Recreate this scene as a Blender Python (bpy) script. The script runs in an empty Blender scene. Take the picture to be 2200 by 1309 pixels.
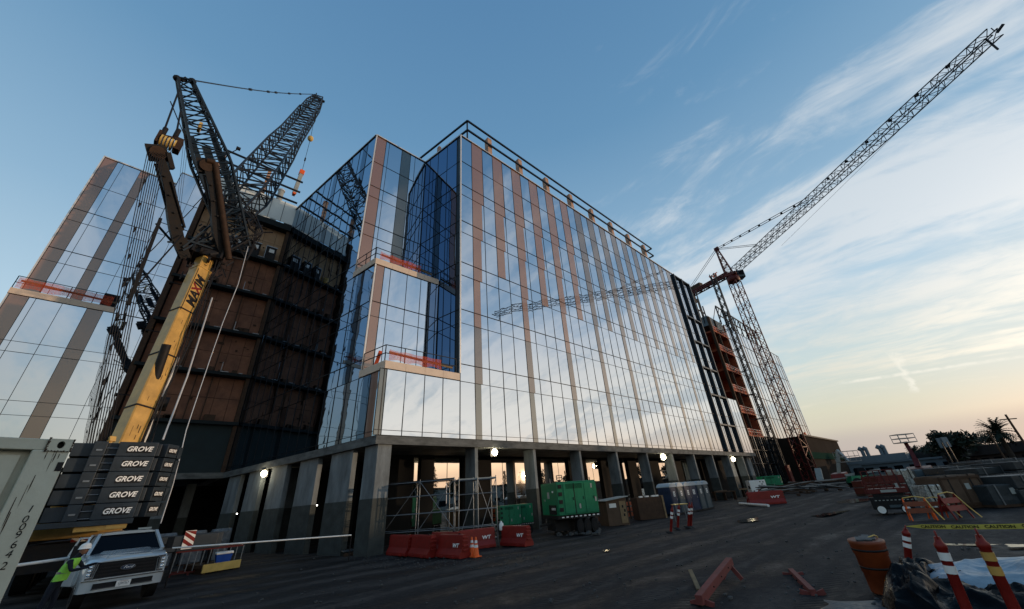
import bpy, math, random
from mathutils import Vector, Matrix
random.seed(7)
R = math.radians
scene = bpy.context.scene
col = scene.collection

# ---------------------------------------------------------------- camera
F, PITCH, ROLL, YAW, CX, CY, H = 809.124, .49079, -.0785119, .7852776, 1113.05, 635.58, 2.1
cp, sp = math.cos(PITCH), math.sin(PITCH)
FW = Vector((math.sin(YAW)*cp, math.cos(YAW)*cp, sp))
RT = Vector((math.cos(YAW), -math.sin(YAW), 0)); UPV = RT.cross(FW)
c_, s_ = math.cos(ROLL), math.sin(ROLL)
R2 = c_*RT + s_*UPV; U2 = -s_*RT + c_*UPV
cam = bpy.data.cameras.new('camera'); camo = bpy.data.objects.new('camera', cam); col.objects.link(camo)
M = Matrix((( R2.x, U2.x, -FW.x, 0), (R2.y, U2.y, -FW.y, 0), (R2.z, U2.z, -FW.z, H), (0, 0, 0, 1)))
camo.matrix_world = M
cam.sensor_fit = 'HORIZONTAL'; cam.sensor_width = 36; cam.lens = F*36/2200
cam.shift_x = -(CX-1100)/2200; cam.shift_y = (CY-654.5)/2200
cam.clip_start = .05; cam.clip_end = 6000
scene.camera = camo
scene.view_settings.view_transform = 'Standard'; scene.view_settings.look = 'None'
scene.view_settings.gamma = 1; scene.view_settings.use_curve_mapping = False
scene.view_settings.exposure = 0.0
O = Vector((0, 0, H))
def ray(x, y): return FW + R2*((x-CX)/F) - U2*((y-CY)/F)
def gnd(x, y, z=0): d = ray(x, y); return O + d*((z-H)/d.z)
def onY(x, y, Y): d = ray(x, y); return O + d*(Y/d.y)
def at(x, y, D): d = ray(x, y); return O + d*(D/math.hypot(d.x, d.y))

# ---------------------------------------------------------------- sky and sun
SUN_AZ = Vector((.70, -.714, 0)).normalized(); SUN_EL = R(2.6)
w = bpy.data.worlds.new('World'); scene.world = w; w.use_nodes = True
nt = w.node_tree; N = nt.nodes; L = nt.links; N.clear()
def nd(t, **k):
    n = N.new(t)
    for a, b in k.items(): setattr(n, a, b)
    return n
def mth(op, a, b=None, clamp=False):
    n = nd('ShaderNodeMath', operation=op); n.use_clamp = clamp
    for i, v in enumerate((a, b)):
        if v is None: continue
        if isinstance(v, (int, float)): n.inputs[i].default_value = v
        else: L.new(v, n.inputs[i])
    return n.outputs[0]
def mixc(fac, a, b, mode='MIX'):
    n = nd('ShaderNodeMix', data_type='RGBA', blend_type=mode)
    for i, v in ((0, fac), (6, a), (7, b)):
        if isinstance(v, (int, float)): n.inputs[i].default_value = v
        elif isinstance(v, tuple): n.inputs[i].default_value = (*v, 1)
        else: L.new(v, n.inputs[i])
    return n.outputs[2]
def sstep(v, a, b):
    n = nd('ShaderNodeMapRange', interpolation_type='SMOOTHSTEP')
    L.new(v, n.inputs[0]); n.inputs[1].default_value = a; n.inputs[2].default_value = b
    return n.outputs[0]
out = nd('ShaderNodeOutputWorld'); bg = nd('ShaderNodeBackground')
sky = nd('ShaderNodeTexSky', sky_type='NISHITA'); sky.sun_disc = False
sky.sun_elevation = SUN_EL; sky.sun_rotation = math.atan2(SUN_AZ.x, SUN_AZ.y)
sky.air_density = 1.0; sky.dust_density = 1.2; sky.ozone_density = 2.0
tc = nd('ShaderNodeTexCoord'); sep = nd('ShaderNodeSeparateXYZ'); L.new(tc.outputs['Generated'], sep.inputs[0])
X, Y, Z = sep.outputs
zc = mth('MAXIMUM', Z, 0.0)
# planar cloud layer coordinates
den = mth('ADD', zc, .22)
u = mth('DIVIDE', X, den); v = mth('DIVIDE', Y, den)
# streak direction (b,1)
ang = R(-4)
ua = mth('SUBTRACT', mth('MULTIPLY', u, math.cos(ang)), mth('MULTIPLY', v, math.sin(ang)))
va = mth('ADD', mth('MULTIPLY', u, math.sin(ang)), mth('MULTIPLY', v, math.cos(ang)))
def cloudnoise(su, sv, det, dist, off=0.):
    c = nd('ShaderNodeCombineXYZ')
    L.new(mth('ADD', mth('MULTIPLY', ua, su), off), c.inputs[0]); L.new(mth('MULTIPLY', va, sv), c.inputs[1]); c.inputs[2].default_value = off
    n = nd('ShaderNodeTexNoise'); n.inputs['Scale'].default_value = 1; n.inputs['Detail'].default_value = det
    n.inputs['Roughness'].default_value = .62; n.inputs['Distortion'].default_value = dist
    L.new(c.outputs[0], n.inputs['Vector']); return n.outputs[0]
big = cloudnoise(1.9, .42, 4, .6, 3.4)
fine = cloudnoise(4.6, 1.5, 9, .9, 1.7)
wisp = cloudnoise(9, 4.5, 9, 1.8, 5.1)
cl = mth('ADD', mth('MULTIPLY', big, .60), mth('ADD', mth('MULTIPLY', fine, .28), mth('MULTIPLY', wisp, .14)))
# more cloud to the sunset side than to the left
side = mth('ADD', mth('MULTIPLY', X, .62), mth('MULTIPLY', Y, -.78))
cov = sstep(side, -.35, .8)
gl0 = mth('ADD', mth('MULTIPLY', X, SUN_AZ.x), mth('MULTIPLY', Y, SUN_AZ.y))
cl = mth('ADD', cl, mth('MULTIPLY', cov, .075))
cl = mth('SUBTRACT', cl, mth('MULTIPLY', mth('MULTIPLY', sstep(Z, .42, .72), sstep(gl0, .95, .45)), .09))
cl = mth('SUBTRACT', cl, mth('MULTIPLY', sstep(Z, .16, .06), .10))
cl = mth('SUBTRACT', cl, mth('MULTIPLY', sstep(side, .15, -.35), .12))
cloud = sstep(cl, .515, .655)
hz = sstep(Z, .0, .05)
# colour of the clear sky: the physical sky, tuned with a soft lift toward the sunset horizon

ramp = nd('ShaderNodeValToRGB'); L.new(Z, ramp.inputs[0])
e = ramp.color_ramp.elements
def lin(r, g, b): return tuple(((x/255)/12.92 if x/255 <= .04045 else (((x/255)+.055)/1.055)**2.4) for x in (r, g, b))
stops = [(0.0, lin(206, 190, 180)), (.045, lin(212, 200, 186)), (.11, lin(222, 218, 196)), (.2, lin(208, 222, 220)), (.34, lin(182, 210, 228)), (.52, lin(146, 183, 211)), (.76, lin(104, 150, 188)), (1.0, lin(82, 128, 172))]
e[0].position = 0; e[0].color = (*stops[0][1], 1); e[1].position = 1; e[1].color = (*stops[-1][1], 1)
for p_, c0 in stops[1:-1]:
    q = e.new(p_); q.color = (*c0, 1)
skyS = nd('ShaderNodeVectorMath', operation='SCALE'); L.new(sky.outputs[0], skyS.inputs[0]); skyS.inputs['Scale'].default_value = 1.0
# the physical sky's own brightness at this strength is close to the tinted ramp; keep a share of each
NSTR = .35
nis = nd('ShaderNodeVectorMath', operation='SCALE'); L.new(sky.outputs[0], nis.inputs[0]); nis.inputs['Scale'].default_value = NSTR
# glow towards the sunset
gl = mth('ADD', mth('MULTIPLY', X, SUN_AZ.x), mth('MULTIPLY', Y, SUN_AZ.y))
glow = mth('MULTIPLY', sstep(gl, .58, 1.0), sstep(Z, .68, .0))
antis = sstep(gl, .2, -1.0)
base = mixc(.08, ramp.outputs[0], nis.outputs[0])
base = mixc(glow, base, mixc(sstep(Z, .03, .15), (1.5, 1.02, .62), mixc(sstep(Z, .2, .5), (.98, .96, .90), (.60, .72, .88))))
hi = mixc(sstep(Z, .08, .4), (.84, .78, .62), (.74, .78, .81))
hi = mixc(glow, hi, mixc(sstep(Z, .04, .18), (1.7, 1.25, .85), mixc(sstep(Z, .2, .5), (1.75, 1.54, 1.28), (1.35, 1.32, 1.30))))
veil = mth('MULTIPLY', cloud, mth('MULTIPLY', .74, hz))
skyc = mixc(veil, base, hi)
# low mauve bank over the horizon
bankn = cloudnoise(.25, .05, 3, .2, 8.8)
bank = mth('MULTIPLY', sstep(mth('ADD', Z, mth('MULTIPLY', mth('SUBTRACT', bankn, .5), .06)), .085, .055), sstep(mth('ADD', Z, mth('MULTIPLY', mth('SUBTRACT', bankn, .5), .04)), .0, .035))
skyc = mixc(mth('MULTIPLY', bank, .42), skyc, lin(176, 168, 172))
# a thin contrail and a short ragged one crossing it
def contrail(p, q, wid, rag, amt, cur):
    a = ray(*p).normalized(); b = ray(*q).normalized(); n = a.cross(b).normalized(); m = (a+b).normalized(); half = math.sin(a.angle(b)/2); t = n.cross(m)
    def dot(v): return mth('ADD', mth('ADD', mth('MULTIPLY', X, v.x), mth('MULTIPLY', Y, v.y)), mth('MULTIPLY', Z, v.z))
    nz = nd('ShaderNodeTexNoise'); nz.inputs['Scale'].default_value = 60 if rag > .003 else 30; nz.inputs['Detail'].default_value = 6; L.new(tc.outputs['Generated'], nz.inputs['Vector'])
    dist = mth('ABSOLUTE', mth('ADD', dot(n), mth('MULTIPLY', mth('SUBTRACT', nz.outputs[0], .5), rag)))
    k = sstep(dist, wid, 0.0); along = mth('ABSOLUTE', dot(t)); k = mth('MULTIPLY', k, sstep(along, half*1.0, half*.7)); k = mth('MULTIPLY', k, sstep(dot(m), .2, .5))
    return mixc(mth('MULTIPLY', k, mth('MULTIPLY', amt, sstep(nz.outputs[0], .2, .65))), cur, lin(250, 246, 232))
skyc = contrail((1780, 828), (2600, 705), .0045, .004, .75, skyc)
skyc = contrail((1912, 750), (1972, 848), .009, .03, .85, skyc)
L.new(skyc, bg.inputs[0]); bg.inputs[1].default_value = 1.0
L.new(bg.outputs[0], out.inputs[0])
sl = bpy.data.lights.new('sun', 'SUN'); sl.energy = 2.0; sl.angle = R(.6); sl.color = (1, .70, .44)
so = bpy.data.objects.new('sun', sl); col.objects.link(so)
sdir = Vector((SUN_AZ.x*math.cos(SUN_EL), SUN_AZ.y*math.cos(SUN_EL), math.sin(SUN_EL)))
so.rotation_euler = sdir.to_track_quat('Z', 'Y').to_euler(); so.location = (30, -40, 80)

# ---------------------------------------------------------------- materials
TONE = {n_: 1.0 for n_ in ('silver white car paint', 'white lettering', 'beige fascia', 'crane yellow paint', 'pale yellow paint', 'cream container paint', 'light aluminium trim', 'pale parapet glass', 'chrome', 'green generator paint', 'plywood tan', 'plywood red brown', 'white paint', 'floodlight lens', 'small work light', 'sunlit steel post', 'orange plastic', 'hi vis fabric', 'timber orange')}
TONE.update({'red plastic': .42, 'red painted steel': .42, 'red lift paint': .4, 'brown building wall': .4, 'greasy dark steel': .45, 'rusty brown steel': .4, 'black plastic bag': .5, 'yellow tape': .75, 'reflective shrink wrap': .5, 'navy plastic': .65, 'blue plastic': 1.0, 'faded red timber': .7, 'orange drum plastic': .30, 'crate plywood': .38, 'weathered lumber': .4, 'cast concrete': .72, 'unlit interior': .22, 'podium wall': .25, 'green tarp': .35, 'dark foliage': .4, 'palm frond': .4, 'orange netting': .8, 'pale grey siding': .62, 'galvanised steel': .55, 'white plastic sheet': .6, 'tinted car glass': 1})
def mat(name, c, rough=.7, metal=0., var=.25, scale=3., bump=0., bscale=20., spec=.28, coat=0., c2=None, stretch=(1, 1, 1), emis=None, alpha=None):
    k_ = TONE.get(name, .58); c = tuple(a*k_*f for a, f in zip(c, (.93, 1.0, 1.06) if k_ < 1 else (1, 1, 1)))
    if c2: c2 = tuple(a*k_*f for a, f in zip(c2, (.93, 1.0, 1.06) if k_ < 1 else (1, 1, 1)))
    m = bpy.data.materials.new(name); m.use_nodes = True
    t = m.node_tree; b = t.nodes['Principled BSDF']; l = t.links
    b.inputs['Roughness'].default_value = rough; b.inputs['Metallic'].default_value = metal
    b.inputs['Specular IOR Level'].default_value = spec; b.inputs['Coat Weight'].default_value = coat
    tcn = t.nodes.new('ShaderNodeTexCoord'); mp = t.nodes.new('ShaderNodeMapping'); mp.inputs['Scale'].default_value = stretch
    l.new(tcn.outputs['Object'], mp.inputs[0])
    if var > 0:
        n = t.nodes.new('ShaderNodeTexNoise'); n.inputs['Scale'].default_value = scale; n.inputs['Detail'].default_value = 6; n.inputs['Roughness'].default_value = .65
        l.new(mp.outputs[0], n.inputs['Vector'])
        rp = t.nodes.new('ShaderNodeValToRGB'); rp.color_ramp.elements[0].position = .3; rp.color_ramp.elements[1].position = .7
        d = c2 if c2 else tuple(x*(1-var) for x in c)
        u_ = c if c2 else tuple(min(1, x*(1+var*.5)) for x in c)
        rp.color_ramp.elements[0].color = (*d, 1); rp.color_ramp.elements[1].color = (*u_, 1)
        l.new(n.outputs[0], rp.inputs[0]); l.new(rp.outputs[0], b.inputs['Base Color'])
        mr = t.nodes.new('ShaderNodeMapRange'); l.new(n.outputs[0], mr.inputs[0]); mr.inputs[3].default_value = max(0, rough-.08); mr.inputs[4].default_value = min(1, rough+.1)
        if rough > .1: l.new(mr.outputs[0], b.inputs['Roughness'])
    else: b.inputs['Base Color'].default_value = (*c, 1)
    if bump > 0:
        n2 = t.nodes.new('ShaderNodeTexNoise'); n2.inputs['Scale'].default_value = bscale; n2.inputs['Detail'].default_value = 5
        l.new(mp.outputs[0], n2.inputs['Vector'])
        bp = t.nodes.new('ShaderNodeBump'); bp.inputs['Strength'].default_value = bump; bp.inputs['Distance'].default_value = .05
        l.new(n2.outputs[0], bp.inputs['Height']); l.new(bp.outputs[0], b.inputs['Normal'])
    if emis:
        b.inputs['Emission Color'].default_value = (*emis[:3], 1); b.inputs['Emission Strength'].default_value = emis[3]
    if alpha: b.inputs['Alpha'].default_value = alpha
    return m
def glassmat(name, c, wob=.012, rough=.015, scale=.55):
    m = bpy.data.materials.new(name); m.use_nodes = True
    t = m.node_tree; b = t.nodes['Principled BSDF']; l = t.links
    b.inputs['Base Color'].default_value = (*c, 1); b.inputs['Metallic'].default_value = 1; b.inputs['Roughness'].default_value = rough
    b.inputs['Specular Tint'].default_value = (.9, .95, 1, 1)
    tcn = t.nodes.new('ShaderNodeTexCoord'); n = t.nodes.new('ShaderNodeTexNoise'); n.inputs['Scale'].default_value = scale; n.inputs['Detail'].default_value = 1.5
    l.new(tcn.outputs['Object'], n.inputs['Vector'])
    bp = t.nodes.new('ShaderNodeBump'); bp.inputs['Strength'].default_value = 1; bp.inputs['Distance'].default_value = wob
    l.new(n.outputs[0], bp.inputs['Height']); l.new(bp.outputs[0], b.inputs['Normal'])
    return m
def spandmat(name, c, wob=.008):
    m = bpy.data.materials.new(name); m.use_nodes = True
    t = m.node_tree; b = t.nodes['Principled BSDF']; l = t.links
    b.inputs['Base Color'].default_value = (*c, 1); b.inputs['Roughness'].default_value = .5
    b.inputs['Coat Weight'].default_value = 1; b.inputs['Coat Roughness'].default_value = .05; b.inputs['Coat IOR'].default_value = 1.95
    b.inputs['Specular IOR Level'].default_value = .2
    return m
MT = {}
MT['glass'] = glassmat('facade glass', (.50, .55, .62), wob=.007)
MT['glass_lw'] = glassmat('wing facade glass', (.50, .56, .64), wob=.003)
MT['glass_side'] = glassmat('side facade glass', (.25, .36, .48), wob=.006, scale=.8)
MT['glass_navy'] = glassmat('notch facade glass', (.11, .19, .32), wob=.004, scale=.8)
MT['glass_gf'] = glassmat('lobby glass', (.86, .80, .72), wob=.003)
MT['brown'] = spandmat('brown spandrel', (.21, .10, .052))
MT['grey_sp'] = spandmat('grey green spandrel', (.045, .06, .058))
MT['brown_reflect'] = spandmat('taupe spandrel', (.095, .068, .055))  # the brown bands with sky reflection mixed into the colour, right and mid height
MT['brown_reflect_low'] = spandmat('low spandrel with painted reflection', (.06, .075, .07))  # same bands lowest down, reflection and missing sun put into the colour
MT['mull'] = mat('dark mullion', (.012, .016, .022), .45, .3, 0)
MT['fin'] = mat('dark fin', (.02, .035, .05), .4, .2, .1)
MT['trim'] = mat('light aluminium trim', (.62, .60, .58), .4, .3, .1)
MT['fascia'] = mat('beige fascia', (.66, .53, .42), .55, 0, .12, 1.5)
MT['conc'] = mat('cast concrete', (.23, .245, .25), .85, 0, .5, 1.3, .25, 12, stretch=(1, 1, .35))
MT['conc_dk'] = mat('damp coated concrete', (.085, .092, .085), .8, 0, .4, 1.8, .2, 9)
MT['slab'] = mat('slab edge concrete', (.20, .20, .19), .85, 0, .6, 1.1, .2, 14, stretch=(1, 1, 3))
MT['ply'] = mat('plywood tan', (.38, .26, .16), .75, 0, .35, 1.2, .08, 8, c2=(.30, .18, .10))
MT['ply_red'] = mat('plywood red brown', (.24, .11, .065), .75, 0, .35, 1., .08, 8, c2=(.12, .055, .035))
MT['membrane'] = mat('dark green membrane', (.022, .04, .045), .7, 0, .3, 1.)
MT['podium'] = mat('podium wall', (.11, .085, .07), .95, 0, .3, .4, spec=.02)
MT['edge'] = mat('dark floor edge', (.02, .028, .03), .8, 0, .3, 2)
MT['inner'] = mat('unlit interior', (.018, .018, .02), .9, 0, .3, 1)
MT['roof'] = mat('roof membrane', (.2, .2, .2), .9, 0, .2)
MT['pale'] = mat('pale parapet glass', (.62, .66, .64), .12, 0, .08, .8, coat=.6)
MT['rail'] = mat('dark steel', (.03, .034, .04), .5, .5, .2)
MT['galv'] = mat('galvanised steel', (.42, .43, .45), .38, .8, .25, 6)
MT['net'] = mat('orange netting', (.75, .10, .03), .7, 0, .3, 6)
MT['wood'] = mat('construction lumber', (.42, .27, .14), .8, 0, .35, 3, .1, 20, stretch=(1, 1, 1))
MT['wood_dk'] = mat('weathered lumber', (.16, .085, .05), .85, 0, .4, 3)
MT['crate'] = mat('crate plywood', (.27, .16, .10), .8, 0, .3, 2, .1, 12)
MT['yellow'] = mat('crane yellow paint', (.56, .33, .085), .38, 0, .3, 1.6, .02, 12, coat=.2)
MT['yellow_p'] = mat('pale yellow paint', (.62, .42, .12), .4, 0, .25, 2)
MT['steel_dk'] = mat('greasy dark steel', (.022, .026, .034), .6, 0, .5, 5, c2=(.045, .03, .022), spec=.2)
MT['steel_br'] = mat('rusty brown steel', (.13, .065, .035), .65, 0, .5, 3, spec=.2)
MT['steel_blue'] = mat('blue grey steel', (.02, .035, .05), .45, .3, .3, 3)
MT['lattice'] = mat('grey lattice steel', (.075, .072, .07), .5, .4, .35, 4)
MT['cwt'] = mat('slate counterweight paint', (.045, .06, .075), .5, 0, .35, 2.5, .05, 20)
MT['white'] = mat('white paint', (.72, .72, .70), .5, 0, .1, 3)
MT['letter'] = mat('white lettering', (.8, .8, .78), .5, 0, 0)
MT['black'] = mat('black rubber', (.012, .012, .013), .7, 0, .3, 8)
MT['ink'] = mat('black ink', (.01, .01, .012), .7, 0, 0)
MT['red'] = mat('red plastic', (.50, .03, .02), .45, 0, .3, 3, .03, 10)
MT['red_steel'] = mat('red painted steel', (.22, .022, .018), .5, .1, .35, 3)
MT['red_lamp'] = mat('red lift paint', (.42, .02, .02), .4, 0, .3, 3)
MT['orange'] = mat('orange plastic', (.80, .12, .015), .45, 0, .2, 3)
MT['barrel'] = mat('orange drum plastic', (.62, .12, .03), .5, 0, .3, 3, .04, 8)
MT['green'] = mat('green generator paint', (.008, .16, .075), .4, 0, .2, 3, coat=.2)
MT['green_dk'] = mat('green tarp', (.01, .07, .05), .95, 0, .3, 2, spec=.02)
MT['navy'] = mat('navy plastic', (.012, .035, .085), .42, 0, .2, 3)
MT['slate'] = mat('slate plastic', (.08, .12, .14), .42, 0, .2, 3)
MT['potwhite'] = mat('translucent white roof', (.55, .62, .66), .4, 0, .1, 3)
MT['container'] = mat('cream container paint', (.52, .54, .46), .55, 0, .22, 1.4, .08, 14, c2=(.40, .40, .33))
MT['rust'] = mat('rust', (.10, .06, .04), .85, 0, .5, 6)
MT['truck'] = mat('silver white car paint', (.52, .58, .62), .22, .35, .1, 2, coat=.8)
MT['chrome'] = mat('chrome', (.75, .77, .8), .12, 1, 0)
MT['winglass'] = mat('tinted car glass', (.004, .006, .01), .05, 0, 0, spec=.03)
MT['hivis'] = mat('hi vis fabric', (.25, .62, .08), .7, 0, .2, 8)
MT['cloth'] = mat('dark clothing', (.015, .02, .035), .85, 0, .3, 8)
MT['skin'] = mat('skin', (.35, .18, .12), .6, 0, .1, 6)
MT['tape'] = mat('yellow tape', (.72, .58, .10), .4, 0, .15, 4)
MT['tarp'] = mat('white plastic sheet', (.42, .52, .60), .3, 0, .25, 2, .4, 7)
MT['tarp_dk'] = mat('dusty plastic sheet', (.05, .09, .11), .35, 0, .4, 3, .4, 7)
MT['bag'] = mat('black plastic bag', (.006, .007, .009), .24, 0, .2, 4, .3, 9, spec=.05)
MT['barnred'] = mat('faded red timber', (.26, .06, .05), .7, 0, .35, 4, .1, 20)
MT['bld'] = mat('pale grey siding', (.22, .27, .30), .7, 0, .15, .4)
MT['bld_dk'] = mat('dark roofing', (.05, .045, .045), .8, 0, .2, .3)
MT['brownbld'] = mat('brown building wall', (.11, .075, .06), .8, 0, .25, .4)
MT['leaf'] = mat('dark foliage', (.035, .055, .025), .7, 0, .5, 2, c2=(.015, .03, .014))
MT['palm'] = mat('palm frond', (.03, .055, .03), .6, 0, .4, 3)
MT['bark'] = mat('bark', (.06, .045, .035), .9, 0, .4, 4)
MT['tread'] = mat('timber orange', (.42, .10, .04), .7, 0, .35, 1, c2=(.26, .06, .03))
MT['wrap'] = mat('reflective shrink wrap', (.30, .33, .36), .28, .2, .4, 3, .5, 6)
MT['stackdk'] = mat('dark wrapped goods', (.05, .06, .065), .5, 0, .4, 2, .4, 6)
MT['blue'] = mat('blue plastic', (.01, .06, .30), .4, 0, .15, 3)
MT['lampglow'] = mat('floodlight lens', (1, .95, .8), .5, 0, 0, emis=(1, .88, .58, 28))
MT['smallglow'] = mat('small work light', (1, .95, .8), .5, 0, 0, emis=(1, .95, .85, 8))
MT['cream'] = mat('cream paint', (.55, .55, .5), .5, 0, .15, 3)

# ---------------------------------------------------------------- mesh helpers
class MB:
    def __init__(s): s.v = []; s.f = []; s.sm = []
    def add(s, vs, fs, smooth=False):
        o = len(s.v); s.v += [Vector(p) for p in vs]
        for f in fs: s.f.append([o+i for i in f]); s.sm.append(smooth)
        return s
    def box(s, a, b):
        x0, y0, z0 = a; x1, y1, z1 = b
        return s.add([(x0, y0, z0), (x1, y0, z0), (x1, y1, z0), (x0, y1, z0), (x0, y0, z1), (x1, y0, z1), (x1, y1, z1), (x0, y1, z1)],
              [(0, 3, 2, 1), (4, 5, 6, 7), (0, 1, 5, 4), (1, 2, 6, 5), (2, 3, 7, 6), (3, 0, 4, 7)])
    def obox(s, c, ax, ay, az):   # centre and three half vectors
        c = Vector(c); ax = Vector(ax); ay = Vector(ay); az = Vector(az)
        p = [c+i*ax+j*ay+k*az for k in (-1, 1) for i, j in ((-1, -1), (1, -1), (1, 1), (-1, 1))]
        return s.add(p, [(0, 3, 2, 1), (4, 5, 6, 7), (0, 1, 5, 4), (1, 2, 6, 5), (2, 3, 7, 6), (3, 0, 4, 7)])
    def bar(s, p, q, w, h=None, up=(0, 0, 1)):
        p = Vector(p); q = Vector(q); h = w if h is None else h; d = q-p
        if d.length < 1e-6: return s
        dn = d.normalized(); upv = Vector(up)
        if abs(dn.dot(upv)) > .97: upv = Vector((1, 0, 0))
        a = dn.cross(upv).normalized(); b = a.cross(dn).normalized()
        return s.obox((p+q)/2, a*w/2, d/2, b*h/2)
    def tube(s, p, q, r, n=8, r2=None, caps=True):
        p = Vector(p); q = Vector(q); r2 = r if r2 is None else r2; d = (q-p)
        if d.length < 1e-6: return s
        dn = d.normalized(); a = dn.orthogonal().normalized(); b = dn.cross(a)
        vs = []
        for c, rr in ((p, r), (q, r2)):
            for i in range(n):
                t = 2*math.pi*i/n; vs.append(c+a*math.cos(t)*rr+b*math.sin(t)*rr)
        s.add(vs, [(i, (i+1) % n, n+(i+1) % n, n+i) for i in range(n)], True)
        if caps: s.add(vs, [tuple(range(n))[::-1], tuple(range(n, 2*n))])
        return s
    def path(s, pts, r, n=6):
        for a, b in zip(pts, pts[1:]): s.tube(a, b, r, n)
        return s
    def lathe(s, prof, n=20, c=(0, 0, 0)):
        c = Vector(c); vs = []
        for r, z in prof:
            for i in range(n):
                t = 2*math.pi*i/n; vs.append(c+Vector((r*math.cos(t), r*math.sin(t), z)))
        m = len(prof)
        s.add(vs, [(j*n+i, j*n+(i+1) % n, (j+1)*n+(i+1) % n, (j+1)*n+i) for j in range(m-1) for i in range(n)], True)
        return s.add(vs, [tuple(range(n))[::-1], tuple(range((m-1)*n, m*n))])
    def prism(s, poly, z0, z1):
        n = len(poly); vs = [(x, y, z0) for x, y in poly]+[(x, y, z1) for x, y in poly]
        return s.add(vs, [tuple(range(n))[::-1], tuple(range(n, 2*n))]+[(i, (i+1) % n, n+(i+1) % n, n+i) for i in range(n)])
    def loft(s, secs, smooth=True, cap=True):
        n = len(secs[0]); vs = [p for sc in secs for p in sc]
        s.add(vs, [(j*n+i, j*n+(i+1) % n, (j+1)*n+(i+1) % n, (j+1)*n+i) for j in range(len(secs)-1) for i in range(n)], smooth)
        if cap: s.add(vs, [tuple(range(n))[::-1], tuple(range((len(secs)-1)*n, len(secs)*n))])
        return s
    def sphere(s, c, r, n=10, sc=(1, 1, 1)):
        c = Vector(c); vs = []; k = n//2
        for j in range(1, k):
            ph = math.pi*j/k
            for i in range(n):
                t = 2*math.pi*i/n; vs.append(c+Vector((r*sc[0]*math.sin(ph)*math.cos(t), r*sc[1]*math.sin(ph)*math.sin(t), r*sc[2]*math.cos(ph))))
        vs += [c+Vector((0, 0, r*sc[2])), c-Vector((0, 0, r*sc[2]))]; T = len(vs)-2
        fs = [(j*n+i, (j+1)*n+i, (j+1)*n+(i+1) % n, j*n+(i+1) % n) for j in range(k-2) for i in range(n)]
        fs += [(T, i, (i+1) % n) for i in range(n)]+[(T+1, (k-2)*n+(i+1) % n, (k-2)*n+i) for i in range(n)]
        return s.add(vs, fs, True)
    def build(s, name, m, parent=None, loc=None, bevel=0, put=None):
        me = bpy.data.meshes.new(name); off = Vector((0, 0, 0))
        if loc is not None: off = Vector(loc)
        elif parent is not None and parent.get('worldspace'): off = Vector(parent['worldspace'])
        me.from_pydata([tuple(p-off) for p in s.v], [], s.f); me.update()
        me.polygons.foreach_set('use_smooth', s.sm)
        me.materials.append(MT[m] if isinstance(m, str) else m)
        o = bpy.data.objects.new(name, me); col.objects.link(o)
        if loc is not None: o.location = off
        if put is not None: o.location = put
        if parent is not None:
            o.parent = parent
            if parent.get('worldspace'): o['worldspace'] = list(parent['worldspace'])
        if bevel > 0:
            bm = o.modifiers.new('bevel', 'BEVEL'); bm.width = bevel; bm.segments = 2; bm.limit_method = 'ANGLE'
        return o
def tag(o, label, cat, group=None):
    o['label'] = label; o['category'] = cat
    if group: o['group'] = group
    return o
def thing(name, label, cat, loc=(0, 0, 0), rz=0, group=None, world=False):
    o = bpy.data.objects.new(name, None); col.objects.link(o); o.location = loc; o.rotation_euler = (0, 0, rz)
    if world: o['worldspace'] = list(loc)
    return tag(o, label, cat, group)
def struct(o, kind='structure'): o['kind'] = kind; return o
def kids(o): return [c for c in bpy.data.objects if c.parent == o]
def dup(o, parent=None):
    c = o.copy(); col.objects.link(c); c.parent = parent
    for k in kids(o): dup(k, c)
    return c
def text(s, size, name, m, parent, mtx, ext=.004, font=None, shear=0, sx=1.0, align='CENTER', bold=0):
    cu = bpy.data.curves.new(name, 'FONT'); cu.body = s; cu.size = size; cu.extrude = ext; cu.shear = shear
    cu.align_x = align; cu.align_y = 'CENTER'; cu.offset = bold; cu.resolution_u = 3
    t = bpy.data.objects.new('tmp', cu); col.objects.link(t)
    dg = bpy.context.evaluated_depsgraph_get(); dg.update()
    me = bpy.data.meshes.new_from_object(t.evaluated_get(dg)); bpy.data.objects.remove(t)
    me.name = name; me.materials.clear(); me.materials.append(MT[m])
    me.transform(Matrix.Diagonal((sx, 1, 1, 1)))
    me.transform(mtx)
    if parent is not None and parent.get('worldspace'): me.transform(Matrix.Translation(-Vector(parent['worldspace'])))
    o = bpy.data.objects.new(name, me); col.objects.link(o)
    if parent is not None: o.parent = parent
    return o
def frame(o, xax, yax):   # matrix whose X, Y axes are given (text plane)
    x = Vector(xax).normalized(); y = Vector(yax); y = (y-x*y.dot(x)).normalized(); z = x.cross(y)
    return Matrix(((x.x, y.x, z.x, o[0]), (x.y, y.y, z.y, o[1]), (x.z, y.z, z.z, o[2]), (0, 0, 0, 1)))
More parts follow.
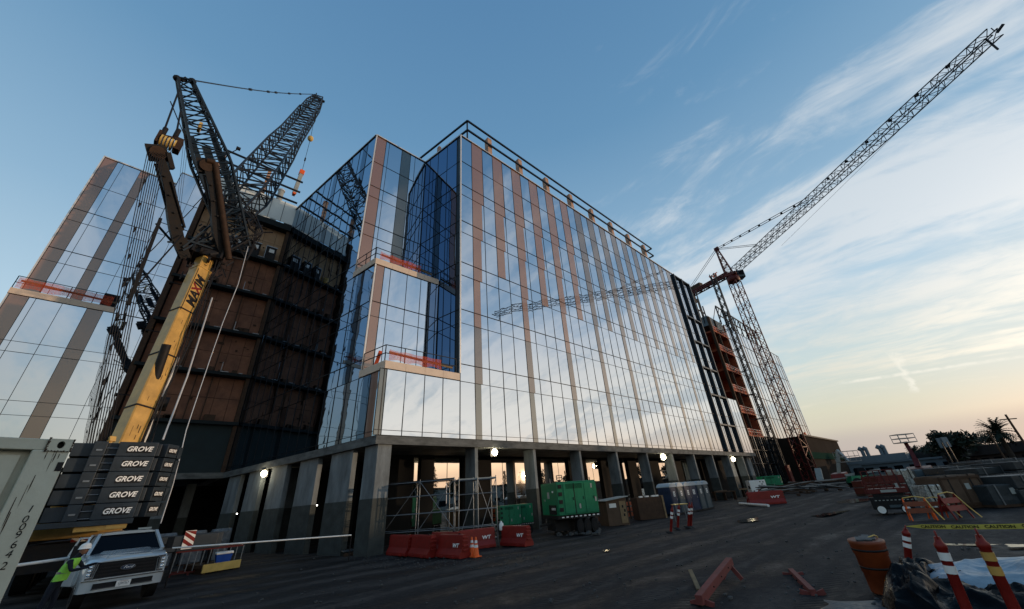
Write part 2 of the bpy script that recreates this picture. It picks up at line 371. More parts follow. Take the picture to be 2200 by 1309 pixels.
def lattice(mb, p, q, w0, h0, w1, h1, n, rc, rl, up=(0, 0, 1), wm=None, hm=None, k0=0., k1=1., dense=True):
    """four chords with zigzag lacing between p and q; widths taper from ends (w0,h0),(w1,h1) to the middle (wm,hm)"""
    p = Vector(p); q = Vector(q); d = (q-p); dn = d.normalized(); upv = Vector(up)
    a = dn.cross(upv).normalized(); b = a.cross(dn).normalized()
    def sec(t):
        if wm is not None and k0 <= t <= k1: W, Hh = wm, hm
        elif wm is not None and t < k0: f = t/k0; W = w0+(wm-w0)*f; Hh = h0+(hm-h0)*f
        elif wm is not None: f = (t-k1)/(1-k1); W = wm+(w1-wm)*f; Hh = hm+(h1-hm)*f
        else: W = w0+(w1-w0)*t; Hh = h0+(h1-h0)*t
        c = p+d*t
        return [c+a*W/2*i+b*Hh/2*j for i, j in ((-1, -1), (1, -1), (1, 1), (-1, 1))]
    S = [sec(i/n) for i in range(n+1)]
    for i in range(n):
        for k in range(4):
            mb.bar(S[i][k], S[i+1][k], rc*2, rc*2)
            k2 = (k+1) % 4
            if i % 2 == 0: mb.bar(S[i][k], S[i+1][k2], rl*2, rl*2)
            else: mb.bar(S[i][k2], S[i+1][k], rl*2, rl*2)
            if dense and i % 2 == 0: mb.bar(S[i][k], S[i][k2], rl*2, rl*2)
    return mb

exec_order = []
# ================================================================ SETTING: ground
gm = bpy.data.materials.new('packed dirt'); gm.use_nodes = True
t = gm.node_tree; b = t.nodes['Principled BSDF']; l = t.links
tcn = t.nodes.new('ShaderNodeTexCoord')
def gnoise(sc, det, stretch=(1, 1, 1), rz=0, dist=0):
    mp = t.nodes.new('ShaderNodeMapping'); mp.inputs['Scale'].default_value = stretch; mp.inputs['Rotation'].default_value = (0, 0, rz)
    l.new(tcn.outputs['Object'], mp.inputs[0])
    n = t.nodes.new('ShaderNodeTexNoise'); n.inputs['Scale'].default_value = sc; n.inputs['Detail'].default_value = det; n.inputs['Roughness'].default_value = .65; n.inputs['Distortion'].default_value = dist
    l.new(mp.outputs[0], n.inputs['Vector']); return n.outputs[0]
n1 = gnoise(.35, 8); n2 = gnoise(.9, 9, (.45, 1.0, 1), R(12), 1.4); n3 = gnoise(14, 6)
def gm_(op, a, b_, cl=False):
    n = t.nodes.new('ShaderNodeMath'); n.operation = op; n.use_clamp = cl
    for i, v_ in enumerate((a, b_)):
        if isinstance(v_, (int, float)): n.inputs[i].default_value = v_
        else: l.new(v_, n.inputs[i])
    return n.outputs[0]
wv = t.nodes.new('ShaderNodeTexWave'); wv.wave_type = 'BANDS'; wv.bands_direction = 'Y'; wv.inputs['Scale'].default_value = .14; wv.inputs['Distortion'].default_value = 11; wv.inputs['Detail'].default_value = 4; wv.inputs['Detail Scale'].default_value = .6
mpw = t.nodes.new('ShaderNodeMapping'); mpw.inputs['Scale'].default_value = (.22, 1, 1); mpw.inputs['Rotation'].default_value = (0, 0, R(8)); l.new(tcn.outputs['Object'], mpw.inputs[0]); l.new(mpw.outputs[0], wv.inputs['Vector'])
n4 = gnoise(3.6, 9, (.7, 1.1, 1), R(9), .8)
mixv = gm_('ADD', gm_('ADD', gm_('MULTIPLY', n1, .34), gm_('MULTIPLY', wv.outputs['Fac'], .13)), gm_('ADD', gm_('MULTIPLY', n2, .26), gm_('ADD', gm_('MULTIPLY', n3, .12), gm_('MULTIPLY', n4, .17))))
sx = t.nodes.new('ShaderNodeSeparateXYZ'); l.new(tcn.outputs['Object'], sx.inputs[0])
tr = None
for y0_, am_, ph_, ln_ in ((6.2, .5, .3, .13), (9.6, .9, 1.7, .10), (10.9, .7, 2.6, .12), (13.4, .6, .2, .09), (4.1, .4, 4.0, .16)):
    sn_ = gm_('MULTIPLY', gm_('SINE', gm_('ADD', gm_('MULTIPLY', sx.outputs[0], ln_), ph_), 0), am_)
    dd = gm_('ABSOLUTE', gm_('SUBTRACT', gm_('ABSOLUTE', gm_('SUBTRACT', gm_('SUBTRACT', sx.outputs[1], y0_), sn_), 0), .95), 0)
    mrt = t.nodes.new('ShaderNodeMapRange'); mrt.interpolation_type = 'SMOOTHSTEP'; l.new(dd, mrt.inputs[0]); mrt.inputs[1].default_value = .30; mrt.inputs[2].default_value = .12
    tr = mrt.outputs[0] if tr is None else gm_('MAXIMUM', tr, mrt.outputs[0])
wt = t.nodes.new('ShaderNodeTexWave'); wt.wave_type = 'BANDS'; wt.bands_direction = 'DIAGONAL'; wt.inputs['Scale'].default_value = 2.6; wt.inputs['Distortion'].default_value = 2.5; l.new(tcn.outputs['Object'], wt.inputs['Vector'])
brk = t.nodes.new('ShaderNodeMapRange'); l.new(n1, brk.inputs[0]); brk.inputs[1].default_value = .38; brk.inputs[2].default_value = .58
trk = gm_('MULTIPLY', tr, gm_('MULTIPLY', brk.outputs[0], gm_('ADD', gm_('MULTIPLY', wt.outputs['Fac'], .6), .4)))
mixv = gm_('SUBTRACT', mixv, gm_('MULTIPLY', trk, .085))
rp = t.nodes.new('ShaderNodeValToRGB'); l.new(mixv, rp.inputs[0])
el = rp.color_ramp.elements; el[0].position = .40; el[0].color = (.0012, .0017, .0026, 1); el[1].position = .62; el[1].color = (.046, .040, .038, 1)
q = el.new(.5); q.color = (.0085, .0092, .0110, 1)
l.new(rp.outputs[0], b.inputs['Base Color'])
mr = t.nodes.new('ShaderNodeMapRange'); l.new(mixv, mr.inputs[0]); mr.inputs[1].default_value = .38; mr.inputs[2].default_value = .52; mr.inputs[3].default_value = .55; mr.inputs[4].default_value = .95
l.new(mr.outputs[0], b.inputs['Roughness']); b.inputs['Specular IOR Level'].default_value = .25
bp = t.nodes.new('ShaderNodeBump'); bp.inputs['Strength'].default_value = .6; bp.inputs['Distance'].default_value = .06
l.new(gm_('ADD', gm_('SUBTRACT', gm_('MULTIPLY', wv.outputs['Fac'], .5), gm_('MULTIPLY', trk, .9)), gm_('ADD', gm_('MULTIPLY', n2, .8), gm_('ADD', gm_('MULTIPLY', n4, .7), gm_('MULTIPLY', n3, .35)))), bp.inputs['Height']); l.new(bp.outputs[0], b.inputs['Normal'])
MT['dirt'] = gm
mb = MB()
gx = [-3000, -300, -60]+[i*1.0 for i in range(-20, 70)]+[75, 90, 120, 200, 400, 3000]
gy = [-3000, -300, -60]+[i*1.0 for i in range(-20, 45)]+[50, 60, 90, 200, 3000]
rg = random.Random(3)
def gh(x, y):
    if not (-20 < x < 70 and -20 < y < 22): return 0.
    return .035*math.sin(x*.9+y*.5)*math.sin(y*1.3-x*.2)+.02*math.sin(y*3.1+.6*x)-.03
vs = [(x, y, gh(x, y)+(rg.uniform(-.012, .012) if -20 < x < 70 and -20 < y < 22 else 0)) for y in gy for x in gx]; nx = len(gx)
fs = [(j*nx+i, j*nx+i+1, (j+1)*nx+i+1, (j+1)*nx+i) for j in range(len(gy)-1) for i in range(nx-1)]
mb.add(vs, fs, True); struct(mb.build('ground', 'dirt'))
MT['water'] = mat('muddy puddle water', (.012, .013, .015), .09, 0, 0, spec=.7)
MT['gravel'] = mat('gravel', (.06, .062, .066), .9, 0, .6, 9, .8, 30)
def blob(name, pts, z, m, kind='structure', seed=1):
    rr = random.Random(seed); n = len(pts); P = []
    for i in range(n):
        a = Vector(pts[i]); b2 = Vector(pts[(i+1) % n])
        for k in range(5):
            p = a.lerp(b2, k/5); P.append((p.x+rr.uniform(-1, 1)*(b2-a).length*.06, p.y+rr.uniform(-1, 1)*(b2-a).length*.06))
    mb = MB(); mb.add([(x, y, z) for x, y in P], [tuple(range(len(P)))]); o = mb.build(name, m); struct(o, kind); return o
for sd, pl in ((1, ((1745, 1109), (1790, 1100), (1830, 1097), (1795, 1104), (1760, 1112))), (2, ((1800, 1078), (1822, 1073), (1880, 1071), (1880, 1074), (1835, 1082), (1805, 1081))),
             (3, ((2030, 1169), (2100, 1170), (2150, 1171), (2110, 1174), (2035, 1173))), (4, ((2160, 1170), (2230, 1172), (2230, 1176), (2170, 1177))),
             (5, ((1585, 1120), (1625, 1113), (1632, 1119), (1595, 1124))), (6, ((1295, 1183), (1312, 1181), (1310, 1185), (1297, 1186)))):
    P = [gnd(*p_) for p_ in pl]; blob('puddle', [(p_.x, p_.y) for p_ in P], .016, 'water', seed=sd)
# steel road plates lying on the dirt
def plate(pts, label):
    P = [gnd(*p_) for p_ in pl]; 
# ================================================================ BUILDING
CXB, CYB = 9.87, 22.16
LR = -.1692                      # X change per metre of depth along the angled left face
YB = 44.3
def lx(y, x0=CXB): return x0+LR*(y-CYB)
BL = thing('glass_building', 'large glass office block under construction with brown stripes, raised on concrete columns', 'building', (CXB, CYB, 0), world=True)
panes = []      # (kind, material, mb-args, size)
FRONTN = Vector((0, -1, 0))
def project(p):
    v = Vector(p)-O; z = v.dot(FW)
    if z <= .1: return None
    return (CX+F*v.dot(R2)/z, CY-F*v.dot(U2)/z)
def parea(c4):
    P = [project(c) for c in c4]
    if any(p_ is None for p_ in P): return 0
    A = 0
    for i in range(4): A += P[i][0]*P[(i+1) % 4][1]-P[(i+1) % 4][0]*P[i][1]
    return abs(A)/2
rng = random.Random(11)
def pane(p0, u, x0, x1, z0, z1, m, kind, n, th=.05, tilt=.003, gap=.004):
    """one glazed panel; u = unit vector along the facade, n = outward normal"""
    u = Vector(u); n = Vector(n); c = Vector(p0)+u*((x0+x1)/2); c.z = (z0+z1)/2
    hx = (x1-x0)/2-gap; hz = (z1-z0)/2-gap
    if hx <= 0 or hz <= 0: return
    tx, tz = rng.gauss(0, tilt), rng.gauss(0, tilt)
    nn = (n+u*tx+Vector((0, 0, 1))*tz).normalized(); uu = (u-nn*u.dot(nn)).normalized(); zz = nn.cross(uu)
    if zz.z < 0: zz = -zz
    q4 = [c+uu*hx*i+zz*hz*j for i, j in ((-1, -1), (1, -1), (1, 1), (-1, 1))]
    panes.append((parea(q4), kind, m, (c-nn*th/2, uu*hx, nn*th/2, zz*hz)))
def facade(p0, u, n, cols, rows, gm, mull=.055, proud=.02, parent=BL, bandf=None, top=None, strong=(29.05, 24.6, 20.1, 15.6, 11.08)):
    """cols: X offsets of mullions; rows: z lines; bandf(i, j, x0, x1, z0, z1) -> material or None or a list of splits"""
    u = Vector(u); n = Vector(n); P = Vector(p0)
    for j in range(len(rows)-1):
        z0, z1 = rows[j], rows[j+1]
        xs = []
        for i in range(len(cols)-1):
            a, b2 = cols[i], cols[i+1]; m = gm; segs = [(a, b2, gm, 'glass_pane')]
            if bandf:
                r_ = bandf(i, (z0+z1)/2, a, b2)
                if r_: segs = r_
            for (sa, sb, m, kd) in segs: pane(P, u, sa, sb, z0, z1, m, kd, n)
    for x in cols:
        q = P+u*x; z0, z1 = rows[0], rows[-1]
        mb = MB(); mb.obox(Vector((q.x, q.y, (z0+z1)/2))+n*(proud/2-.01), u*mull*.26, n*(proud/2+.02), (0, 0, (z1-z0)/2))
        mb.build('mullion', 'mull', parent)
    for z in rows:
        w_ = .05 if z in strong else .022
        a = P+u*cols[0]; b2 = P+u*cols[-1]; c = (a+b2)/2; c.z = z
        mb = MB(); mb.obox(c+n*(proud/2), (b2-a)/2, n*(proud/2+.012), (0, 0, w_/2)); mb.build('transom', 'mull', parent)
ROWS = [5.85, 6.13, 9.78, 11.08, 14.4, 15.6, 18.8, 20.1, 23.3, 24.6, 27.75, 29.05, 32.17, 35.8]
XM, XF, XR = 15.57, 62.05, 68.2
# ---- main front facade
cols = [XM+0.02]+[16.93+1.4175*i for i in range(32)]
cols = [c for c in cols if c < XF-.5]+[XF]
def bandwidth(z):
    return 1.40 if z > 27.75 else 1.16 if z > 23.3 else .95 if z > 18.8 else .72 if z > 9.78 else .56
def main_band(i, z, a, b2):
    if i == 0: return None
    k = i-1
    if k % 2: return None
    odd = (k//2) % 2
    if odd and z < 18.8: return None
    if odd and (k//2) in (1,) and z < 20: return None
    wd = min(bandwidth(z), b2-a-.02)
    m = 'brown_reflect_low' if z < 9.78 else 'brown_reflect' if (a > 33 or z < 15) else 'brown'
    if wd > b2-a-.1: return [(a, b2, m, 'spandrel_panel')]
    return [(a, a+wd, m, 'spandrel_panel'), (a+wd, b2, 'glass', 'glass_pane')]
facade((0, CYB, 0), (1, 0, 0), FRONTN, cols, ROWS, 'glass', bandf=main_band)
# lower left box (two storeys under the first terrace)
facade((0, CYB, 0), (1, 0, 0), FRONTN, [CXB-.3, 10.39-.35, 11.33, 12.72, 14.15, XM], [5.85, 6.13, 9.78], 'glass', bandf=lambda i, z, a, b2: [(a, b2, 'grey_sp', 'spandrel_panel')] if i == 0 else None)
# right part with tall fins
facade((0, CYB, 0), (1, 0, 0), FRONTN, [XF+.1, 63.5, 65.1, 66.5, XR], ROWS, 'glass')
facade((0, CYB, 0), (1, 0, 0), FRONTN, [XR+.05, 69.6, 71, 72.2, 73.4], [5.85, 6.13, 9.78, 14.3], 'glass')
for x in (62.05, 65.1, 68.2):
    mb = MB(); mb.box((x-.24, CYB-.34, 5.82), (x+.02, CYB-.04, 35.75)); mb.build('fin', 'fin', BL)
for z in (35.6, 27.6, 23, 18.5, 14.1, 9.65):
    mb = MB()
    for x in (62.08, 65.13): mb.box((x, CYB-.30, z-.12), (x+2.78, CYB-.05, z+.08))
    mb.build('fin_tie', 'fin', BL)
# ---- angled faces (left face of bay, side face of main volume)
la = 1.4032; LU = Vector((-math.cos(la), math.sin(la), 0)); LN = Vector((-math.sin(la), -math.cos(la), 0))
YT2, YT1 = 24.76, 27.6          # front planes of the middle and upper bay
dM = (YT2-CYB)/LU.y; dA = (YT1-CYB)/LU.y; dB = (YB-CYB)/LU.y
def lcols(a, b_, step=1.42):
    n = max(1, round((b_-a)/step)); return [a+(b_-a)*i/n for i in range(n+1)]
def left_band(i, z, a, b2):
    if i % 4 == 1: return [(a, a+.6*(b2-a), 'grey_sp2', 'spandrel_panel'), (a+.6*(b2-a), b2, 'glass_side', 'glass_pane')]
    return None
MT['grey_sp2'] = glassmat('blue spandrel glass', (.07, .13, .20), wob=.01)
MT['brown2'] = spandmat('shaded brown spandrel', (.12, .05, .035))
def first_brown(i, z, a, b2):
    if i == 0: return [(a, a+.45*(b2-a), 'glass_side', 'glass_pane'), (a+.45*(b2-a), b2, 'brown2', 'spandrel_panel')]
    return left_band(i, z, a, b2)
P0 = (CXB, CYB, 0)
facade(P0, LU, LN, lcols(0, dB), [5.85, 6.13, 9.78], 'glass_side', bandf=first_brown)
facade(P0, LU, LN, lcols(dM, dB), [9.78, 11.08, 14.4, 15.6, 18.8], 'glass_side', bandf=left_band)
facade(P0, LU, LN, lcols(dA, dB), [18.8, 20.1, 23.3, 24.6, 27.75, 29.05, 32.17, 35.8], 'glass_side', bandf=left_band)
# side face of the main volume beside the terraces
facade((XM, CYB, 0), LU, LN, [0, .55, 2.0, 3.4, 4.7, dA-.05], [10.3, 11.08, 14.4, 15.6, 18.8, 20.1, 23.3, 24.6, 27.75, 29.05, 32.17, 35.8], 'glass_navy',
       bandf=lambda i, z, a, b2: [(a, b2, 'fin', 'spandrel_panel')] if i == 0 else None)
# middle bay front
mx0 = lx(YT2); mx1 = lx(YT2, XM)
facade((0, YT2, 0), (1, 0, 0), FRONTN, [mx0+.1, 10.19, 10.72, 12.15, 13.4, mx1-.05], [10.3, 14.4, 15.6, 18.8], 'glass',
       bandf=lambda i, z, a, b2: [(a, b2, 'brown', 'spandrel_panel')] if i == 0 else None)
# upper bay front
ax0 = lx(YT1); ax1 = lx(YT1, XM)
facade((0, YT1, 0), (1, 0, 0), FRONTN, [ax0+.1, 10.05, 10.38, 11.8, 12.82, 13.35, ax1-.05], [19.3, 20.1, 23.3, 24.6, 27.75, 29.05, 32.17, 35.8], 'glass',
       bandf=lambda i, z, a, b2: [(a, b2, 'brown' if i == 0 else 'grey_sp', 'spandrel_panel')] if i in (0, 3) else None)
# light corner trims
for (x, y, z0, z1) in ((ax0+.02, YT1-.03, 19.35, 35.85), (mx0+.02, YT2-.03, 10.35, 18.78), (XM-.03, CYB-.05, 10.35, 35.85)):
    mb = MB(); mb.box((x-.055, y-.05, z0), (x+.055, y+.06, z1)); mb.build('corner_trim', 'trim', BL)
# solid body behind the glass
def body(poly, z0, z1, name='inner_wall', m='inner'):
    mb = MB(); mb.prism(poly, z0, z1); return mb.build(name, m, BL)
e_ = .12
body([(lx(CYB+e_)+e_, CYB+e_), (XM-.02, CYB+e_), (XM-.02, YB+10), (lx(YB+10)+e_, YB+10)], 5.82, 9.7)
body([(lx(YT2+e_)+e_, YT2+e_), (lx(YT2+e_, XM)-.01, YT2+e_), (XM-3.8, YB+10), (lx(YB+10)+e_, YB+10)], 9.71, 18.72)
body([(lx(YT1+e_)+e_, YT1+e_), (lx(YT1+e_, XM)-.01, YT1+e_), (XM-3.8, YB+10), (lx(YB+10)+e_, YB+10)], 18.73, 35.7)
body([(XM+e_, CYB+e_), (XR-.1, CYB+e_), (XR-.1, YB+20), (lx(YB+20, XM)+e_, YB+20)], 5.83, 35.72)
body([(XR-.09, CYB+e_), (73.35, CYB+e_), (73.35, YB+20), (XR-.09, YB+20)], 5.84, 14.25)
# thin light coping
for a, b2 in (((XM, CYB, 35.86), (XR+.1, CYB, 35.86)), ((ax0, YT1, 35.86), (ax1, YT1, 35.86)), ((XM, CYB, 35.87), (lx(YT1, XM), YT1, 35.87)), ((ax0, YT1, 35.87), (lx(YB), YB, 35.87))):
    MB().bar(a, b2, .22, .1).build('coping', 'trim', BL)
# slab edge band with soffit
mb = MB()
pl = [(CXB-.15, CYB-.12), (73.7, CYB-.12), (73.7, YB+20), (lx(YB)-.2, YB+20), (lx(YB)-.2, YB)]
mb.prism(pl, 5.34, 5.8); mb.build('floor_slab', 'slab', BL)
# terraces: deck with beige fascia
def terrace(y0, y1, zt, x1):
    xa = lx(y0); xb = lx(y1)
    mb = MB(); mb.prism([(xa+.05, y0+.05), (x1, y0+.05), (x1+LR*(y1-y0), y1+.1), (xb+.05, y1+.1)], zt-.5, zt-.02); mb.build('terrace_deck', 'conc', BL)
    n = 4; w_ = (x1-xa)/n
    for i in range(n):
        mb = MB(); mb.box((xa-.04+i*w_, y0-.10, zt-.5), (xa-.04+(i+1)*w_-.015, y0+.04, zt)); mb.build('fascia_panel', 'fascia', BL)
    MB().bar((xa-.05, y0-.02, zt-.25), (xb-.05, y1+.1, zt-.25), .1, .5).build('fascia_panel', 'fascia', BL)
terrace(CYB, YT2, 10.3, XM-.02)
terrace(YT2, YT1, 19.3, lx(YT2, XM)-.02)
# terrace railing with orange netting and a sloping timber
netm = MT['net'].copy(); netm.name = 'orange netting mesh'; MT['netmesh'] = netm
tt = netm.node_tree; bb = tt.nodes['Principled BSDF']
tcn = tt.nodes.new('ShaderNodeTexCoord'); nz = tt.nodes.new('ShaderNodeTexNoise'); nz.inputs['Scale'].default_value = 40; nz.inputs['Detail'].default_value = 2
tt.links.new(tcn.outputs['Object'], nz.inputs['Vector'])
mrn = tt.nodes.new('ShaderNodeMapRange'); mrn.inputs[1].default_value = .42; mrn.inputs[2].default_value = .58; tt.links.new(nz.outputs[0], mrn.inputs[0]); mrn.inputs[3].default_value = .15; mrn.inputs[4].default_value = .8
tt.links.new(mrn.outputs[0], bb.inputs['Alpha'])
def railing(path, z, h=1.1, parent=BL, netz=(0.1, .95)):
    mb = MB()
    for a, b2 in zip(path, path[1:]):
        a = Vector((*a, z)); b2 = Vector((*b2, z)); n = max(1, round((b2-a).length/1.3))
        for i in range(n+1):
            p_ = a.lerp(b2, i/n); mb.bar(p_, p_+Vector((0, 0, h)), .05)
        for k in (h, h*.5): mb.bar(a+Vector((0, 0, k)), b2+Vector((0, 0, k)), .045)
    o = mb.build('terrace_railing', 'rail', parent)
    return o
def netting(a, b2, z0, z1, sag=.25, parent=BL, n=14):
    a = Vector(a); b2 = Vector(b2); mb = MB(); vs = []; rr = random.Random(int(a.x*10))
    for i in range(n+1):
        t_ = i/n; p_ = a.lerp(b2, t_); s1 = sag*math.sin(t_*math.pi*3)**2
        for j in range(4):
            f = j/3; vs.append((p_.x, p_.y-.06+rr.uniform(-.04, .04), z1-(z1-z0-s1*.8)*f-s1*.25))
    fs = [(i*4+j, (i+1)*4+j, (i+1)*4+j+1, i*4+j+1) for i in range(n) for j in range(3)]
    mb.add(vs, fs, True); return mb.build('safety_netting', 'netmesh', parent)
railing([(lx(YT2)-.02, YT2-.2), (CXB-.02, CYB+.08), (XM-.3, CYB+.08)], 10.3)
netting((CXB+.2, CYB+.05, 0), (XM-1.6, CYB+.05, 0), 10.35, 11.1)
MB().bar((CXB+.3, CYB+.25, 11.0), (XM-.5, CYB+.25, 10.75), .06, .16).build('timber_rail', 'wood', BL)
MB().bar((lx(CYB+1.2)+.1, CYB+1.2, 10.35), (lx(CYB+.8)+.1, CYB+.8, 11.2), .25, .04).build('safety_netting', 'net', BL)
railing([(lx(YT1)-.02, YT1-.2), (lx(YT2)-.02, YT2+.08), (lx(YT2, XM)-.3, YT2+.08)], 19.3)
netting((lx(YT2)+.3, YT2+.05, 0), (lx(YT2, XM)-1.8, YT2+.05, 0), 19.35, 20.1)
MB().bar((lx(YT2)+.5, YT2+.25, 20.0), (lx(YT2, XM)-.6, YT2+.25, 19.8), .06, .16).build('timber_rail', 'wood', BL)
# terrace door
dc = Vector((XM, CYB, 0))+LU*3.9
mb = MB(); mb.obox(dc+LN*.05+Vector((0, 0, 11.4)), LU*.55, LN*.03, (0, 0, 1.1)); d_ = mb.build('terrace_door', 'winglass', BL)
mb = MB()
for s in (-1, 1): mb.obox(dc+LN*.06+LU*.58*s+Vector((0, 0, 11.4)), LU*.035, LN*.045, (0, 0, 1.1))
mb.obox(dc+LN*.06+Vector((0, 0, 12.53)), LU*.615, LN*.045, (0, 0, .035)); mb.build('door_frame', 'trim', d_)
# roof screen frame
def screen(pts, z1, z2, posts, m='rail'):
    for z in (z1, z2):
        mb = MB()
        for a, b2 in zip(pts, pts[1:]): mb.bar((*a, z), (*b2, z), .16, .2)
        mb.build('roof_rail', m, BL)
yr = CYB-.05
screen([(lx(50, 16.4), 50), (16.4, yr), (56.0, yr)], 37.35, 38.85, [])
MB().bar((56, yr, 38.85), (56, yr+1.6, 38.85), .16, .2).build('roof_rail', 'rail', BL)
MB().bar((56, yr, 37.35), (56, yr+1.6, 37.35), .16, .2).build('roof_rail', 'rail', BL)
MT['postlit'] = mat('sunlit steel post', (.42, .26, .18), .6, 0, .2, 3)  # warm low sunlight is put into the post colour
for x in (19.6, 24.4, 29.2, 34.1, 38.9, 43.8, 48.7, 53.6):
    mb = MB(); mb.box((x-.22, yr+.18, 35.73), (x+.35, yr+.75, 38.72)); mb.build('roof_post', 'postlit', BL)
for y in (27, 33, 39, 46):
    mb = MB(); x = lx(y, 16.4); mb.box((x+.2, y-.2, 35.73), (x+.5, y+.2, 38.72)); mb.build('roof_post', 'postlit', BL)
mb = MB(); mb.bar((16.45, yr+.12, 35.75), (16.45, yr+.12, 38.8), .12); mb.build('roof_post', 'rail', BL)
# ---- recess wall between the wings
RX0, RX1 = -2.0, lx(YB)+.02
FLO = [10.05, 14.5, 18.75, 23.3, 27.7, 33.0]
mb = MB(); mb.box((RX0-.1, YB+.1, 5.82), (RX1, YB+.5, FLO[0])); mb.build('membrane_wall', 'membrane', BL)
def plywall(z0, z1, m, x0=RX0, x1=RX1, y=YB+.55):
    n = 7; w_ = (x1-x0)/n; mb = MB(); rr = random.Random(int(z0*7)); MB().box((x0, y+.13, z0), (x1, y+.2, z1)).build('wall_backing', 'edge', BL)
    for i in range(n):
        for (a, b2) in ((z0, z0+(z1-z0)*.52), (z0+(z1-z0)*.52+.015, z1)):
            yy = y+rr.uniform(-.015, .015); mb.box((x0+i*w_+.014, yy, a+.01), (x0+(i+1)*w_-.014, yy+.1, b2-.01))
    return mb.build('plywood_wall', m, BL)
for i in range(5): plywall(FLO[i]+.02, FLO[i+1]-.3, 'ply' if i == 4 else 'ply_red')
for i, z in enumerate(FLO):
    th = .28 if i < 5 else .75
    mb = MB(); mb.box((RX0-.3, YB-.35, z-th), (RX1-.02, YB+.54, z)); mb.build('floor_edge', 'edge', BL)
    if 0 < i < 5:
        mb = MB(); rr = random.Random(i)
        for k in range(5):
            x = RX0+.6+k*1.65+rr.uniform(-.2, .2); mb.bar((x, YB-.3, z+.04), (x+rr.uniform(.3, .7), YB-.3, z+.05), .05)
            if k % 2: mb.bar((x, YB-.28, z), (x, YB-.28, z+.95), .04)
        mb.build('edge_clips', 'galv', BL)
mb = MB(); rr = random.Random(31)
for i in range(5):
    for k in range(7):
        x = rr.uniform(RX0+.3, RX1-.9); z = rr.uniform(FLO[i]+.5, FLO[i+1]-.9); mb.box((x, YB+.52, z), (x+rr.uniform(.1, .5), YB+.53, z+rr.uniform(.05, .25)))
o = mb.build('sheathing_print', 'wood_dk', BL); o['kind'] = 'stuff'
mb = MB()
for i in range(5):
    for k in range(3): x = rr.uniform(RX0+.3, RX1-.9); mb.bar((x, YB+.3, FLO[i]), (x, YB+.3, FLO[i+1]-.3), .09)
    for k in range(5): x = rr.uniform(RX0+.3, RX1-1.2); h_ = rr.uniform(.2, .7); mb.box((x, YB-.1, FLO[i]+.01), (x+rr.uniform(.3, .9), YB+.3, FLO[i]+h_))
mb.build('stored_timber', 'wood_dk', BL)
mb = MB(); mb.box((RX1-.35, YB-.1, 5.82), (RX1-.05, YB+.54, 33)); mb.build('timber_column', 'wood_dk', BL)
mb = MB(); mb.box((RX0-.5, YB-.2, 5.82), (RX0-.1, YB+.6, 35.5)); mb.build('timber_column', 'wood_dk', BL)
mb = MB(); mb.box((RX0-6, YB-.45, 5.34), (RX1, YB+.2, 5.8)); mb.build('floor_slab', 'slab', BL)
# pale parapet above the plywood
for i in range(6):
    x = RX0+.1+i*1.35
    mb = MB(); mb.box((x, YB-.12, 33.3), (x+1.3, YB-.06, 36.3)); mb.build('parapet_panel', 'pale', BL)
    mb = MB(); mb.box((x-.04, YB-.16, 33.0), (x-.005, YB-.03, 36.4)); mb.build('mullion', 'mull', BL)
mb = MB()
for z in (36.75, 38.6, 40.3): mb.bar((RX0-.5, YB-.15, z), (RX1-.1, YB-.15, z), .17, .2)
mb.build('roof_rail', 'rail', BL)
for x in (RX0-.4, 2.2): 
    mb = MB(); mb.box((x, YB+.1, 35), (x+.35, YB+.5, 40.2)); mb.build('roof_post', 'postlit', BL)
mb = MB(); mb.box((-1.6, 50, 33), (4.6, 58, 38.2)); mb.build('roof_enclosure', 'pale', BL)
body([(-2.1, YB+2.6), (RX1+3, YB+2.6), (RX1+3, YB+20), (-2.1, YB+20)], 5.82, 33)
body([(RX0-.2, YB+.7), (RX1-.01, YB+.7), (RX1-.01, YB+2.61), (RX0-.2, YB+2.61)], 5.83, 32.9)
# ---- left wing
dw = R(3); WU = Vector((math.cos(dw), math.sin(dw), 0)); WN = Vector((math.sin(dw), -math.cos(dw), 0))
WP = Vector((-10.7, 45.06, 0)); WQ = WP-WN*2.4
def wing_low(i, z, a, b2): return [(a, b2, 'brown', 'spandrel_panel')] if i in (0, 4) else None
facade(WP, WU, WN, [0, 1.0, 1.35, 2.77, 4.18, 5.15, 6.6, 8.0, 8.75], [5.85, 6.13, 9.9, 10.9, 14.4, 15.2, 18.8], 'glass_lw', bandf=wing_low)
facade(WQ, WU, WN, [0, .95, 1.4, 2.72, 3.4, 4.6, 5.75], [19.3, 20.1, 23.3, 24.6, 27.75, 29.05, 32.17, 35.8], 'glass_lw',
       bandf=lambda i, z, a, b2: [(a, b2, 'brown', 'spandrel_panel')] if i in (0, 3) else None)
facade(WP, WU, WN, [5.8, 7.2, 8.3, 8.75], [18.85, 20.1, 23.3, 24.6, 27.75, 29.05, 32.17, 35.8], 'glass_lw')
facade(WP+WU*5.8, -WN, -WU, [0, 1.2, 2.4], [19.3, 23.3, 27.75, 32.17, 35.8], 'glass_lw')
def wbox(x0, x1, d0, d1, z0, z1, name, m):
    P4 = [WP+WU*x-WN*d for x, d in ((x0, d0), (x1, d0), (x1, d1), (x0, d1))]
    mb = MB(); mb.prism([(p_.x, p_.y) for p_ in P4], z0, z1); return mb.build(name, m, BL)
def wpoly(pts, z0, z1, name, m):
    P4 = [WP+WU*x-WN*d for x, d in pts]; mb = MB(); mb.prism([(p_.x, p_.y) for p_ in P4], z0, z1); return mb.build(name, m, BL)
wpoly([(.02, .1), (8.7, .1), (8.7, 20), (5, 20)], 5.8, 18.75, 'inner_wall', 'inner')
wpoly([(.02, 2.5), (8.7, 2.5), (8.7, 20), (5, 20)], 18.76, 35.7, 'inner_wall', 'inner'); wbox(5.85, 8.7, .1, 2.51, 18.77, 35.7, 'inner_wall', 'inner')
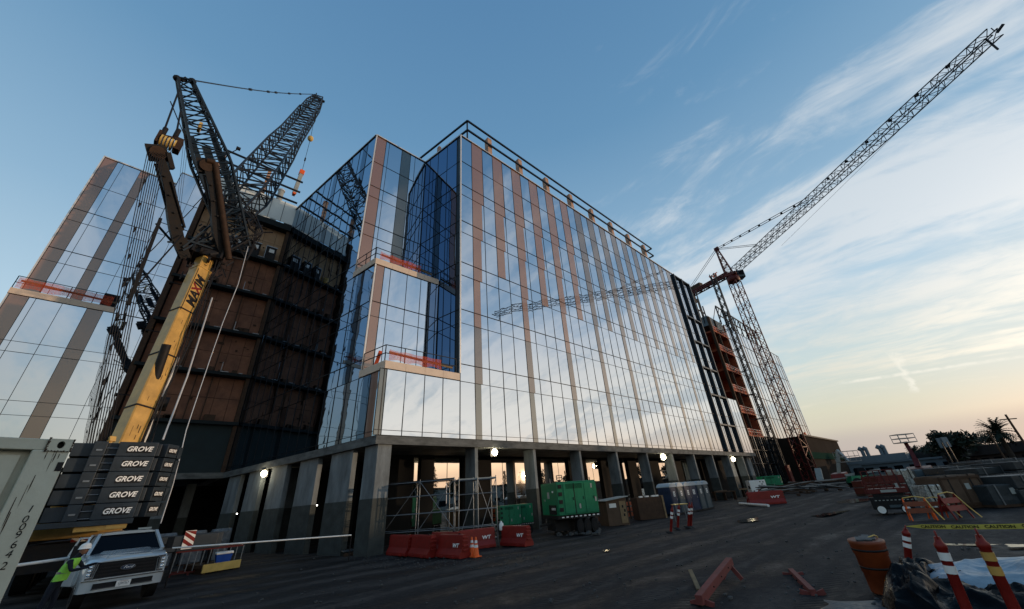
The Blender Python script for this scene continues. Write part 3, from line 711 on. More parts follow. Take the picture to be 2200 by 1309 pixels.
wbox(-.12, 5.78, -.1, 2.38, 18.82, 19.3, 'fascia_panel', 'fascia')
wbox(-.12, -.02, 2.3, 2.6, 19.3, 35.9, 'corner_trim', 'trim'); wbox(-.12, -.02, 0, .3, 5.8, 18.8, 'corner_trim', 'trim')
wbox(-.1, 5.8, 2.3, 2.52, 35.81, 35.92, 'coping', 'trim'); wbox(5.8, 8.75, -.06, .2, 35.81, 35.92, 'coping', 'trim')
wbox(-.2, 9, -.2, 3, 5.3, 5.78, 'floor_slab', 'slab')
a = WP+WU*.1+Vector((0, 0, 0)); b2 = WP+WU*5.7
railing([(a.x-.2, a.y+.05), (b2.x, b2.y+.05)], 19.3)
netting((a.x-.1, a.y+.02, 0), (b2.x-.3, b2.y+.02, 0), 19.35, 20.3)
MB().bar((a.x, a.y+.2, 20.1), (b2.x, b2.y+.2, 19.85), .06, .16).build('timber_rail', 'wood', BL)
wbox(4.55, 5.6, 2.25, 2.38, 19.32, 21.4, 'terrace_door', 'winglass')
# ---- concrete columns
def column(c, ax, ay, z1=5.34):
    mb = MB(); mb.obox((c[0], c[1], z1/2), ax, ay, (0, 0, z1/2)); o = mb.build('concrete_column', 'conc', BL, bevel=.015)
    ax2 = Vector(ax); ay2 = Vector(ay); ax2 = ax2*(1+.012/ax2.length); ay2 = ay2*(1+.012/ay2.length)
    mb = MB(); mb.obox((c[0], c[1], 1.3), ax2, ay2, (0, 0, 1.3)); mb.build('column_coating', 'conc_dk', o)
column((CXB+.38, CYB+.62), (.42, 0, 0), LU*.62+Vector((0, 0, 0)))
for k in range(10):
    x = 17.08+5.655*k-.14
    if x > 72: break
    column((x, CYB+.55), (.13, 0, 0), (0, .55, 0))
    column((x, CYB+7.5), (.2, 0, 0), (0, .5, 0))
for x in (64.6, 68.6, 72.3): column((x, CYB+.9), (.9, 0, 0), (0, .2, 0))
for d in (3.67, 7.7, 11.98, 15.94, 20.0):
    q = Vector((CXB, CYB, 0))+LU*d-LN*.22; column((q.x, q.y), LU*1.2, LN*.16)
for x, y in ((2.5, 45), (-1.5, 45), (-6, 45.6), (4.6, 50), (0, 50), (9.5, 36), (11, 30)): column((x, y), (.35, 0, 0), (0, .35, 0))
# lobby wall with glass bays and dark piers
LY = 27.0
wins = [(14.8, 15.4), (16.5, 19.1), (22.0, 26.3), (28, 32), (34.9, 37.5), (39.1, 39.8), (41.7, 42.9), (44.8, 46.4), (50.2, 53.0), (56.6, 59.4), (61.5, 63)]
mb = MB(); xs = 13.0
for a, b2 in wins:
    mb.box((xs, LY-.25, 0), (a, LY+.2, 5.33)); mb.box((a, LY-.2, 5.2), (b2, LY+.2, 5.33)); xs = b2
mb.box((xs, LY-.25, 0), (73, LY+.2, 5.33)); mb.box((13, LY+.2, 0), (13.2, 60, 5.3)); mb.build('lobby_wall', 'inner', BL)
for a, b2 in wins:
    n = max(1, round((b2-a)/1.4))
    for i in range(n):
        x0 = a+(b2-a)*i/n; x1 = a+(b2-a)*(i+1)/n
        mb = MB(); mb.box((x0+.03, LY, 0), (x1-.03, LY+.04, 5.2)); mb.build('lobby_window', 'glass_gf', BL)
mb = MB(); mb.box((-14, 52, 0), (12.9, 52.4, 5.3)); mb.build('back_wall', 'inner', BL)
mb = MB(); mb.box((12.6, 31, 0), (12.9, 52, 5.3)); mb.build('back_wall', 'inner', BL)
# build panes: the largest as parts, the rest as one part per kind
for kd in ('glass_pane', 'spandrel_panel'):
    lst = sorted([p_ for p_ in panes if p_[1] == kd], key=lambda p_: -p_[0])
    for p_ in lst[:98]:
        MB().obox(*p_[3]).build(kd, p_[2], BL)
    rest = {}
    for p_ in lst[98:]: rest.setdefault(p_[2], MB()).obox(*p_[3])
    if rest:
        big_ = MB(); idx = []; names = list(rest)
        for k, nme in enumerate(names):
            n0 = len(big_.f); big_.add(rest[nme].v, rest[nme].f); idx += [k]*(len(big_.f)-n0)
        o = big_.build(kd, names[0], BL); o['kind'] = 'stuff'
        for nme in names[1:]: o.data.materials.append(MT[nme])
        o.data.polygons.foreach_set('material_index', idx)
# ================================================================ MOBILE CRANE
def lerp(a, b, f): return Vector(a)+(Vector(b)-Vector(a))*f
CR = thing('mobile_crane', 'yellow mobile crane with dark lattice jib and stacked grey counterweights', 'crane', (-.4, 27, 0), world=True)
# counterweight slabs, rear face towards the camera
CWL, CWR, YR = -2.0, .62, 24.0
def shear_x(z): return 0
for k in range(5):
    z0 = 2.47+k*.585; z1 = z0+.57
    o = None; mb = MB()
    mb.box((CWR-1.28, YR, z0), (CWR-.02, YR+1.3, z1))          # right block
    mb.box((CWR-2.02, YR+.02, z0), (CWR-1.62, YR+1.3, z1))     # middle post
    mb.box((CWR-1.62, YR+.28, z0+.02), (CWR-1.28, YR+1.3, z1-.02))
    mb.box((CWR-.02, YR+.22, z0+.03), (CWR+.12, YR+1.25, z1-.03))
    mb.box((CWR-2.62, YR+.35, z0+.02), (CWR-2.02, YR+1.3, z1-.04))
    o = mb.build('counterweight_slab', 'cwt', CR, bevel=.02)
    mb = MB()
    for zz in (.07, .33): mb.tube((CWR-1.62, YR+.2, z0+zz), (CWR-1.28, YR+.2, z0+zz), .018)
    mb.box((CWR-1.9, YR-.012, z0+.2), (CWR-1.72, YR+.02, z0+.26)); mb.build('lifting_rod', 'galv', o)
    mb = MB(); mb.box((CWR-.98, YR-.008, z0+.13), (CWR-.2, YR-.001, z0+.43)); mb.build('name_plate', 'ink', o)
    text('GROVE', .27, 'lettering', 'letter', o, frame((CWR-.59, YR-.012, z0+.28), (1, 0, 0), (0, 0, 1)), .003, shear=.25, sx=.92, bold=.008)
    sd = Vector((math.cos(R(52)), math.sin(R(52)), 0)); sn = Vector((sd.y, -sd.x, 0)); sc_ = Vector((CWR+.42, YR+.62, z0+.285))
    sb = MB().obox(sc_, sd*.34, sn*.16, (0, 0, .272)).build('side_weight', 'cwt', o, bevel=.015)
    MB().obox(sc_+sd*.42+Vector((.12, .3, 0)), sd*.12, sn*.1, (0, 0, .25)).build('side_weight', 'cwt', o)
    MB().obox(sc_+sn*.163, sd*.27, sn*.003, (0, 0, .13)).build('name_plate', 'ink', sb)
    text('GROVE', .19, 'lettering', 'letter', sb, frame(sc_+sn*.17, sd, (0, 0, 1)), .003, shear=.25, sx=.72, bold=.006)
mb = MB()   # older weights at the left
for k in range(4):
    z0 = 2.5+k*.5; mb.box((CWR-3.0, YR+.12, z0), (CWR-2.68, YR+1.3, z0+.48)); mb.box((CWR-4.3, YR+.4, z0), (CWR-3.35, YR+1.3, z0+.46))
mb.build('side_counterweight', 'cwt', CR, bevel=.02)
mb = MB(); mb.box((CWR-4.4, YR-.06, 2.28), (CWR+.02, YR+1.6, 2.46)); mb.build('counterweight_tray', 'cwt', CR)
mb = MB(); mb.box((CWR-1.6, YR+.05, 2.1), (CWR-.15, YR+1.3, 2.27)); mb.box((CWR-.72, YR+.0, 2.12), (CWR-.12, YR+.04, 2.27)); mb.build('yellow_box', 'yellow', CR)
# superstructure
mb = MB(); mb.box((-2.35, 26.1, 1.9), (.45, 33, 2.9)); mb.box((-2.1, 26.0, 4.35), (-.95, 29.6, 5.0)); mb.box((-2.1, 27.4, 2.9), (-1.7, 30, 4.4)); mb.box((-.2, 27.4, 2.9), (.15, 30, 4.6))
mb.build('superstructure', 'yellow', CR, bevel=.03)
mb = MB()
for i in range(5): mb.tube((-1.62+.0*i, 26.2, 5.2), (-1.0, 26.2, 5.2), .01)
for i in range(6): mb.lathe([(.05, 0), (.33, 0), (.36, .035), (.33, .07), (.05, .07)], 14)
mb2 = MB()
for i in range(6):
    x = -1.75+i*.11; mb2.tube((x, 26.3, 5.25), (x+.07, 26.3, 5.25), .34, 16)
mb2.build('hoist_sheave', 'steel_dk', CR)
mb = MB(); mb.bar((-1.28, 26.2, 4.9), (-1.05, 26.2, 5.75), .2, .18); mb.bar((-1.05, 26.2, 5.75), (-1.0, 26.1, 5.8), .24); mb.build('yellow_bracket', 'yellow', CR, bevel=.02)
mb = MB()
for i in range(5): mb.box((-2.1, 25.95, 4.08+i*.06), (-1.0, 26.3, 4.11+i*.06))
mb.build('grille', 'steel_br', CR)
mb = MB(); mb.box((-2.0, 25.9, 3.2), (-.9, 29, 4.0)); mb.build('engine_housing', 'steel_dk', CR)
# carrier
mb = MB(); mb.box((-2.3, 25.2, .85), (.7, 38, 1.75)); mb.build('carrier_chassis', 'steel_dk', CR)
mb = MB(); mb.box((-5.3, 26.6, .95), (4.3, 27.3, 1.62)); mb.box((1.2, 26.5, .98), (4.1, 26.6, 1.6)); mb.build('outrigger_beam', 'cwt', CR, bevel=.02)
for x in (-5.0, 4.0):
    mb = MB(); mb.tube((x, 26.9, .12), (x, 26.9, 1.5), .11, 10); mb.lathe([(.1, .1), (.45, .1), (.45, .03), (.1, .02)][::-1], 14, (x, 26.9, 0)); mb.build('outrigger_foot', 'steel_dk', CR)
for x in (-2.0, .4):
    for y in (28.2, 30, 31.8, 34, 36):
        mb = MB(); mb.tube((x-.22, y, .72), (x+.22, y, .72), .70, 20); mb.build('wheel', 'black', CR)
# red and white outrigger boards
def stripe_board(c, name='warning_board', rz=0, par=CR, wd=.42, ht=.75):
    u_ = Vector((math.cos(rz), math.sin(rz), 0)); c = Vector(c)
    mb = MB(); mb.obox(c, u_*wd/2, (0, .012, 0), (0, 0, ht/2)); o = mb.build(name, 'white', par)
    mb = MB()
    for k in range(3):
        z = -ht/2+.02+k*ht/2.6; pts = [(-wd/2, z+.26), (wd/2, z-.04), (wd/2, z+.12), (-wd/2, z+.42)]
        pts = [(a, max(-ht/2, min(ht/2, b2))) for a, b2 in pts]
        P = [c+u_*a+Vector((0, -.016, b2)) for a, b2 in pts]+[c+u_*a+Vector((0, -.013, b2)) for a, b2 in pts]
        mb.add(P, [(0, 1, 2, 3), (7, 6, 5, 4)])
    mb.build('red_stripe', 'red', o); return o
p_ = at(404, 1171, 26.4); stripe_board((p_.x, 26.45, 1.42))
p_ = at(176, 1156, 26.3); stripe_board((p_.x, 26.35, 1.8), wd=.6)
# main boom
B0 = Vector((-.70, 27.4, 3.0)); B1 = at(441, 556, 30.3)
bd = (B1-B0).normalized(); bu = bd.cross(Vector((1, 0, 0))).normalized(); bx = bu.cross(bd).normalized()
if bu.z < 0: bu = -bu
ra = R(32); bu2 = bu*math.cos(ra)+bx*math.sin(ra); bx2 = bx*math.cos(ra)-bu*math.sin(ra)
def boomsec(c, w_, h_):
    r_ = w_*.28; pts = []
    for a, b2 in ((-.5, .44), (-.44, .5), (.44, .5), (.5, .44), (.5, -.36), (.36, -.5), (.15, -.5), (-.15, -.5), (-.36, -.5), (-.5, -.36)): pts.append(c+bx2*a*w_+bu2*b2*h_)
    return pts
def boomseg(f0, f1, w_, h_, name, m):
    mb = MB(); mb.loft([boomsec(lerp(B0, B1, f0), w_, h_), boomsec(lerp(B0, B1, f1), w_, h_)], False); return mb.build(name, m, CR)
boomseg(0, .93, .90, .90, 'boom_base_section', 'yellow'); boomseg(.93, 1.0, .78, .78, 'boom_inner_section', 'yellow')
Bl = (B1-B0).length
for f in (.30, .50, .70, .925):
    c = lerp(B0, B1, f); s1 = boomsec(c-bd*.04, .96, .96); s2 = boomsec(c+bd*.04, .96, .96); mb = MB(); mb.loft([s1, s2], False)
    mb.build('boom_collar', 'steel_dk' if f != .925 else 'yellow', CR)
mb = MB()   # hose guides and cable arms
for f in (.36, .62, .86):
    c = lerp(B0, B1, f); mb.bar(c-bx*1.15+bu*-.6, c+bx*.95+bu*-.6, .05); mb.bar(c-bx*1.15-bu*.6, c-bx*1.15-bu*.8, .12)
mb.build('cable_arm', 'steel_dk', CR)
# lettering along the boom
for ch, f, mm in (('MA', .76, 'ink'), ('X', .808, 'red'), ('IM', .848, 'ink')): text(ch, .78, 'lettering', mm, CR, frame(lerp(B0, B1, f)+bu2*.455+bx2*.02, bd, -bx2), .006, shear=.3, sx=1.0, bold=.03)
mb = MB(); mb.obox(lerp(B0, B1, .80)+bu2*.448+bx2*.38, bd*1.7, bx2*.02, bu2*.006); mb.obox(lerp(B0, B1, .80)+bu2*.448-bx2*.38, bd*1.7, bx2*.02, bu2*.006); mb.build('decal_stripe', 'ink', CR)
mb = MB(); rr = random.Random(8)
for i in range(26): f = rr.uniform(.15, .92); mb.obox(lerp(B0, B1, f)+bu2*.4505+bx2*rr.uniform(-.36, .36), bd*rr.uniform(.03, .25), bx2*rr.uniform(.004, .02), bu2*.002)
mb.build('scuff_mark', 'steel_br', CR)
# lift cylinder with white rod
mb = MB(); mb.tube(Vector((-.2, 29.5, 2.6)), lerp(B0, B1, .52)-bu*-.9, .22, 12); mb.build('lift_cylinder', 'steel_dk', CR)
mb = MB(); mb.tube(lerp(B0, B1, .05)+bx*.72-bu*.35, lerp(B0, B1, .52)+bx*.70-bu*.4, .06, 8); mb.build('boom_pipe', 'white', CR)
mb = MB(); c = lerp(B0, B1, .33)+bx*.86-bu*.2; mb.tube(c-bx*.2, c+bx*.2, .38, 16); mb.build('hose_reel', 'steel_dk', CR)
# boom head
mb = MB(); hw = .95
mb.obox(B1+bd*.15, bx*.95, bu*.62, bd*.28); mb.obox(B1+bd*.62, bx*.62, bu*.5, bd*.22)
for s in (-1, 1): mb.obox(B1+bx*.78*s+bd*.5, bx*.07, bu*.85, bd*.75)
for s in (-.6, -.2, .2, .6): mb.bar(B1+bx*s-bu*.6-bd*.3, B1+bx*s-bu*.66+bd*.5, .1)
mb.bar(B1-bx*1.15, B1+bx*1.15, .14); mb.build('boom_head', 'steel_dk', CR, bevel=.02)
mb = MB()
for s in (-.22, -.08, .28, .42): mb.tube(B1+bd*.95+bx*s-bu*.3, B1+bd*.95+bx*(s+.06)-bu*.3, .34, 14)
mb.build('head_sheave', 'yellow_p', CR)
mb = MB()
for k in range(4): mb.bar(B1+bd*(.02+.16*k)-bx*.72-bu*.68, B1+bd*(.02+.16*k)+bx*.72-bu*.68, .05, .05)
mb.build('head_rung', 'galv', CR)
# two splayed guying arms
def arm(a, b2, w0, w1, name):
    a = Vector(a); b2 = Vector(b2); d = (b2-a).normalized(); s_ = d.cross(Vector((0, 1, 0))).normalized(); t_ = s_.cross(d)
    mb = MB()
    N_ = 10; secs = []
    for i in range(N_+1):
        f = i/N_; wv = (w0+(w1-w0)*f)*(1+.25*math.sin(f*math.pi)); c = a+(b2-a)*f+s_*.12*math.sin(f*math.pi*2)
        secs.append([c+s_*wv*.5*i_+t_*wv*.45*j for i_, j in ((-1, -1), (1, -1), (1, 1), (-1, 1))])
    mb.loft(secs, False)
    for f in (.15, .3, .45, .62, .8): c = a+(b2-a)*f; mb.obox(c-s_*(.24+.06*math.sin(f*40)), s_*(.08+.05*math.sin(f*23)**2), t_*.2, d*(.15+.2*math.sin(f*31)**2)); mb.tube(c-t_*.4, c+t_*.4, .06)
    o = mb.build(name, 'steel_dk', CR)
    mb = MB(); mb.tube(a+s_*.3, b2+s_*.24-d*.5, .07, 8); mb.bar(a+(b2-a)*.3-s_*.3-t_*.3, a+(b2-a)*.75-s_*.25-t_*.3, .12); mb.build('arm_hydraulic', 'steel_dk', o)
    mb = MB()
    for s in (-.2, -.07, .06, .19): mb.tube(b2+d*.15+t_*s-t_*.03, b2+d*.15+t_*s+t_*.03, .42, 14)
    mb.build('arm_sheave', 'steel_br', o)
    mb = MB(); mb.obox(b2+d*.2, s_*.5, t_*.05, d*.5); mb.obox(b2+d*.2+t_*.33, s_*.45, t_*.04, d*.5); mb.obox(b2-d*.3-s_*.5, s_*.12, t_*.3, d*.5); mb.build('arm_head', 'steel_dk', o)
    return o
A0 = at(398, 555, 30.0); A1 = at(340, 335, 27.6); arm(A0, A1, .55, .42, 'guying_arm')
A2 = at(482, 552, 30.0); A3 = at(444, 362, 28.2); o_arm = arm(A2, A3, .5, .42, 'guying_arm')
mb = MB(); mb.tube(at(492, 558, 29.6), at(462, 350, 27.9), .2, 10); mb.tube(at(462, 350, 27.9), at(444, 345, 27.9), .2, 10); mb.build('brown_strut', 'steel_br', CR)
# lattice mast of the luffing jib
MF = at(512, 535, 31.5); MTp = at(397, 172, 29.2); 
def tapered(p, q, wf, wm, wt, hf, hm, ht, km, n, name, m, rc=.06, rl=.032, up=(0, 0, 1), plates=False):
    p = Vector(p); q = Vector(q); d = q-p; dn = d.normalized(); upv = Vector(up); a = dn.cross(upv).normalized(); b2 = a.cross(dn).normalized()
    def sec(t_):
        if t_ < km: f = t_/km; W = wf+(wm-wf)*f; Hh = hf+(hm-hf)*f
        else: f = (t_-km)/(1-km); W = wm+(wt-wm)*f; Hh = hm+(ht-hm)*f
        c = p+d*t_; return [c+a*W/2*i+b2*Hh/2*j for i, j in ((-1, -1), (1, -1), (1, 1), (-1, 1))]
    S = [sec(i/n) for i in range(n+1)]; mb = MB(); ml = MB()
    for i in range(n):
        for k in range(4):
            mb.bar(S[i][k], S[i+1][k], rc*2); k2 = (k+1) % 4
            if i % 2 == 0: ml.bar(S[i][k], S[i+1][k2], rl*2)
            else: ml.bar(S[i][k2], S[i+1][k], rl*2)
            ml.bar(S[i][k], S[i][k2], rl*2)
    for k in range(4): ml.bar(S[-1][k], S[-1][(k+1) % 4], rl*3)
    o = mb.build(name, m, CR); ml.build('lacing', m, o); return o, S
side = bx
mo, S = tapered(MF, MTp, 1.3, 2.35, .9, .9, 1.1, .35, .52, 18, 'jib_mast', 'steel_blue', .075, .035, up=(0, 1, 0))
mb = MB()
for k0, k1, f0, f1 in ((0, 3, 5, 13), (1, 2, 3, 12)):
    a = lerp(S[f0][k0], S[f0][k1], .5); b2 = lerp(S[f1][k0], S[f1][k1], .5); a = lerp(a, lerp(S[f0][0], S[f0][2], .5), .25); b2 = lerp(b2, lerp(S[f1][0], S[f1][2], .5), .25); mb.bar(a, b2, .34, .05, up=(0, 1, 0))
c0 = lerp(S[9][0], S[9][2], .5); c1 = lerp(S[11][0], S[11][2], .5); mb.bar(c0, c1, .5, .2, up=(0, 1, 0)); mb.build('mast_plate', 'steel_blue', mo)
mb = MB(); mb.bar(lerp(S[-1][0], S[-1][3], .5)-Vector((.35, 0, 0)), lerp(S[-1][1], S[-1][2], .5)+Vector((.25, 0, 0)), .2); 
for e_ in (lerp(S[-1][0], S[-1][3], .5), lerp(S[-1][1], S[-1][2], .5)): mb.sphere(e_, .26)
mb.build('mast_head', 'steel_dk', mo)
mb = MB(); c0 = lerp(S[13][0], S[13][2], .5); mb.tube(c0-Vector((.08, .0, 0)), c0+Vector((.08, .0, 0)), .42, 16); mb.build('mast_sheave', 'yellow_p', mo)
mb = MB(); a = S[10][1] if S[10][1].x > S[10][0].x else S[10][0]; mb.bar(a, a+Vector((.45, 0, .9)), .05); mb.obox(a+Vector((.45, 0, .95)), (.14, 0, 0), (0, .1, 0), (0, 0, .1)); mb.build('wind_gauge', 'steel_dk', mo)
# luffing jib
JF = at(484, 482, 31.5); JT = at(684, 212, 50.0)
JM = at(600, 340, 36)
jd = (JT-JF)
jo, SJ = tapered(JF, lerp(JF, JT, .42), 1.2, 2.7, 2.5, 1.1, 2.3, 2.0, .36, 12, 'luffing_jib', 'lattice', .07, .04)
jo2, SJ2 = tapered(lerp(JF, JT, .42), lerp(JF, JT, .78), 2.5, 2.2, 2.1, 2.0, 1.7, 1.6, .3, 13, 'luffing_jib', 'lattice', .06, .035)
jo3, SJ3 = tapered(lerp(JF, JT, .78), JT, 1.9, 1.9, 1.3, 1.5, 1.4, .9, .5, 8, 'luffing_jib', 'lattice', .06, .035)
mb = MB()
for s in (-.5, .5): mb.tube(JT+Vector((s-.06, 0, .2)), JT+Vector((s+.06, 0, .2)), .55, 14)
mb.bar(JT-Vector((1, 0, 0)), JT+Vector((1, 0, 0)), .3); mb.bar(JT, JT+Vector((.6, .9, .9)), .3); mb.build('jib_head', 'steel_dk', CR)
# foot truss that joins jib, mast and boom
mb = MB()
J0 = [B1+bx*s+bd*.7 for s in (-.7, .7)]; K = [at(565, 500, 31), at(552, 470, 33), at(500, 400, 31.5), at(480, 470, 31), at(530, 560, 30.6), at(545, 520, 32)]
for a in J0:
    for b2 in K: mb.bar(a, b2, .09)
for i in range(len(K)): mb.bar(K[i], K[(i+1) % len(K)], .08); mb.bar(K[i], K[(i+2) % len(K)], .06)
for i in range(6): mb.bar(lerp(K[1], K[0], i/6), lerp(K[5], K[4], i/6), .06)
rr = random.Random(4)
for i in range(22):
    a = lerp(lerp(K[0], K[3], rr.random()), lerp(K[1], K[4], rr.random()), rr.random()); b2 = a+Vector((rr.uniform(-.8, .8), rr.uniform(-.4, .4), rr.uniform(-.7, .7))); mb.bar(a, b2, rr.choice((.05, .08, .12)))
mb.build('jib_foot_truss', 'steel_dk', CR)
mb = MB(); rr = random.Random(14)
for i in range(70):
    a = B1+bx*rr.uniform(-1.0, 1.25)+bu*rr.uniform(-.3, .8)+bd*rr.uniform(-1.6, 2.6); q_ = a+bd*rr.uniform(-.7, .7)+bx*rr.uniform(-.4, .4)+bu*rr.uniform(-.2, .2); mb.bar(a, q_, rr.choice((.03, .05, .08, .13)))
for i in range(8): a = B1+bx*rr.uniform(-.9, .9)+bu*.6+bd*rr.uniform(-.5, 1.8); mb.tube(a-bx*.08, a+bx*.08, rr.uniform(.12, .3), 12)
mb.build('head_fitting', 'steel_dk', CR)
mb = MB()
for k in range(4):
    pts = [lerp(B1+bx*(.6+.1*k)+bu*.5, B0+bx*(.75+.05*k)+bu*.3, f/10)+bx*.12*math.sin(f*1.3+k) for f in range(11)]; mb.path(pts, .03, 5)
mb.build('boom_hose', 'steel_dk', CR)
# strut lattices left of the head
mb = MB()
for a, b2 in (((392, 532), (500, 448)), ((392, 538), (470, 500)), ((395, 515), (490, 545)), ((335, 480), (392, 545)), ((360, 520), (500, 520))): mb.bar(at(*a, 29.4), at(*b2, 30.2), .1)
mb.build('cross_strut', 'steel_blue', CR)
# pendant from mast top to jib tip
mb = MB(); a = at(410, 172, 29.2); n = 14; pts = [lerp(a, JT+Vector((-1, 0, .2)), i/n)+Vector((0, 0, -.5*math.sin(math.pi*i/n))) for i in range(n+1)]
mb.path(pts, .055, 6)
for i in (4, 6, 7, 9, 11): mb.tube(lerp(pts[i], pts[i+1], .3), lerp(pts[i], pts[i+1], .5), .13, 6)
mb.build('jib_pendant', 'lattice', CR)
# rear pendants, block and hoist ropes
mb = MB(); tl = at(386, 190, 29.2)
b1 = at(350, 288, 27.5); b2 = at(378, 291, 27.5)
mb.tube(tl, b1, .055); mb.tube(at(388, 240, 29.0), b2, .055); mb.tube(at(366, 218, 28.6), at(384, 262, 28.6), .035); mb.tube(at(366, 218, 28.6), at(400, 300, 29), .03)
for q in (b1, b2): mb.tube(q+Vector((0, 0, .55)), q-Vector((0, 0, .2)), .14)
mb.build('rear_pendant', 'steel_dk', CR)
bc = at(360, 308, 27.4)
mb = MB(); mb.obox(bc+Vector((-.5, 0, .1)), (.07, 0, 0), (0, .3, 0), (.0, 0, .5)); mb.obox(bc+Vector((.5, 0, .1)), (.16, 0, 0), (0, .3, 0), (0, 0, .5))
mb.bar(b1, bc+Vector((-.3, 0, .4)), .2); mb.bar(b2, bc+Vector((.4, 0, .4)), .2); mb.bar(b1-Vector((.2, 0, .2)), b2+Vector((0, 0, -.3)), .14); mb.build('hoist_block', 'steel_br', CR)
mb = MB()
for i in range(5): mb.tube(bc+Vector((-.36+i*.17, 0, 0)), bc+Vector((-.28+i*.17, 0, 0)), .42, 14)
mb.build('block_sheave', 'yellow_p', CR)
rope0 = [at(336+i*3.0, 470+i*1.5, 27.4) for i in range(9)]
base = [Vector((-1.75+i*.085, 26.3, 5.4)) for i in range(9)]
mb = MB()
for i in range(9):
    t0 = lerp(A1, bc, .0)+Vector((-.3+i*.07, 0, 0))
    mb.tube(bc+Vector((-.35+i*.09, 0, -.2)), A1+Vector((-.45+i*.1, -.3, -.3)), .016, 4)
    mb.tube(A1+Vector((-.45+i*.1, -.3, -.3)), base[i], .026, 4)
for i in range(3): mb.tube(at(395+i*5, 300, 28.5), at(376+i*4, 480, 29), .014, 4)
mb.build('hoist_rope', 'steel_dk', CR)
mb = MB()
for i in range(8):
    f = .12+.1*i; a = lerp(A1+Vector((-.3, -.35, -.3)), base[2], f); mb.tube(a, a+Vector((0, 0, -.3)), .045, 6)
mb.build('rope_clamp', 'steel_dk', CR)
mb = MB(); mb.bar(at(345, 470, 27.4), at(275, 655, 27.2), .16); mb.bar(at(272, 640, 27.2), at(392, 505, 29), .06); mb.build('back_stay', 'steel_dk', CR)
# hook, line and hanging load
hk = at(667, 298, 49.0); ld = at(648, 372, 48.8)
HK = thing('crane_hook', 'yellow hook ball hanging on a thin rope from the jib tip', 'hook', tuple(hk), world=True)
mb = MB(); mb.sphere(hk, .42, 12, (1, 1, 1.25)); mb.build('hook_ball', 'yellow_p', HK)
mb = MB(); mb.tube(JT, hk, .03, 5); mb.build('hoist_line', 'steel_dk', HK)
mb = MB(); mb.tube(hk, ld, .03, 5); mb.tube(lerp(hk, ld, .58), lerp(hk, ld, .66), .1, 6); mb.build('sling', 'steel_dk', HK)
LB = at(634, 410, 48.6)
LD = thing('lifted_duct', 'pale duct section with orange end hanging from the crane above the roof rails', 'duct', tuple(LB), world=True)
mb = MB(); mb.bar(lerp(ld, LB, .0), lerp(ld, LB, 1.15), .5, .5); mb.build('duct_body', 'cream', LD, bevel=.05)
mb = MB(); mb.bar(ld+(ld-LB)*.12, lerp(ld, LB, .1), .62, .62); mb.build('orange_end', 'orange', LD, bevel=.05)
mb = MB(); mb.bar(lerp(ld, LB, 1.14), lerp(ld, LB, 1.22), .55, .35); mb.build('orange_end', 'orange', LD)
q = Vector((4.4, 46.5, 36)); ST = thing('vent_stack', 'round pale vent pipe standing on the roof behind the parapet', 'pipe', tuple(q), world=True)
MB().tube((4.4, 47.5, 35), (4.4, 47.5, 40.3), .35, 16).build('pipe_body', 'cream', ST); MB().tube((4.4, 47.5, 40.3), (4.4, 47.5, 40.5), .42, 16).build('pipe_rim', 'trim', ST)
# tag lines (white pipe and hose in front of the recess)
mb = MB(); a = at(522, 520, 34); pts = [at(x, y, 30+ (y-530)*-.009) for x, y in ((533, 530), (512, 610), (480, 690), (452, 770), (425, 850), (400, 925), (386, 985), (372, 1040), (345, 1125))]
tag(MB().path(pts, .022, 6).build('tag_line', 'trim', loc=pts[-1]), 'thin pale line hanging from the top ledge down past the plywood floors', 'line')
pts = [at(x, y, D) for x, y, D in ((456, 640, 31), (402, 810, 28.5), (350, 945, 27))]
tag(MB().path(pts, .045, 6).build('white_pipe', 'trim', loc=pts[-1]), 'long straight white pole leaning beside the yellow crane boom', 'pole')
# personnel hoist mast and drop pipes in front of the recess
mb = MB(); lattice(mb, (2.0, 43.4, 5.9), (-.9, 43.4, 29), .5, .5, .5, .5, 34, .035, .02, up=(0, 1, 0)); 
# ================================================================ CABINETS ON THE TOP LEDGE
for i, x in enumerate((1.3, 2.75, 4.3)):
    C_ = thing('roof_cabinet', ('first', 'middle', 'last')[i]+' from the left of the black cabinets on the top ledge of the plywood wall', 'cabinet', (x, YB-.25, 27.72), group='black cabinets on the top ledge', world=True)
    mb = MB(); mb.box((x, YB-.3, 27.72), (x+1.0, YB+.4, 29.3)); mb.build('cabinet_body', 'steel_dk', C_)
    mb = MB(); mb.box((x+.3, YB-.32, 28.6), (x+.8, YB-.302, 29.05)); mb.build('notice', 'white', C_)
    mb = MB(); mb.box((x-.05, YB-.36, 29.3), (x+1.05, YB-.2, 29.4)); mb.box((x-.05, YB-.36, 27.8), (x-.0, YB-.3, 29.3)); mb.build('cabinet_frame', 'galv', C_)
C_ = thing('fuel_drum', 'yellow drum on the top ledge left of the cabinets', 'drum', (.4, YB-.1, 27.72), world=True)
MB().lathe([(.35, 0), (.38, .05), (.38, .8), (.35, .85)], 14, (.4, YB-.1, 27.72)).build('drum_body', 'yellow', C_); MB().lathe([(.3, 0), (.3, .05)], 14, (.4, YB-.1, 28.57)).build('drum_lid', 'steel_dk', C_)
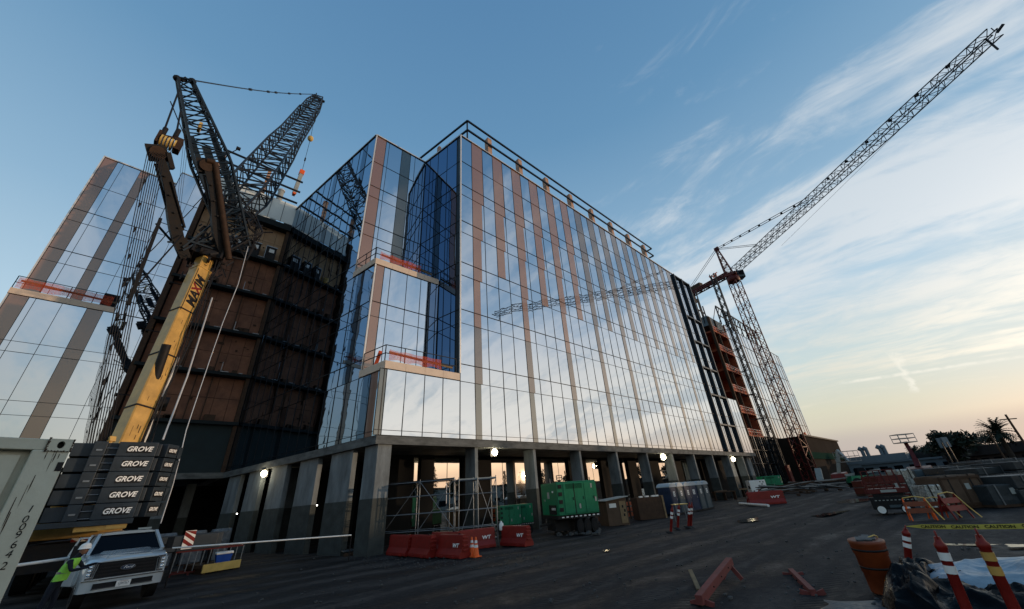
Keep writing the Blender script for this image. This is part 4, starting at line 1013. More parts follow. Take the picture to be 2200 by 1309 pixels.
# ================================================================ CONTAINER (near, left edge)
cp0 = at(161, 946, 6.0)
CN = thing('shipping_container', 'cream shipping container with black stencilled number at the left edge of the yard', 'container', (cp0.x, cp0.y, 0), rz=R(13))
zt = cp0.z; pw = .245
mb = MB(); mb.box((-pw, 0, .1), (0, .2, zt-.10)); mb.build('corner_post', 'container', CN, bevel=.010)
mb = MB(); mb.box((-2.4, .005, zt-.10), (-.171, .15, zt)); mb.build('top_rail', 'container', CN, bevel=.006)
mb = MB(); mb.box((-2.4, .005, .1), (-pw, .15, .3)); mb.build('bottom_rail', 'container', CN)
mb = MB(); mb.box((-2.4, .09, .3), (-pw, .12, zt-.10)); mb.box((-2.4, .05, .3), (-pw-.05, .088, zt-.145)); mb.build('door_panel', 'container', CN)
mb = MB(); mb.box((-.05, .2, .1), (-.01, 6, zt-.03)); mb.box((-2.4, .16, zt-.06), (-.01, 6, zt-.02)); mb.build('side_wall', 'container', CN)
n = 24; ccx, ccz = -.083, zt-.052
def sq(a):
    c, s = math.cos(a), math.sin(a); k = 1/max(abs(c), abs(s)); return (c*k*.085, s*k*.056)
o1 = [(ccx+sq(2*math.pi*i/n)[0], -.010, ccz+sq(2*math.pi*i/n)[1]) for i in range(n)]
i1 = [(ccx+.004+.026*math.cos(2*math.pi*i/n), -.010, ccz+.002+.034*math.sin(2*math.pi*i/n)) for i in range(n)]
i2 = [(x, .05, z) for x, y, z in i1]; o2 = [(x, .16, z) for x, y, z in o1]
vs = o1+i1+i2+o2
fs = [(i, (i+1) % n, n+(i+1) % n, n+i) for i in range(n)]+[(n+i, n+(i+1) % n, 2*n+(i+1) % n, 2*n+i) for i in range(n)]+[(3*n+i, 3*n+(i+1) % n, (i+1) % n, i) for i in range(n)]
mb = MB(); mb.add(vs, fs); co = mb.build('corner_casting', 'container', CN)
mb = MB(); mb.add([(x, .045, z) for x, y, z in i1], [tuple(range(n))]); mb.build('casting_hole', 'ink', co)
rr = random.Random(5); mb = MB()
for (x0_, z0_, x1_, z1_) in ((-.168, .006, -.168, -.11), (-.168, -.108, -.0, -.108), (-.001, .0, -.001, -.1)):
    for k in range(9): f = k/8; mb.box((x0_+(x1_-x0_)*f-.004-rr.random()*.004, -.0125, zt+z0_+(z1_-z0_)*f-.003-rr.random()*.004), (x0_+(x1_-x0_)*f+.004+rr.random()*.008, -.0105, zt+z0_+(z1_-z0_)*f+.003+rr.random()*.006))
mb.build('rust_edge', 'rust', co)
mb = MB(); mb.box((-.046, -.003, zt-.285), (-.003, .0, zt-.205)); mb.build('lashing_slot', 'steel_dk', CN)
mb = MB()
for (x, z, l_) in ((-.10, -.11, .06), (-.085, -.115, .10), (-.095, -.17, .13), (-.145, -.12, .07), (-.150, -.32, .16), (-.165, -.40, .2), (-.20, -.5, .25), (-.19, -.62, .2), (-.06, -.13, .05)):
    w_ = rr.uniform(.0022, .005); z = zt+z
    mb.add([(x-w_*.5, -.002, z), (x+w_*.5, -.002, z), (x+w_, -.002, z-l_*.6), (x+w_*.1, -.002, z-l_), (x-w_*.8, -.002, z-l_*.5)], [(0, 1, 2, 3, 4)])
mb.build('rust_streak', 'rust', CN)
for ch, z_ in zip('1009642', (2.315, 2.235, 2.175, 2.115, 2.04, 1.97, 1.885)):
    text(ch, .082, 'digit', 'ink', CN, frame((-.083+rr.uniform(-.004, .004), -.003, z_), (1, 0, rr.uniform(-.06, .06)), (0, 0, 1)), .0006, shear=.1, sx=.95)
x1, y0 = cp0.x, cp0.y
# pennant with shiny fixture on top of the container
q = Vector((x1-.60, y0+.05, zt+.0)); t_ = thing('blue_pennant', 'small blue plastic flap and chrome lamp on top of the cream container', 'flap', tuple(q), world=True)
mb = MB(); mb.add([q+Vector(v) for v in ((-.07, 0, .0), (.07, 0, .06), (-.07, .01, .04), (-.07, .015, .0), (.07, .015, .06), (-.07, .025, .04))], [(0, 1, 2), (5, 4, 3), (0, 3, 4, 1), (1, 4, 5, 2), (2, 5, 3, 0)]); mb.build('flap', 'blue', t_)
MB().sphere(q+Vector((-.03, -.02, .02)), .02).build('lamp', 'chrome', t_)
# ================================================================ PICKUP TRUCK
def make_truck():
    T = thing('pickup_truck', 'silver white pickup truck facing the camera with its driver side door open', 'truck')
    def sec(y, hw, z0, z1, ch=.12):
        return [(-hw, y, z0+ch*.4), (-hw, y, z1-ch), (-hw+ch*.8, y, z1-.02), (-hw*.5, y, z1+.02), (0, y, z1+.03), (hw*.5, y, z1+.02), (hw-ch*.8, y, z1-.02), (hw, y, z1-ch), (hw, y, z0+ch*.4), (hw-ch*.4, y, z0), (-hw+ch*.4, y, z0)]
    mb = MB(); S = [sec(.0, .97, .62, 1.22), sec(.06, 1.0, .60, 1.27), sec(.5, 1.02, .55, 1.36), sec(1.25, 1.02, .5, 1.42), sec(1.3, 1.02, .5, 1.41), sec(3.7, 1.02, .5, 1.40), sec(5.6, 1.0, .5, 1.40)]
    mb.loft(S, True); body_ = mb.build('truck_body', 'truck', T)
    mb = MB()
    def roofsec(y, z, hw): return [(-hw, y, z)]
    # greenhouse: base ring at z 1.39, top ring at z 1.98
    b_ = [(-.93, 1.15, 1.39), (.93, 1.15, 1.39), (.95, 3.7, 1.39), (-.95, 3.7, 1.39)]; t_ = [(-.74, 1.95, 1.94), (.74, 1.95, 1.94), (.74, 3.55, 1.94), (-.74, 3.55, 1.94)]
    mb.add(b_+t_, [(0, 1, 5, 4), (1, 2, 6, 5), (2, 3, 7, 6), (3, 0, 4, 7), (4, 5, 6, 7)]); mb.build('cab', 'winglass', T)
    mb = MB()
    for s in (-1, 1): mb.bar((.95*s, 1.1, 1.38), (.76*s, 1.93, 1.95), .09, .07); mb.bar((.76*s, 1.93, 1.95), (.76*s, 3.6, 1.95), .09, .07); mb.bar((.95*s, 2.4, 1.38), (.77*s, 2.4, 1.95), .08, .05); mb.bar((.96*s, 3.7, 1.38), (.77*s, 3.56, 1.95), .1, .08)
    mb.build('pillar', 'truck', T)
    mb = MB(); mb.loft([[(-.78, 1.88, 1.93), (-.6, 1.88, 2.0), (0, 1.88, 2.02), (.6, 1.88, 2.0), (.78, 1.88, 1.93)], [(-.78, 3.6, 1.93), (-.6, 3.6, 2.02), (0, 3.6, 2.05), (.6, 3.6, 2.02), (.78, 3.6, 1.93)]], False); mb.build('roof', 'truck', T, bevel=.01)
    mb = MB(); mb.box((.25, 2.1, 2.03), (.62, 2.25, 2.09)); mb.build('roof_lamp', 'cream', T)
    # hood bulge
    mb = MB(); mb.loft([[(-.62, .12, 1.28), (-.5, .12, 1.33), (.5, .12, 1.33), (.62, .12, 1.28)], [(-.7, 1.2, 1.40), (-.58, 1.2, 1.47), (.58, 1.2, 1.47), (.7, 1.2, 1.40)]], True); mb.build('hood', 'truck', T)
    # grille
    mb = MB(); mb.add([(-.70, -.03, 1.20), (.70, -.03, 1.20), (.74, -.03, .78), (-.74, -.03, .78), (-.70, .05, 1.20), (.70, .05, 1.20), (.74, .05, .78), (-.74, .05, .78)], [(3, 2, 1, 0), (0, 1, 5, 4), (1, 2, 6, 5), (2, 3, 7, 6), (3, 0, 4, 7)]); g = mb.build('grille', 'ink', T)
    mb = MB(); 
    for z in (.86, .95, 1.04, 1.13): mb.box((-.66, -.05, z-.018), (.66, -.03, z+.018))
    mb.build('grille_bar', 'steel_dk', g)
    mb = MB(); vs = []; n = 24
    for y in (-.085, -.05): vs += [(.185*math.cos(2*math.pi*i/n), y, 1.0+.075*math.sin(2*math.pi*i/n)) for i in range(n)]
    mb.add(vs, [tuple(range(n)), tuple(range(n, 2*n))[::-1]]+[(i, (i+1) % n, n+(i+1) % n, n+i) for i in range(n)]); bg_ = mb.build('badge', 'chrome', g)
    mb = MB(); vs = []
    for y in (-.09, -.084): vs += [(.160*math.cos(2*math.pi*i/n), y, 1.0+.058*math.sin(2*math.pi*i/n)) for i in range(n)]
    mb.add(vs, [tuple(range(n)), tuple(range(n, 2*n))[::-1]]+[(i, (i+1) % n, n+(i+1) % n, n+i) for i in range(n)]); mb.build('badge_field', 'navy', bg_)
    text('Ford', .10, 'badge_script', 'letter', bg_, frame((0, -.094, 1.0), (1, 0, 0), (0, 0, 1)), .002, shear=.5, sx=1.15)
    for s in (-1, 1):
        mb = MB(); mb.add([(.72*s, -.02, 1.20), (.97*s, .05, 1.20), (.99*s, .06, .80), (.76*s, -.02, .78), (.72*s, .1, 1.20), (.97*s, .2, 1.20), (.99*s, .2, .80), (.76*s, .1, .78)], [(0, 1, 2, 3), (3, 2, 1, 0), (0, 4, 5, 1), (1, 5, 6, 2), (2, 6, 7, 3)]); h = mb.build('headlight', 'winglass', T)
        mb = MB()
        for a, b2 in (((.70, 1.19), (.90, 1.20)), ((.77, 1.18), (.79, .82)), ((.76, .81), (.92, .80))): mb.bar((a[0]*s, -.045, a[1]), (b2[0]*s, -.035, b2[1]), .03, .05)
        for z in (1.10, 1.0, .90): mb.sphere((.87*s, .0, z), .055, 10, (1, .7, .8))
        mb.build('headlight_trim', 'chrome', h)
    # bumper
    mb = MB(); mb.loft([[(-1.02, .12, z), (-.95, -.10, z), (-.6, -.16, z), (.6, -.16, z), (.95, -.10, z), (1.02, .12, z)] + [(.9, .2, z), (-.9, .2, z)] for z in (.44, .50, .70, .74)], True); bm_ = mb.build('bumper', 'truck', T)
    mb = MB(); mb.box((-.70, -.178, .53), (.70, -.150, .66)); mb.build('bumper_opening', 'ink', bm_)
    mb = MB(); mb.bar((-.99, -.09, .745), (-.6, -.165, .745), .03); mb.bar((-.6, -.165, .745), (.6, -.165, .745), .03); mb.bar((.6, -.165, .745), (.99, -.09, .745), .03); mb.bar((-.72, -.18, .52), (.72, -.18, .52), .02); mb.build('bumper_trim', 'chrome', bm_)
    mb = MB(); mb.box((-.17, -.20, .50), (.17, -.185, .66)); lp = mb.build('licence_plate', 'white', bm_)
    text('CALIFORNIA', .035, 'plate_lettering', 'red', lp, frame((0, -.203, .640), (1, 0, 0), (0, 0, 1)), .001)
    text('1J99767', .09, 'plate_lettering', 'navy', lp, frame((0, -.203, .575), (1, 0, 0), (0, 0, 1)), .001, sx=.9)
    for x in (-.86, .86):
        for y in (.75, 4.6):
            mb = MB(); mb.tube((x-.14, y, .40), (x+.14, y, .40), .40, 22); wl = mb.build('wheel', 'black', T)
            s = 1 if x > 0 else -1; mb = MB(); mb.tube((x+s*.135, y, .40), (x+s*.15, y, .40), .24, 16); mb.build('rim', 'chrome', wl)
    for s in (-1, 1):
        mb = MB(); mb.bar((.95*s, 1.65, 1.42), (1.16*s, 1.6, 1.46), .05); mb.obox((1.22*s, 1.58, 1.52), (.10, 0, 0), (0, .04, 0), (0, 0, .18)); mb.build('wing_mirror', 'ink', T, bevel=.01)
    # open door, hinged at the A pillar on the viewer's left
    hx, hy = -1.02, 1.35; da = R(16)
    d = Vector((-math.sin(da), math.cos(da), 0))
    mb = MB(); c = Vector((hx, hy, 0))+d*.52; nrm = Vector((d.y, -d.x, 0)); mb.obox(c+Vector((0, 0, .98)), d*.52, nrm*.05, (0, 0, .42)); dr = mb.build('door', 'truck', T, bevel=.03)
    mb = MB(); mb.bar(Vector((hx, hy, 1.40)), Vector((hx, hy, 1.40))+d*.35+Vector((.10, 0, .5)), .05); mb.bar(Vector((hx, hy, 1.9))+d*.35+Vector((.10, 0, 0)), Vector((hx, hy, 1.9))+d*.95+Vector((.10, 0, 0)), .05); mb.bar(Vector((hx, hy, 1.9))+d*.95+Vector((.1, 0, 0)), Vector((hx, hy, 1.4))+d*1.03, .05); mb.build('door_window_frame', 'truck', dr)
    mb = MB(); mb.obox(c+nrm*.055+d*.35+Vector((0, 0, 1.2)), d*.09, nrm*.015, (0, 0, .02)); mb.build('door_handle', 'chrome', dr)
    return T
TR = make_truck(); p_ = at(258, 1265, 19.8); TR.location = (p_.x, p_.y, 0); TR.rotation_euler = (0, 0, R(6)); TR.scale = (1, 1, 1)
# ================================================================ PERSON (hi vis vest, white helmet, leaning on the open door)
def skin_body(name, joints, edges, m, parent, sub=2):
    me = bpy.data.meshes.new(name); names = list(joints); idx = {k: i for i, k in enumerate(names)}
    me.from_pydata([joints[k][0] for k in names], [(idx[a], idx[b2]) for a, b2 in edges], []); me.update()
    o = bpy.data.objects.new(name, me); col.objects.link(o); o.parent = parent
    sk = o.modifiers.new('skin', 'SKIN'); sk.use_smooth_shade = True; sd = o.modifiers.new('sub', 'SUBSURF'); sd.levels = sub; sd.render_levels = sub
    lay = me.skin_vertices[0] if me.skin_vertices else None
    if lay is None:
        import bmesh
        bm = bmesh.new(); bm.from_mesh(me); bm.verts.layers.skin.verify(); bm.to_mesh(me); bm.free(); lay = me.skin_vertices[0]
    for i, k in enumerate(names):
        r_ = joints[k][1]; lay.data[i].radius = r_ if isinstance(r_, tuple) else (r_, r_); lay.data[i].use_root = (i == 0)
    me.materials.append(MT[m]); 
    dg = bpy.context.evaluated_depsgraph_get(); dg.update()
    nm = bpy.data.meshes.new_from_object(o.evaluated_get(dg)); o.modifiers.clear(); o.data = nm; return o
def person(label, loc, rz, lean=.0):
    P = thing('person', label, 'person', loc, rz)
    j = {'pelvis': ((0, 0, .95), (.15, .11)), 'belly': ((0, -.03-lean*.2, 1.10), (.145, .10)), 'chest': ((0, -.06-lean*.5, 1.32), (.17, .115)), 'neck': ((0, -.08-lean*.8, 1.50), .055), 'head': ((0, -.12-lean, 1.60), (.075, .085)), 'top': ((0, -.12-lean*1.05, 1.70), (.07, .08)),
         'lh': ((-.10, 0, .90), .09), 'lk': ((-.13, .04, .50), .065), 'la': ((-.15, .08, .10), .045), 'lt': ((-.17, -.08, .04), .04),
         'rh': ((.10, 0, .90), .09), 'rk': ((.13, -.06, .50), .065), 'ra': ((.14, .02, .10), .045), 'rt': ((.15, -.14, .04), .04),
         'ls': ((-.19, -.08-lean*.6, 1.42), .06), 'le': ((-.27, -.22-lean*.5, 1.20), .045), 'lw': ((-.20, -.44-lean*.5, 1.22), .032), 'lp': ((-.19, -.50-lean*.5, 1.23), (.035, .018)),
         'rs': ((.19, -.08-lean*.6, 1.42), .06), 're': ((.29, -.24-lean*.5, 1.22), .045), 'rw': ((.26, -.46-lean*.5, 1.28), .032), 'rp': ((.26, -.52-lean*.5, 1.29), (.035, .018))}
    for s, hx in (('l', -.19), ('r', .26)):
        z = j[s+'p'][0][2]; y = j[s+'p'][0][1]
        for k in range(4): j[s+'f%d' % k] = ((hx-.03+.02*k, y-.035, z-.005), .009); j[s+'g%d' % k] = ((hx-.032+.021*k, y-.07-.006*(k in (1, 2)), z-.03), .008)
        j[s+'th'] = ((hx+(.035 if s == 'l' else -.035), y+.01, z), .010); j[s+'ti'] = ((hx+(.06 if s == 'l' else -.06), y-.03, z-.01), .008)
    ed = [('pelvis', 'belly'), ('belly', 'chest'), ('chest', 'neck'), ('neck', 'head'), ('head', 'top'), ('pelvis', 'lh'), ('lh', 'lk'), ('lk', 'la'), ('la', 'lt'), ('pelvis', 'rh'), ('rh', 'rk'), ('rk', 'ra'), ('ra', 'rt'), ('chest', 'ls'), ('ls', 'le'), ('le', 'lw'), ('lw', 'lp'), ('chest', 'rs'), ('rs', 're'), ('re', 'rw'), ('rw', 'rp')]
    for s in 'lr':
        for k in range(4): ed += [(s+'p', s+'f%d' % k), (s+'f%d' % k, s+'g%d' % k)]
        ed += [(s+'p', s+'th'), (s+'th', s+'ti')]
    skin_body('body', j, ed, 'cloth', P)
    hy = -.12-lean
    mb = MB(); mb.sphere((0, hy, 1.63), .088, 14, (.86, 1, 1.22)); mb.sphere((0, hy-.09, 1.62), .018, 8, (.8, 1, 1.3)); mb.sphere((-.08, hy, 1.63), .02, 8, (.5, 1, 1.4)); mb.sphere((.08, hy, 1.63), .02, 8, (.5, 1, 1.4)); mb.build('face', 'skin', P)
    mb = MB(); mb.lathe([(.145, 0), (.128, .015), (.122, .06), (.10, .11), (.05, .14), (.005, .148)], 18, (0, hy-.01, 1.675)); mb.build('helmet', 'white', P)
    def ring(y, z, a, b2, n=14): return [(a*math.cos(2*math.pi*i/n), y+b2*math.sin(2*math.pi*i/n), z) for i in range(n)]
    mb = MB(); mb.loft([ring(-.02-lean*.15, .98, .185, .145), ring(-.03-lean*.25, 1.12, .18, .135), ring(-.06-lean*.5, 1.32, .205, .145), ring(-.07-lean*.65, 1.42, .19, .125), ring(-.08-lean*.75, 1.475, .10, .085)], True, False); v_ = mb.build('vest', 'hivis', P)
    mb = MB(); mb.loft([ring(-.03-lean*.27, 1.14, .186, .141), ring(-.033-lean*.3, 1.19, .189, .143)], True, False); mb.build('reflective_band', 'galv', v_)
    return P
p_ = at(110, 1275, 17.8)
person('person in a green hi vis vest and white helmet leaning on the open truck door', (p_.x, p_.y, 0), R(70), .20)
# ================================================================ ROPE BARRIER, PLATFORM, RACK, COOLER
a = at(370, 1178, 22.5); b2 = at(755, 1150, 23.2); c_2 = at(30, 1216, 20.5); d_2 = at(150, 1199, 22.0)
BR = thing('barrier_rail', 'long thin white rail strung between the truck and the corner column', 'rail', (a.x, a.y, 0), world=True)
MB().tube(a, b2, .03, 8).build('rail_tube', 'white', BR)
BR2 = thing('barrier_rail', 'white rail emerging from behind the container left of the truck', 'rail', (c_2.x, c_2.y, 0), world=True)
MB().tube(c_2, d_2, .045, 8).build('rail_tube', 'white', BR2)
for q in (lerp(a, b2, .02), b2): MB().tube((q.x, q.y, 0), (q.x, q.y, q.z), .025, 6).build('rail_post', 'steel_dk', BR)
for q in (lerp(c_2, d_2, .02), d_2): MB().tube((q.x, q.y, 0), (q.x, q.y, q.z), .025, 6).build('rail_post', 'steel_dk', BR2)
g0 = gnd(432, 1236); g1 = gnd(514, 1222); 
PF = thing('steel_platform', 'low timber platform edged in pale yellow lying on the ground right of the truck', 'platform', (g0.x, g0.y, 0), world=True)
dx = (g1-g0).normalized(); dn = Vector((-dx.y, dx.x, 0)); Lp = (g1-g0).length
if dn.y < 0: dn = -dn
mb = MB(); mb.obox(g0+dx*Lp/2+dn*.04+Vector((0, 0, .22)), dx*Lp/2, dn*.04, (0, 0, .16)); mb.build('yellow_edge', 'yellow_p', PF)
mb = MB(); mb.obox(g0+dx*Lp/2+dn*1.0+Vector((0, 0, .28)), dx*Lp/2, dn*.92, (0, 0, .07)); mb.build('deck', 'wood_dk', PF)
for f in (.1, .5, .9): MB().obox(g0+dx*Lp*f+dn*1.0+Vector((0, 0, .10)), dx*.06, dn*.9, (0, 0, .10)).build('bearer', 'wood_dk', PF)
q = g0+dx*Lp*.62+dn*.5; CO = thing('cooler', 'blue cooler with white lid on the timber platform', 'cooler', (q.x, q.y, .351))
MB().loft([[(-.28, -.18, 0), (.28, -.18, 0), (.28, .18, 0), (-.28, .18, 0)], [(-.33, -.21, .32), (.33, -.21, .32), (.33, .21, .32), (-.33, .21, .32)]], False).build('cooler_tub', 'blue', CO, bevel=.02)
MB().box((-.35, -.23, .325), (.35, .23, .43)).build('cooler_lid', 'white', CO, bevel=.03)
RK = thing('steel_rack', 'rusty brown barred steel rack standing behind the right side of the truck', 'rack', (2.6, 26.3, 0), rz=R(-4))
mb = MB(); mb.bar((0, 0, .12), (2.6, 0, .12), .06); mb.bar((0, 0, .95), (2.6, 0, .95), .06); mb.bar((0, .8, .95), (2.6, .8, .95), .06); mb.bar((0, .8, .12), (2.6, .8, .12), .06)
for i in range(2): mb.bar((2.6*i, 0, .12), (2.6*i, .8, .12), .05); mb.bar((2.6*i, 0, .95), (2.6*i, .8, .95), .05)
for i in range(5): mb.bar((i*.65, 0, 0), (i*.65, 0, .12), .08)
mb.build('rack_frame', 'red_steel', RK)
mb = MB()
for i in range(11): mb.bar((i*.26, 0, .12), (i*.26+.03, 0, .95), .03)
mb.build('rack_bars', 'galv', RK)
# wrapped bales behind, on the slab
for i, x in enumerate((2.55, 3.95, 5.2)):
    B_ = thing('wrapped_bale', ('left', 'middle', 'right')[i]+' of three plastic wrapped bales standing in the dark under the building', 'bale', (x, 33, 0), group='plastic wrapped bales')
    secs = []; rr = random.Random(i)
    for z in (0, .08, .8, 1.55, 1.68): 
        k = .9 if z in (0, 1.68) else 1; secs.append([((-.5+.03*rr.random())*k, (-.4)*k, z), (.0, -.43*k, z), (.5*k, (-.4+.05*rr.random())*k, z), (.5*k, .4*k, z), (-.5*k, .4*k, z)])
    mb = MB(); mb.loft(secs, False); mb.build('bale_body', 'wrap', B_, bevel=.04); MB().box((-.5, -.4, -.0), (.5, .4, .06)).build('pallet', 'wood_dk', B_)
# leaning bundle of light tubes at the corner column
q = gnd(735, 1195); TB = thing('tube_bundle', 'bundle of pale metal channels leaning at the foot of the corner column', 'channels', (q.x, q.y, 0))
for i in range(6): MB().obox((i*.115, .0+.02*i, .22), (.035, 0, 0), (.12, .5, .0), (.02, .04, .018)).build('channel', 'galv', TB); 
MB().box((-.1, -.55, 0), (.85, -.4, .14)).build('timber_block', 'wood_dk', TB)
# ================================================================ FLOODLIGHTS
lampspec = [((1063, 972), 22.25), ((1425, 982), 22.25), ((1575, 987), 22.25)]
lpts = [onY(*q, y) for q, y in lampspec]+[Vector((7.9, 35.3, 5.0))]
for i, q in enumerate(lpts):
    if i == 3:
        q = at(567, 1018, math.hypot(7.2, 36))
    Fl = thing('floodlight', ('lit floodlight under the slab between the second and third front columns', 'lit floodlight under the slab above the portable toilets', 'lit floodlight under the slab near the far right end of the building', 'lit floodlight under the slab of the left side wall near the crane')[i], 'floodlight', tuple(q), group='lit floodlights under the slab', world=True)
    s = 1.0+.35*(i in (1, 2))
    mb = MB(); mb.sphere(q, .20*s, 12, (1, 1, 1.15)); mb.build('lamp_lens', 'lampglow', Fl)
    mb = MB(); bk_ = Vector((0, 1, 0)) if i < 3 else -LN; mb.obox(q+bk_*.20, Vector((bk_.y, -bk_.x, 0))*.27*s, bk_*.05, (0, 0, .27*s)); mb.obox(q+Vector((0, 0, .27*s)), Vector((bk_.y, -bk_.x, 0))*.27*s, bk_*.16, (0, 0, .015)); mb.bar(q+Vector((0, 0, .25)), q+Vector((0, 0, .55)), .05); mb.build('lamp_housing', 'steel_dk', Fl)
    ll = bpy.data.lights.new('lamp_light', 'POINT'); ll.energy = 60; ll.color = (1, .86, .6); ll.shadow_soft_size = .05
    lo = bpy.data.objects.new('lamp_light', ll); col.objects.link(lo); lo.parent = Fl; lo.location = (-.1, -.25 if i < 3 else 0, -.12)
    if i == 3: lo.location = (-.35, -.1, -.1)
for (px_, py_, Yd) in ((681, 1086, 36), (489, 1114, 44), (509, 1104, 40)):
    q = onY(px_, py_, Yd); s = tag(MB().sphere(q, .05, 8).build('work_light', 'smallglow', loc=q), {681: 'tiny white work light glowing between two side columns', 489: 'leftmost tiny white work light deep under the building', 509: 'tiny white work light just right of the leftmost one under the building'}[px_], 'work light', 'tiny work lights under the building')
# ================================================================ SCAFFOLD
def scaffold(name, label, A, B, W, h, lifts, par_n=2):
    """A, B ground points of the front side; W width vector"""
    A = Vector(A); B = Vector(B); W = Vector(W); T = thing(name, label, 'scaffold', tuple(A), world=True)
    for i in range(par_n+1):
        f = i/par_n
        for wv in (Vector((0, 0, 0)), W):
            p_ = lerp(A, B, f)+wv; MB().tube(p_, p_+Vector((0, 0, h)), .026, 8).build('standard', 'galv', T)
    mb = MB()
    for z in lifts:
        for wv in (Vector((0, 0, 0)), W): mb.tube(A+wv+Vector((0, 0, z)), B+wv+Vector((0, 0, z)), .02, 6)
        for i in range(par_n+1): p_ = lerp(A, B, i/par_n)+Vector((0, 0, z)); mb.tube(p_, p_+W, .02, 6)
    mb.build('ledger', 'galv', T)
    for i in range(par_n):
        mb = MB(); a = lerp(A, B, i/par_n); b2 = lerp(A, B, (i+1)/par_n); mb.tube(a+Vector((0, 0, lifts[0])), b2+Vector((0, 0, lifts[-1])), .018, 6)
        if i % 2: mb.tube(b2+Vector((0, 0, lifts[0])), a+Vector((0, 0, lifts[-1])), .018, 6)
        mb.build('brace', 'galv', T)
    mb = MB(); n = 4
    for k in range(n): 
        f = (k+.5)/n; o = W*f; mb.obox((A+B)/2+o+Vector((0, 0, lifts[-1]+.05)), (B-A)/2, W*.45/n, (0, 0, .025))
    mb.build('deck_board', 'cream' if name == 'scaffold_tower' else 'steel_dk', T)
    return T
def fl(v): return Vector((v.x, v.y, 0))
pA, pB, pC = fl(at(832, 1034, 25.0)), fl(at(899, 1026, 24.2)), fl(at(976, 1025, 23.4))
sc = scaffold('scaffold_run', 'long low scaffold run between the corner column and the scaffold tower', pA, pC, (.7, 1.5, 0), 3.35, (.9, 1.7, 2.55, 3.25), 2)
pD = fl(at(1065, 1023, 23.4)); pE = fl(at(986, 1028, 23.2))
scaffold('scaffold_tower', 'near steel scaffold tower with plank deck standing behind the red barriers', pE, pD, (.45, 1.0, 0), 3.3, (.35, .9, 1.7, 2.45, 3.15), 2)
# ================================================================ WATER BARRIERS
def make_barrier(L_=1.85, h=1.07):
    T = thing('water_barrier', 'red barrier', 'barrier', group='red plastic water filled barriers')
    prof = [(-.30, 0), (-.30, .16), (-.17, .42), (-.13, h-.04), (-.10, h), (.10, h), (.13, h-.04), (.17, .42), (.30, .16), (.30, 0)]
    mb = MB(); mb.loft([[(x, y, z) for y, z in prof] for x in (-L_/2, -L_/2+.06, L_/2-.06, L_/2)], False); b_ = mb.build('barrier_body', 'red', T, bevel=.03)
    mb = MB()
    for z in (.35, .55, .75, .93):
        for s in (-1, 1): mb.box((s*L_/2-.05, -.135, z-.04), (s*L_/2+.05, .135, z+.04))
    for x in (-.45, .45): mb.box((x-.12, -.33, .0), (x+.12, -.28, .1))
    mb.build('hinge_knuckle', 'red', T, bevel=.01)
    mb = MB(); mb.lathe([(.05, 0), (.05, .04), (.02, .05)], 10, (.5, 0, h)); mb.build('filler_cap', 'ink', T)
    text('WT', .26, 'lettering', 'letter', T, frame((.45, -.178, .56), (1, 0, 0), (0, .16, 1)), .003, shear=.15, sx=1.1, bold=.006)
    return T
b0 = make_barrier()
BAR = [((15.15, 16.65), -90, 'red water barrier at the right foot of the scaffold tower'), ((11.4, 16.72), -90, 'red water barrier just left of the two traffic cones, lettering in front'), ((11.05, 18.65), -92, 'red water barrier in front row nearest the corner column'), ((10.95, 20.6), -88, 'red water barrier touching the corner column'), ((13.7, 18.0), -14, 'red water barrier lying behind the cones under the scaffold'), ((12.3, 18.6), -80, 'red water barrier behind the front row below the scaffold run')]
for i, (q, rz, lb) in enumerate(BAR):
    o = b0 if i == 0 else dup(b0); o.location = (q[0], q[1], 0); o.rotation_euler = (0, 0, R(rz)); o.scale = (1, 1, .8); o['label'] = lb; o['category'] = 'barrier'
    if i in (2, 3, 5):
        for k_ in kids(o):
            if k_.name.startswith('lettering'): bpy.data.objects.remove(k_)
o = dup(b0); p_ = gnd(1650, 1084); o.location = (p_.x, p_.y, 0); o.rotation_euler = (0, 0, R(-55)); o.scale = (1.6, 1, 1); o['label'] = 'long red water barrier far right of the toilets with a pale end'
# ================================================================ CONES
def make_cone(h=.72):
    T = thing('traffic_cone', 'cone', 'cone', group='orange traffic cones')
    mb = MB(); mb.box((-.18, -.18, 0), (.18, .18, .035)); mb.build('cone_base', 'orange', T, bevel=.01)
    mb = MB(); mb.lathe([(.135, .03), (.03, h), (.02, h)], 18); mb.build('cone_body', 'orange', T)
    def rr_(z): return .135+(.03-.135)*(z-.03)/(h-.03)
    for z0, z1 in ((.34, .44), (.50, .60)):
        mb = MB(); mb.lathe([(rr_(z0)+.003, z0), (rr_(z1)+.003, z1)], 18); mb.build('reflective_band', 'white', T)
    return T
c0 = make_cone()
for i, q in enumerate(((1014, 1196), (1023, 1197))):
    o = c0 if i == 0 else dup(c0); p_ = gnd(*q); o.location = (p_.x, p_.y, 0); o['label'] = ('left and slightly farther of the two orange traffic cones by the red barriers', 'right and nearer of the two orange traffic cones by the red barriers')[i]; o['category'] = 'cone'
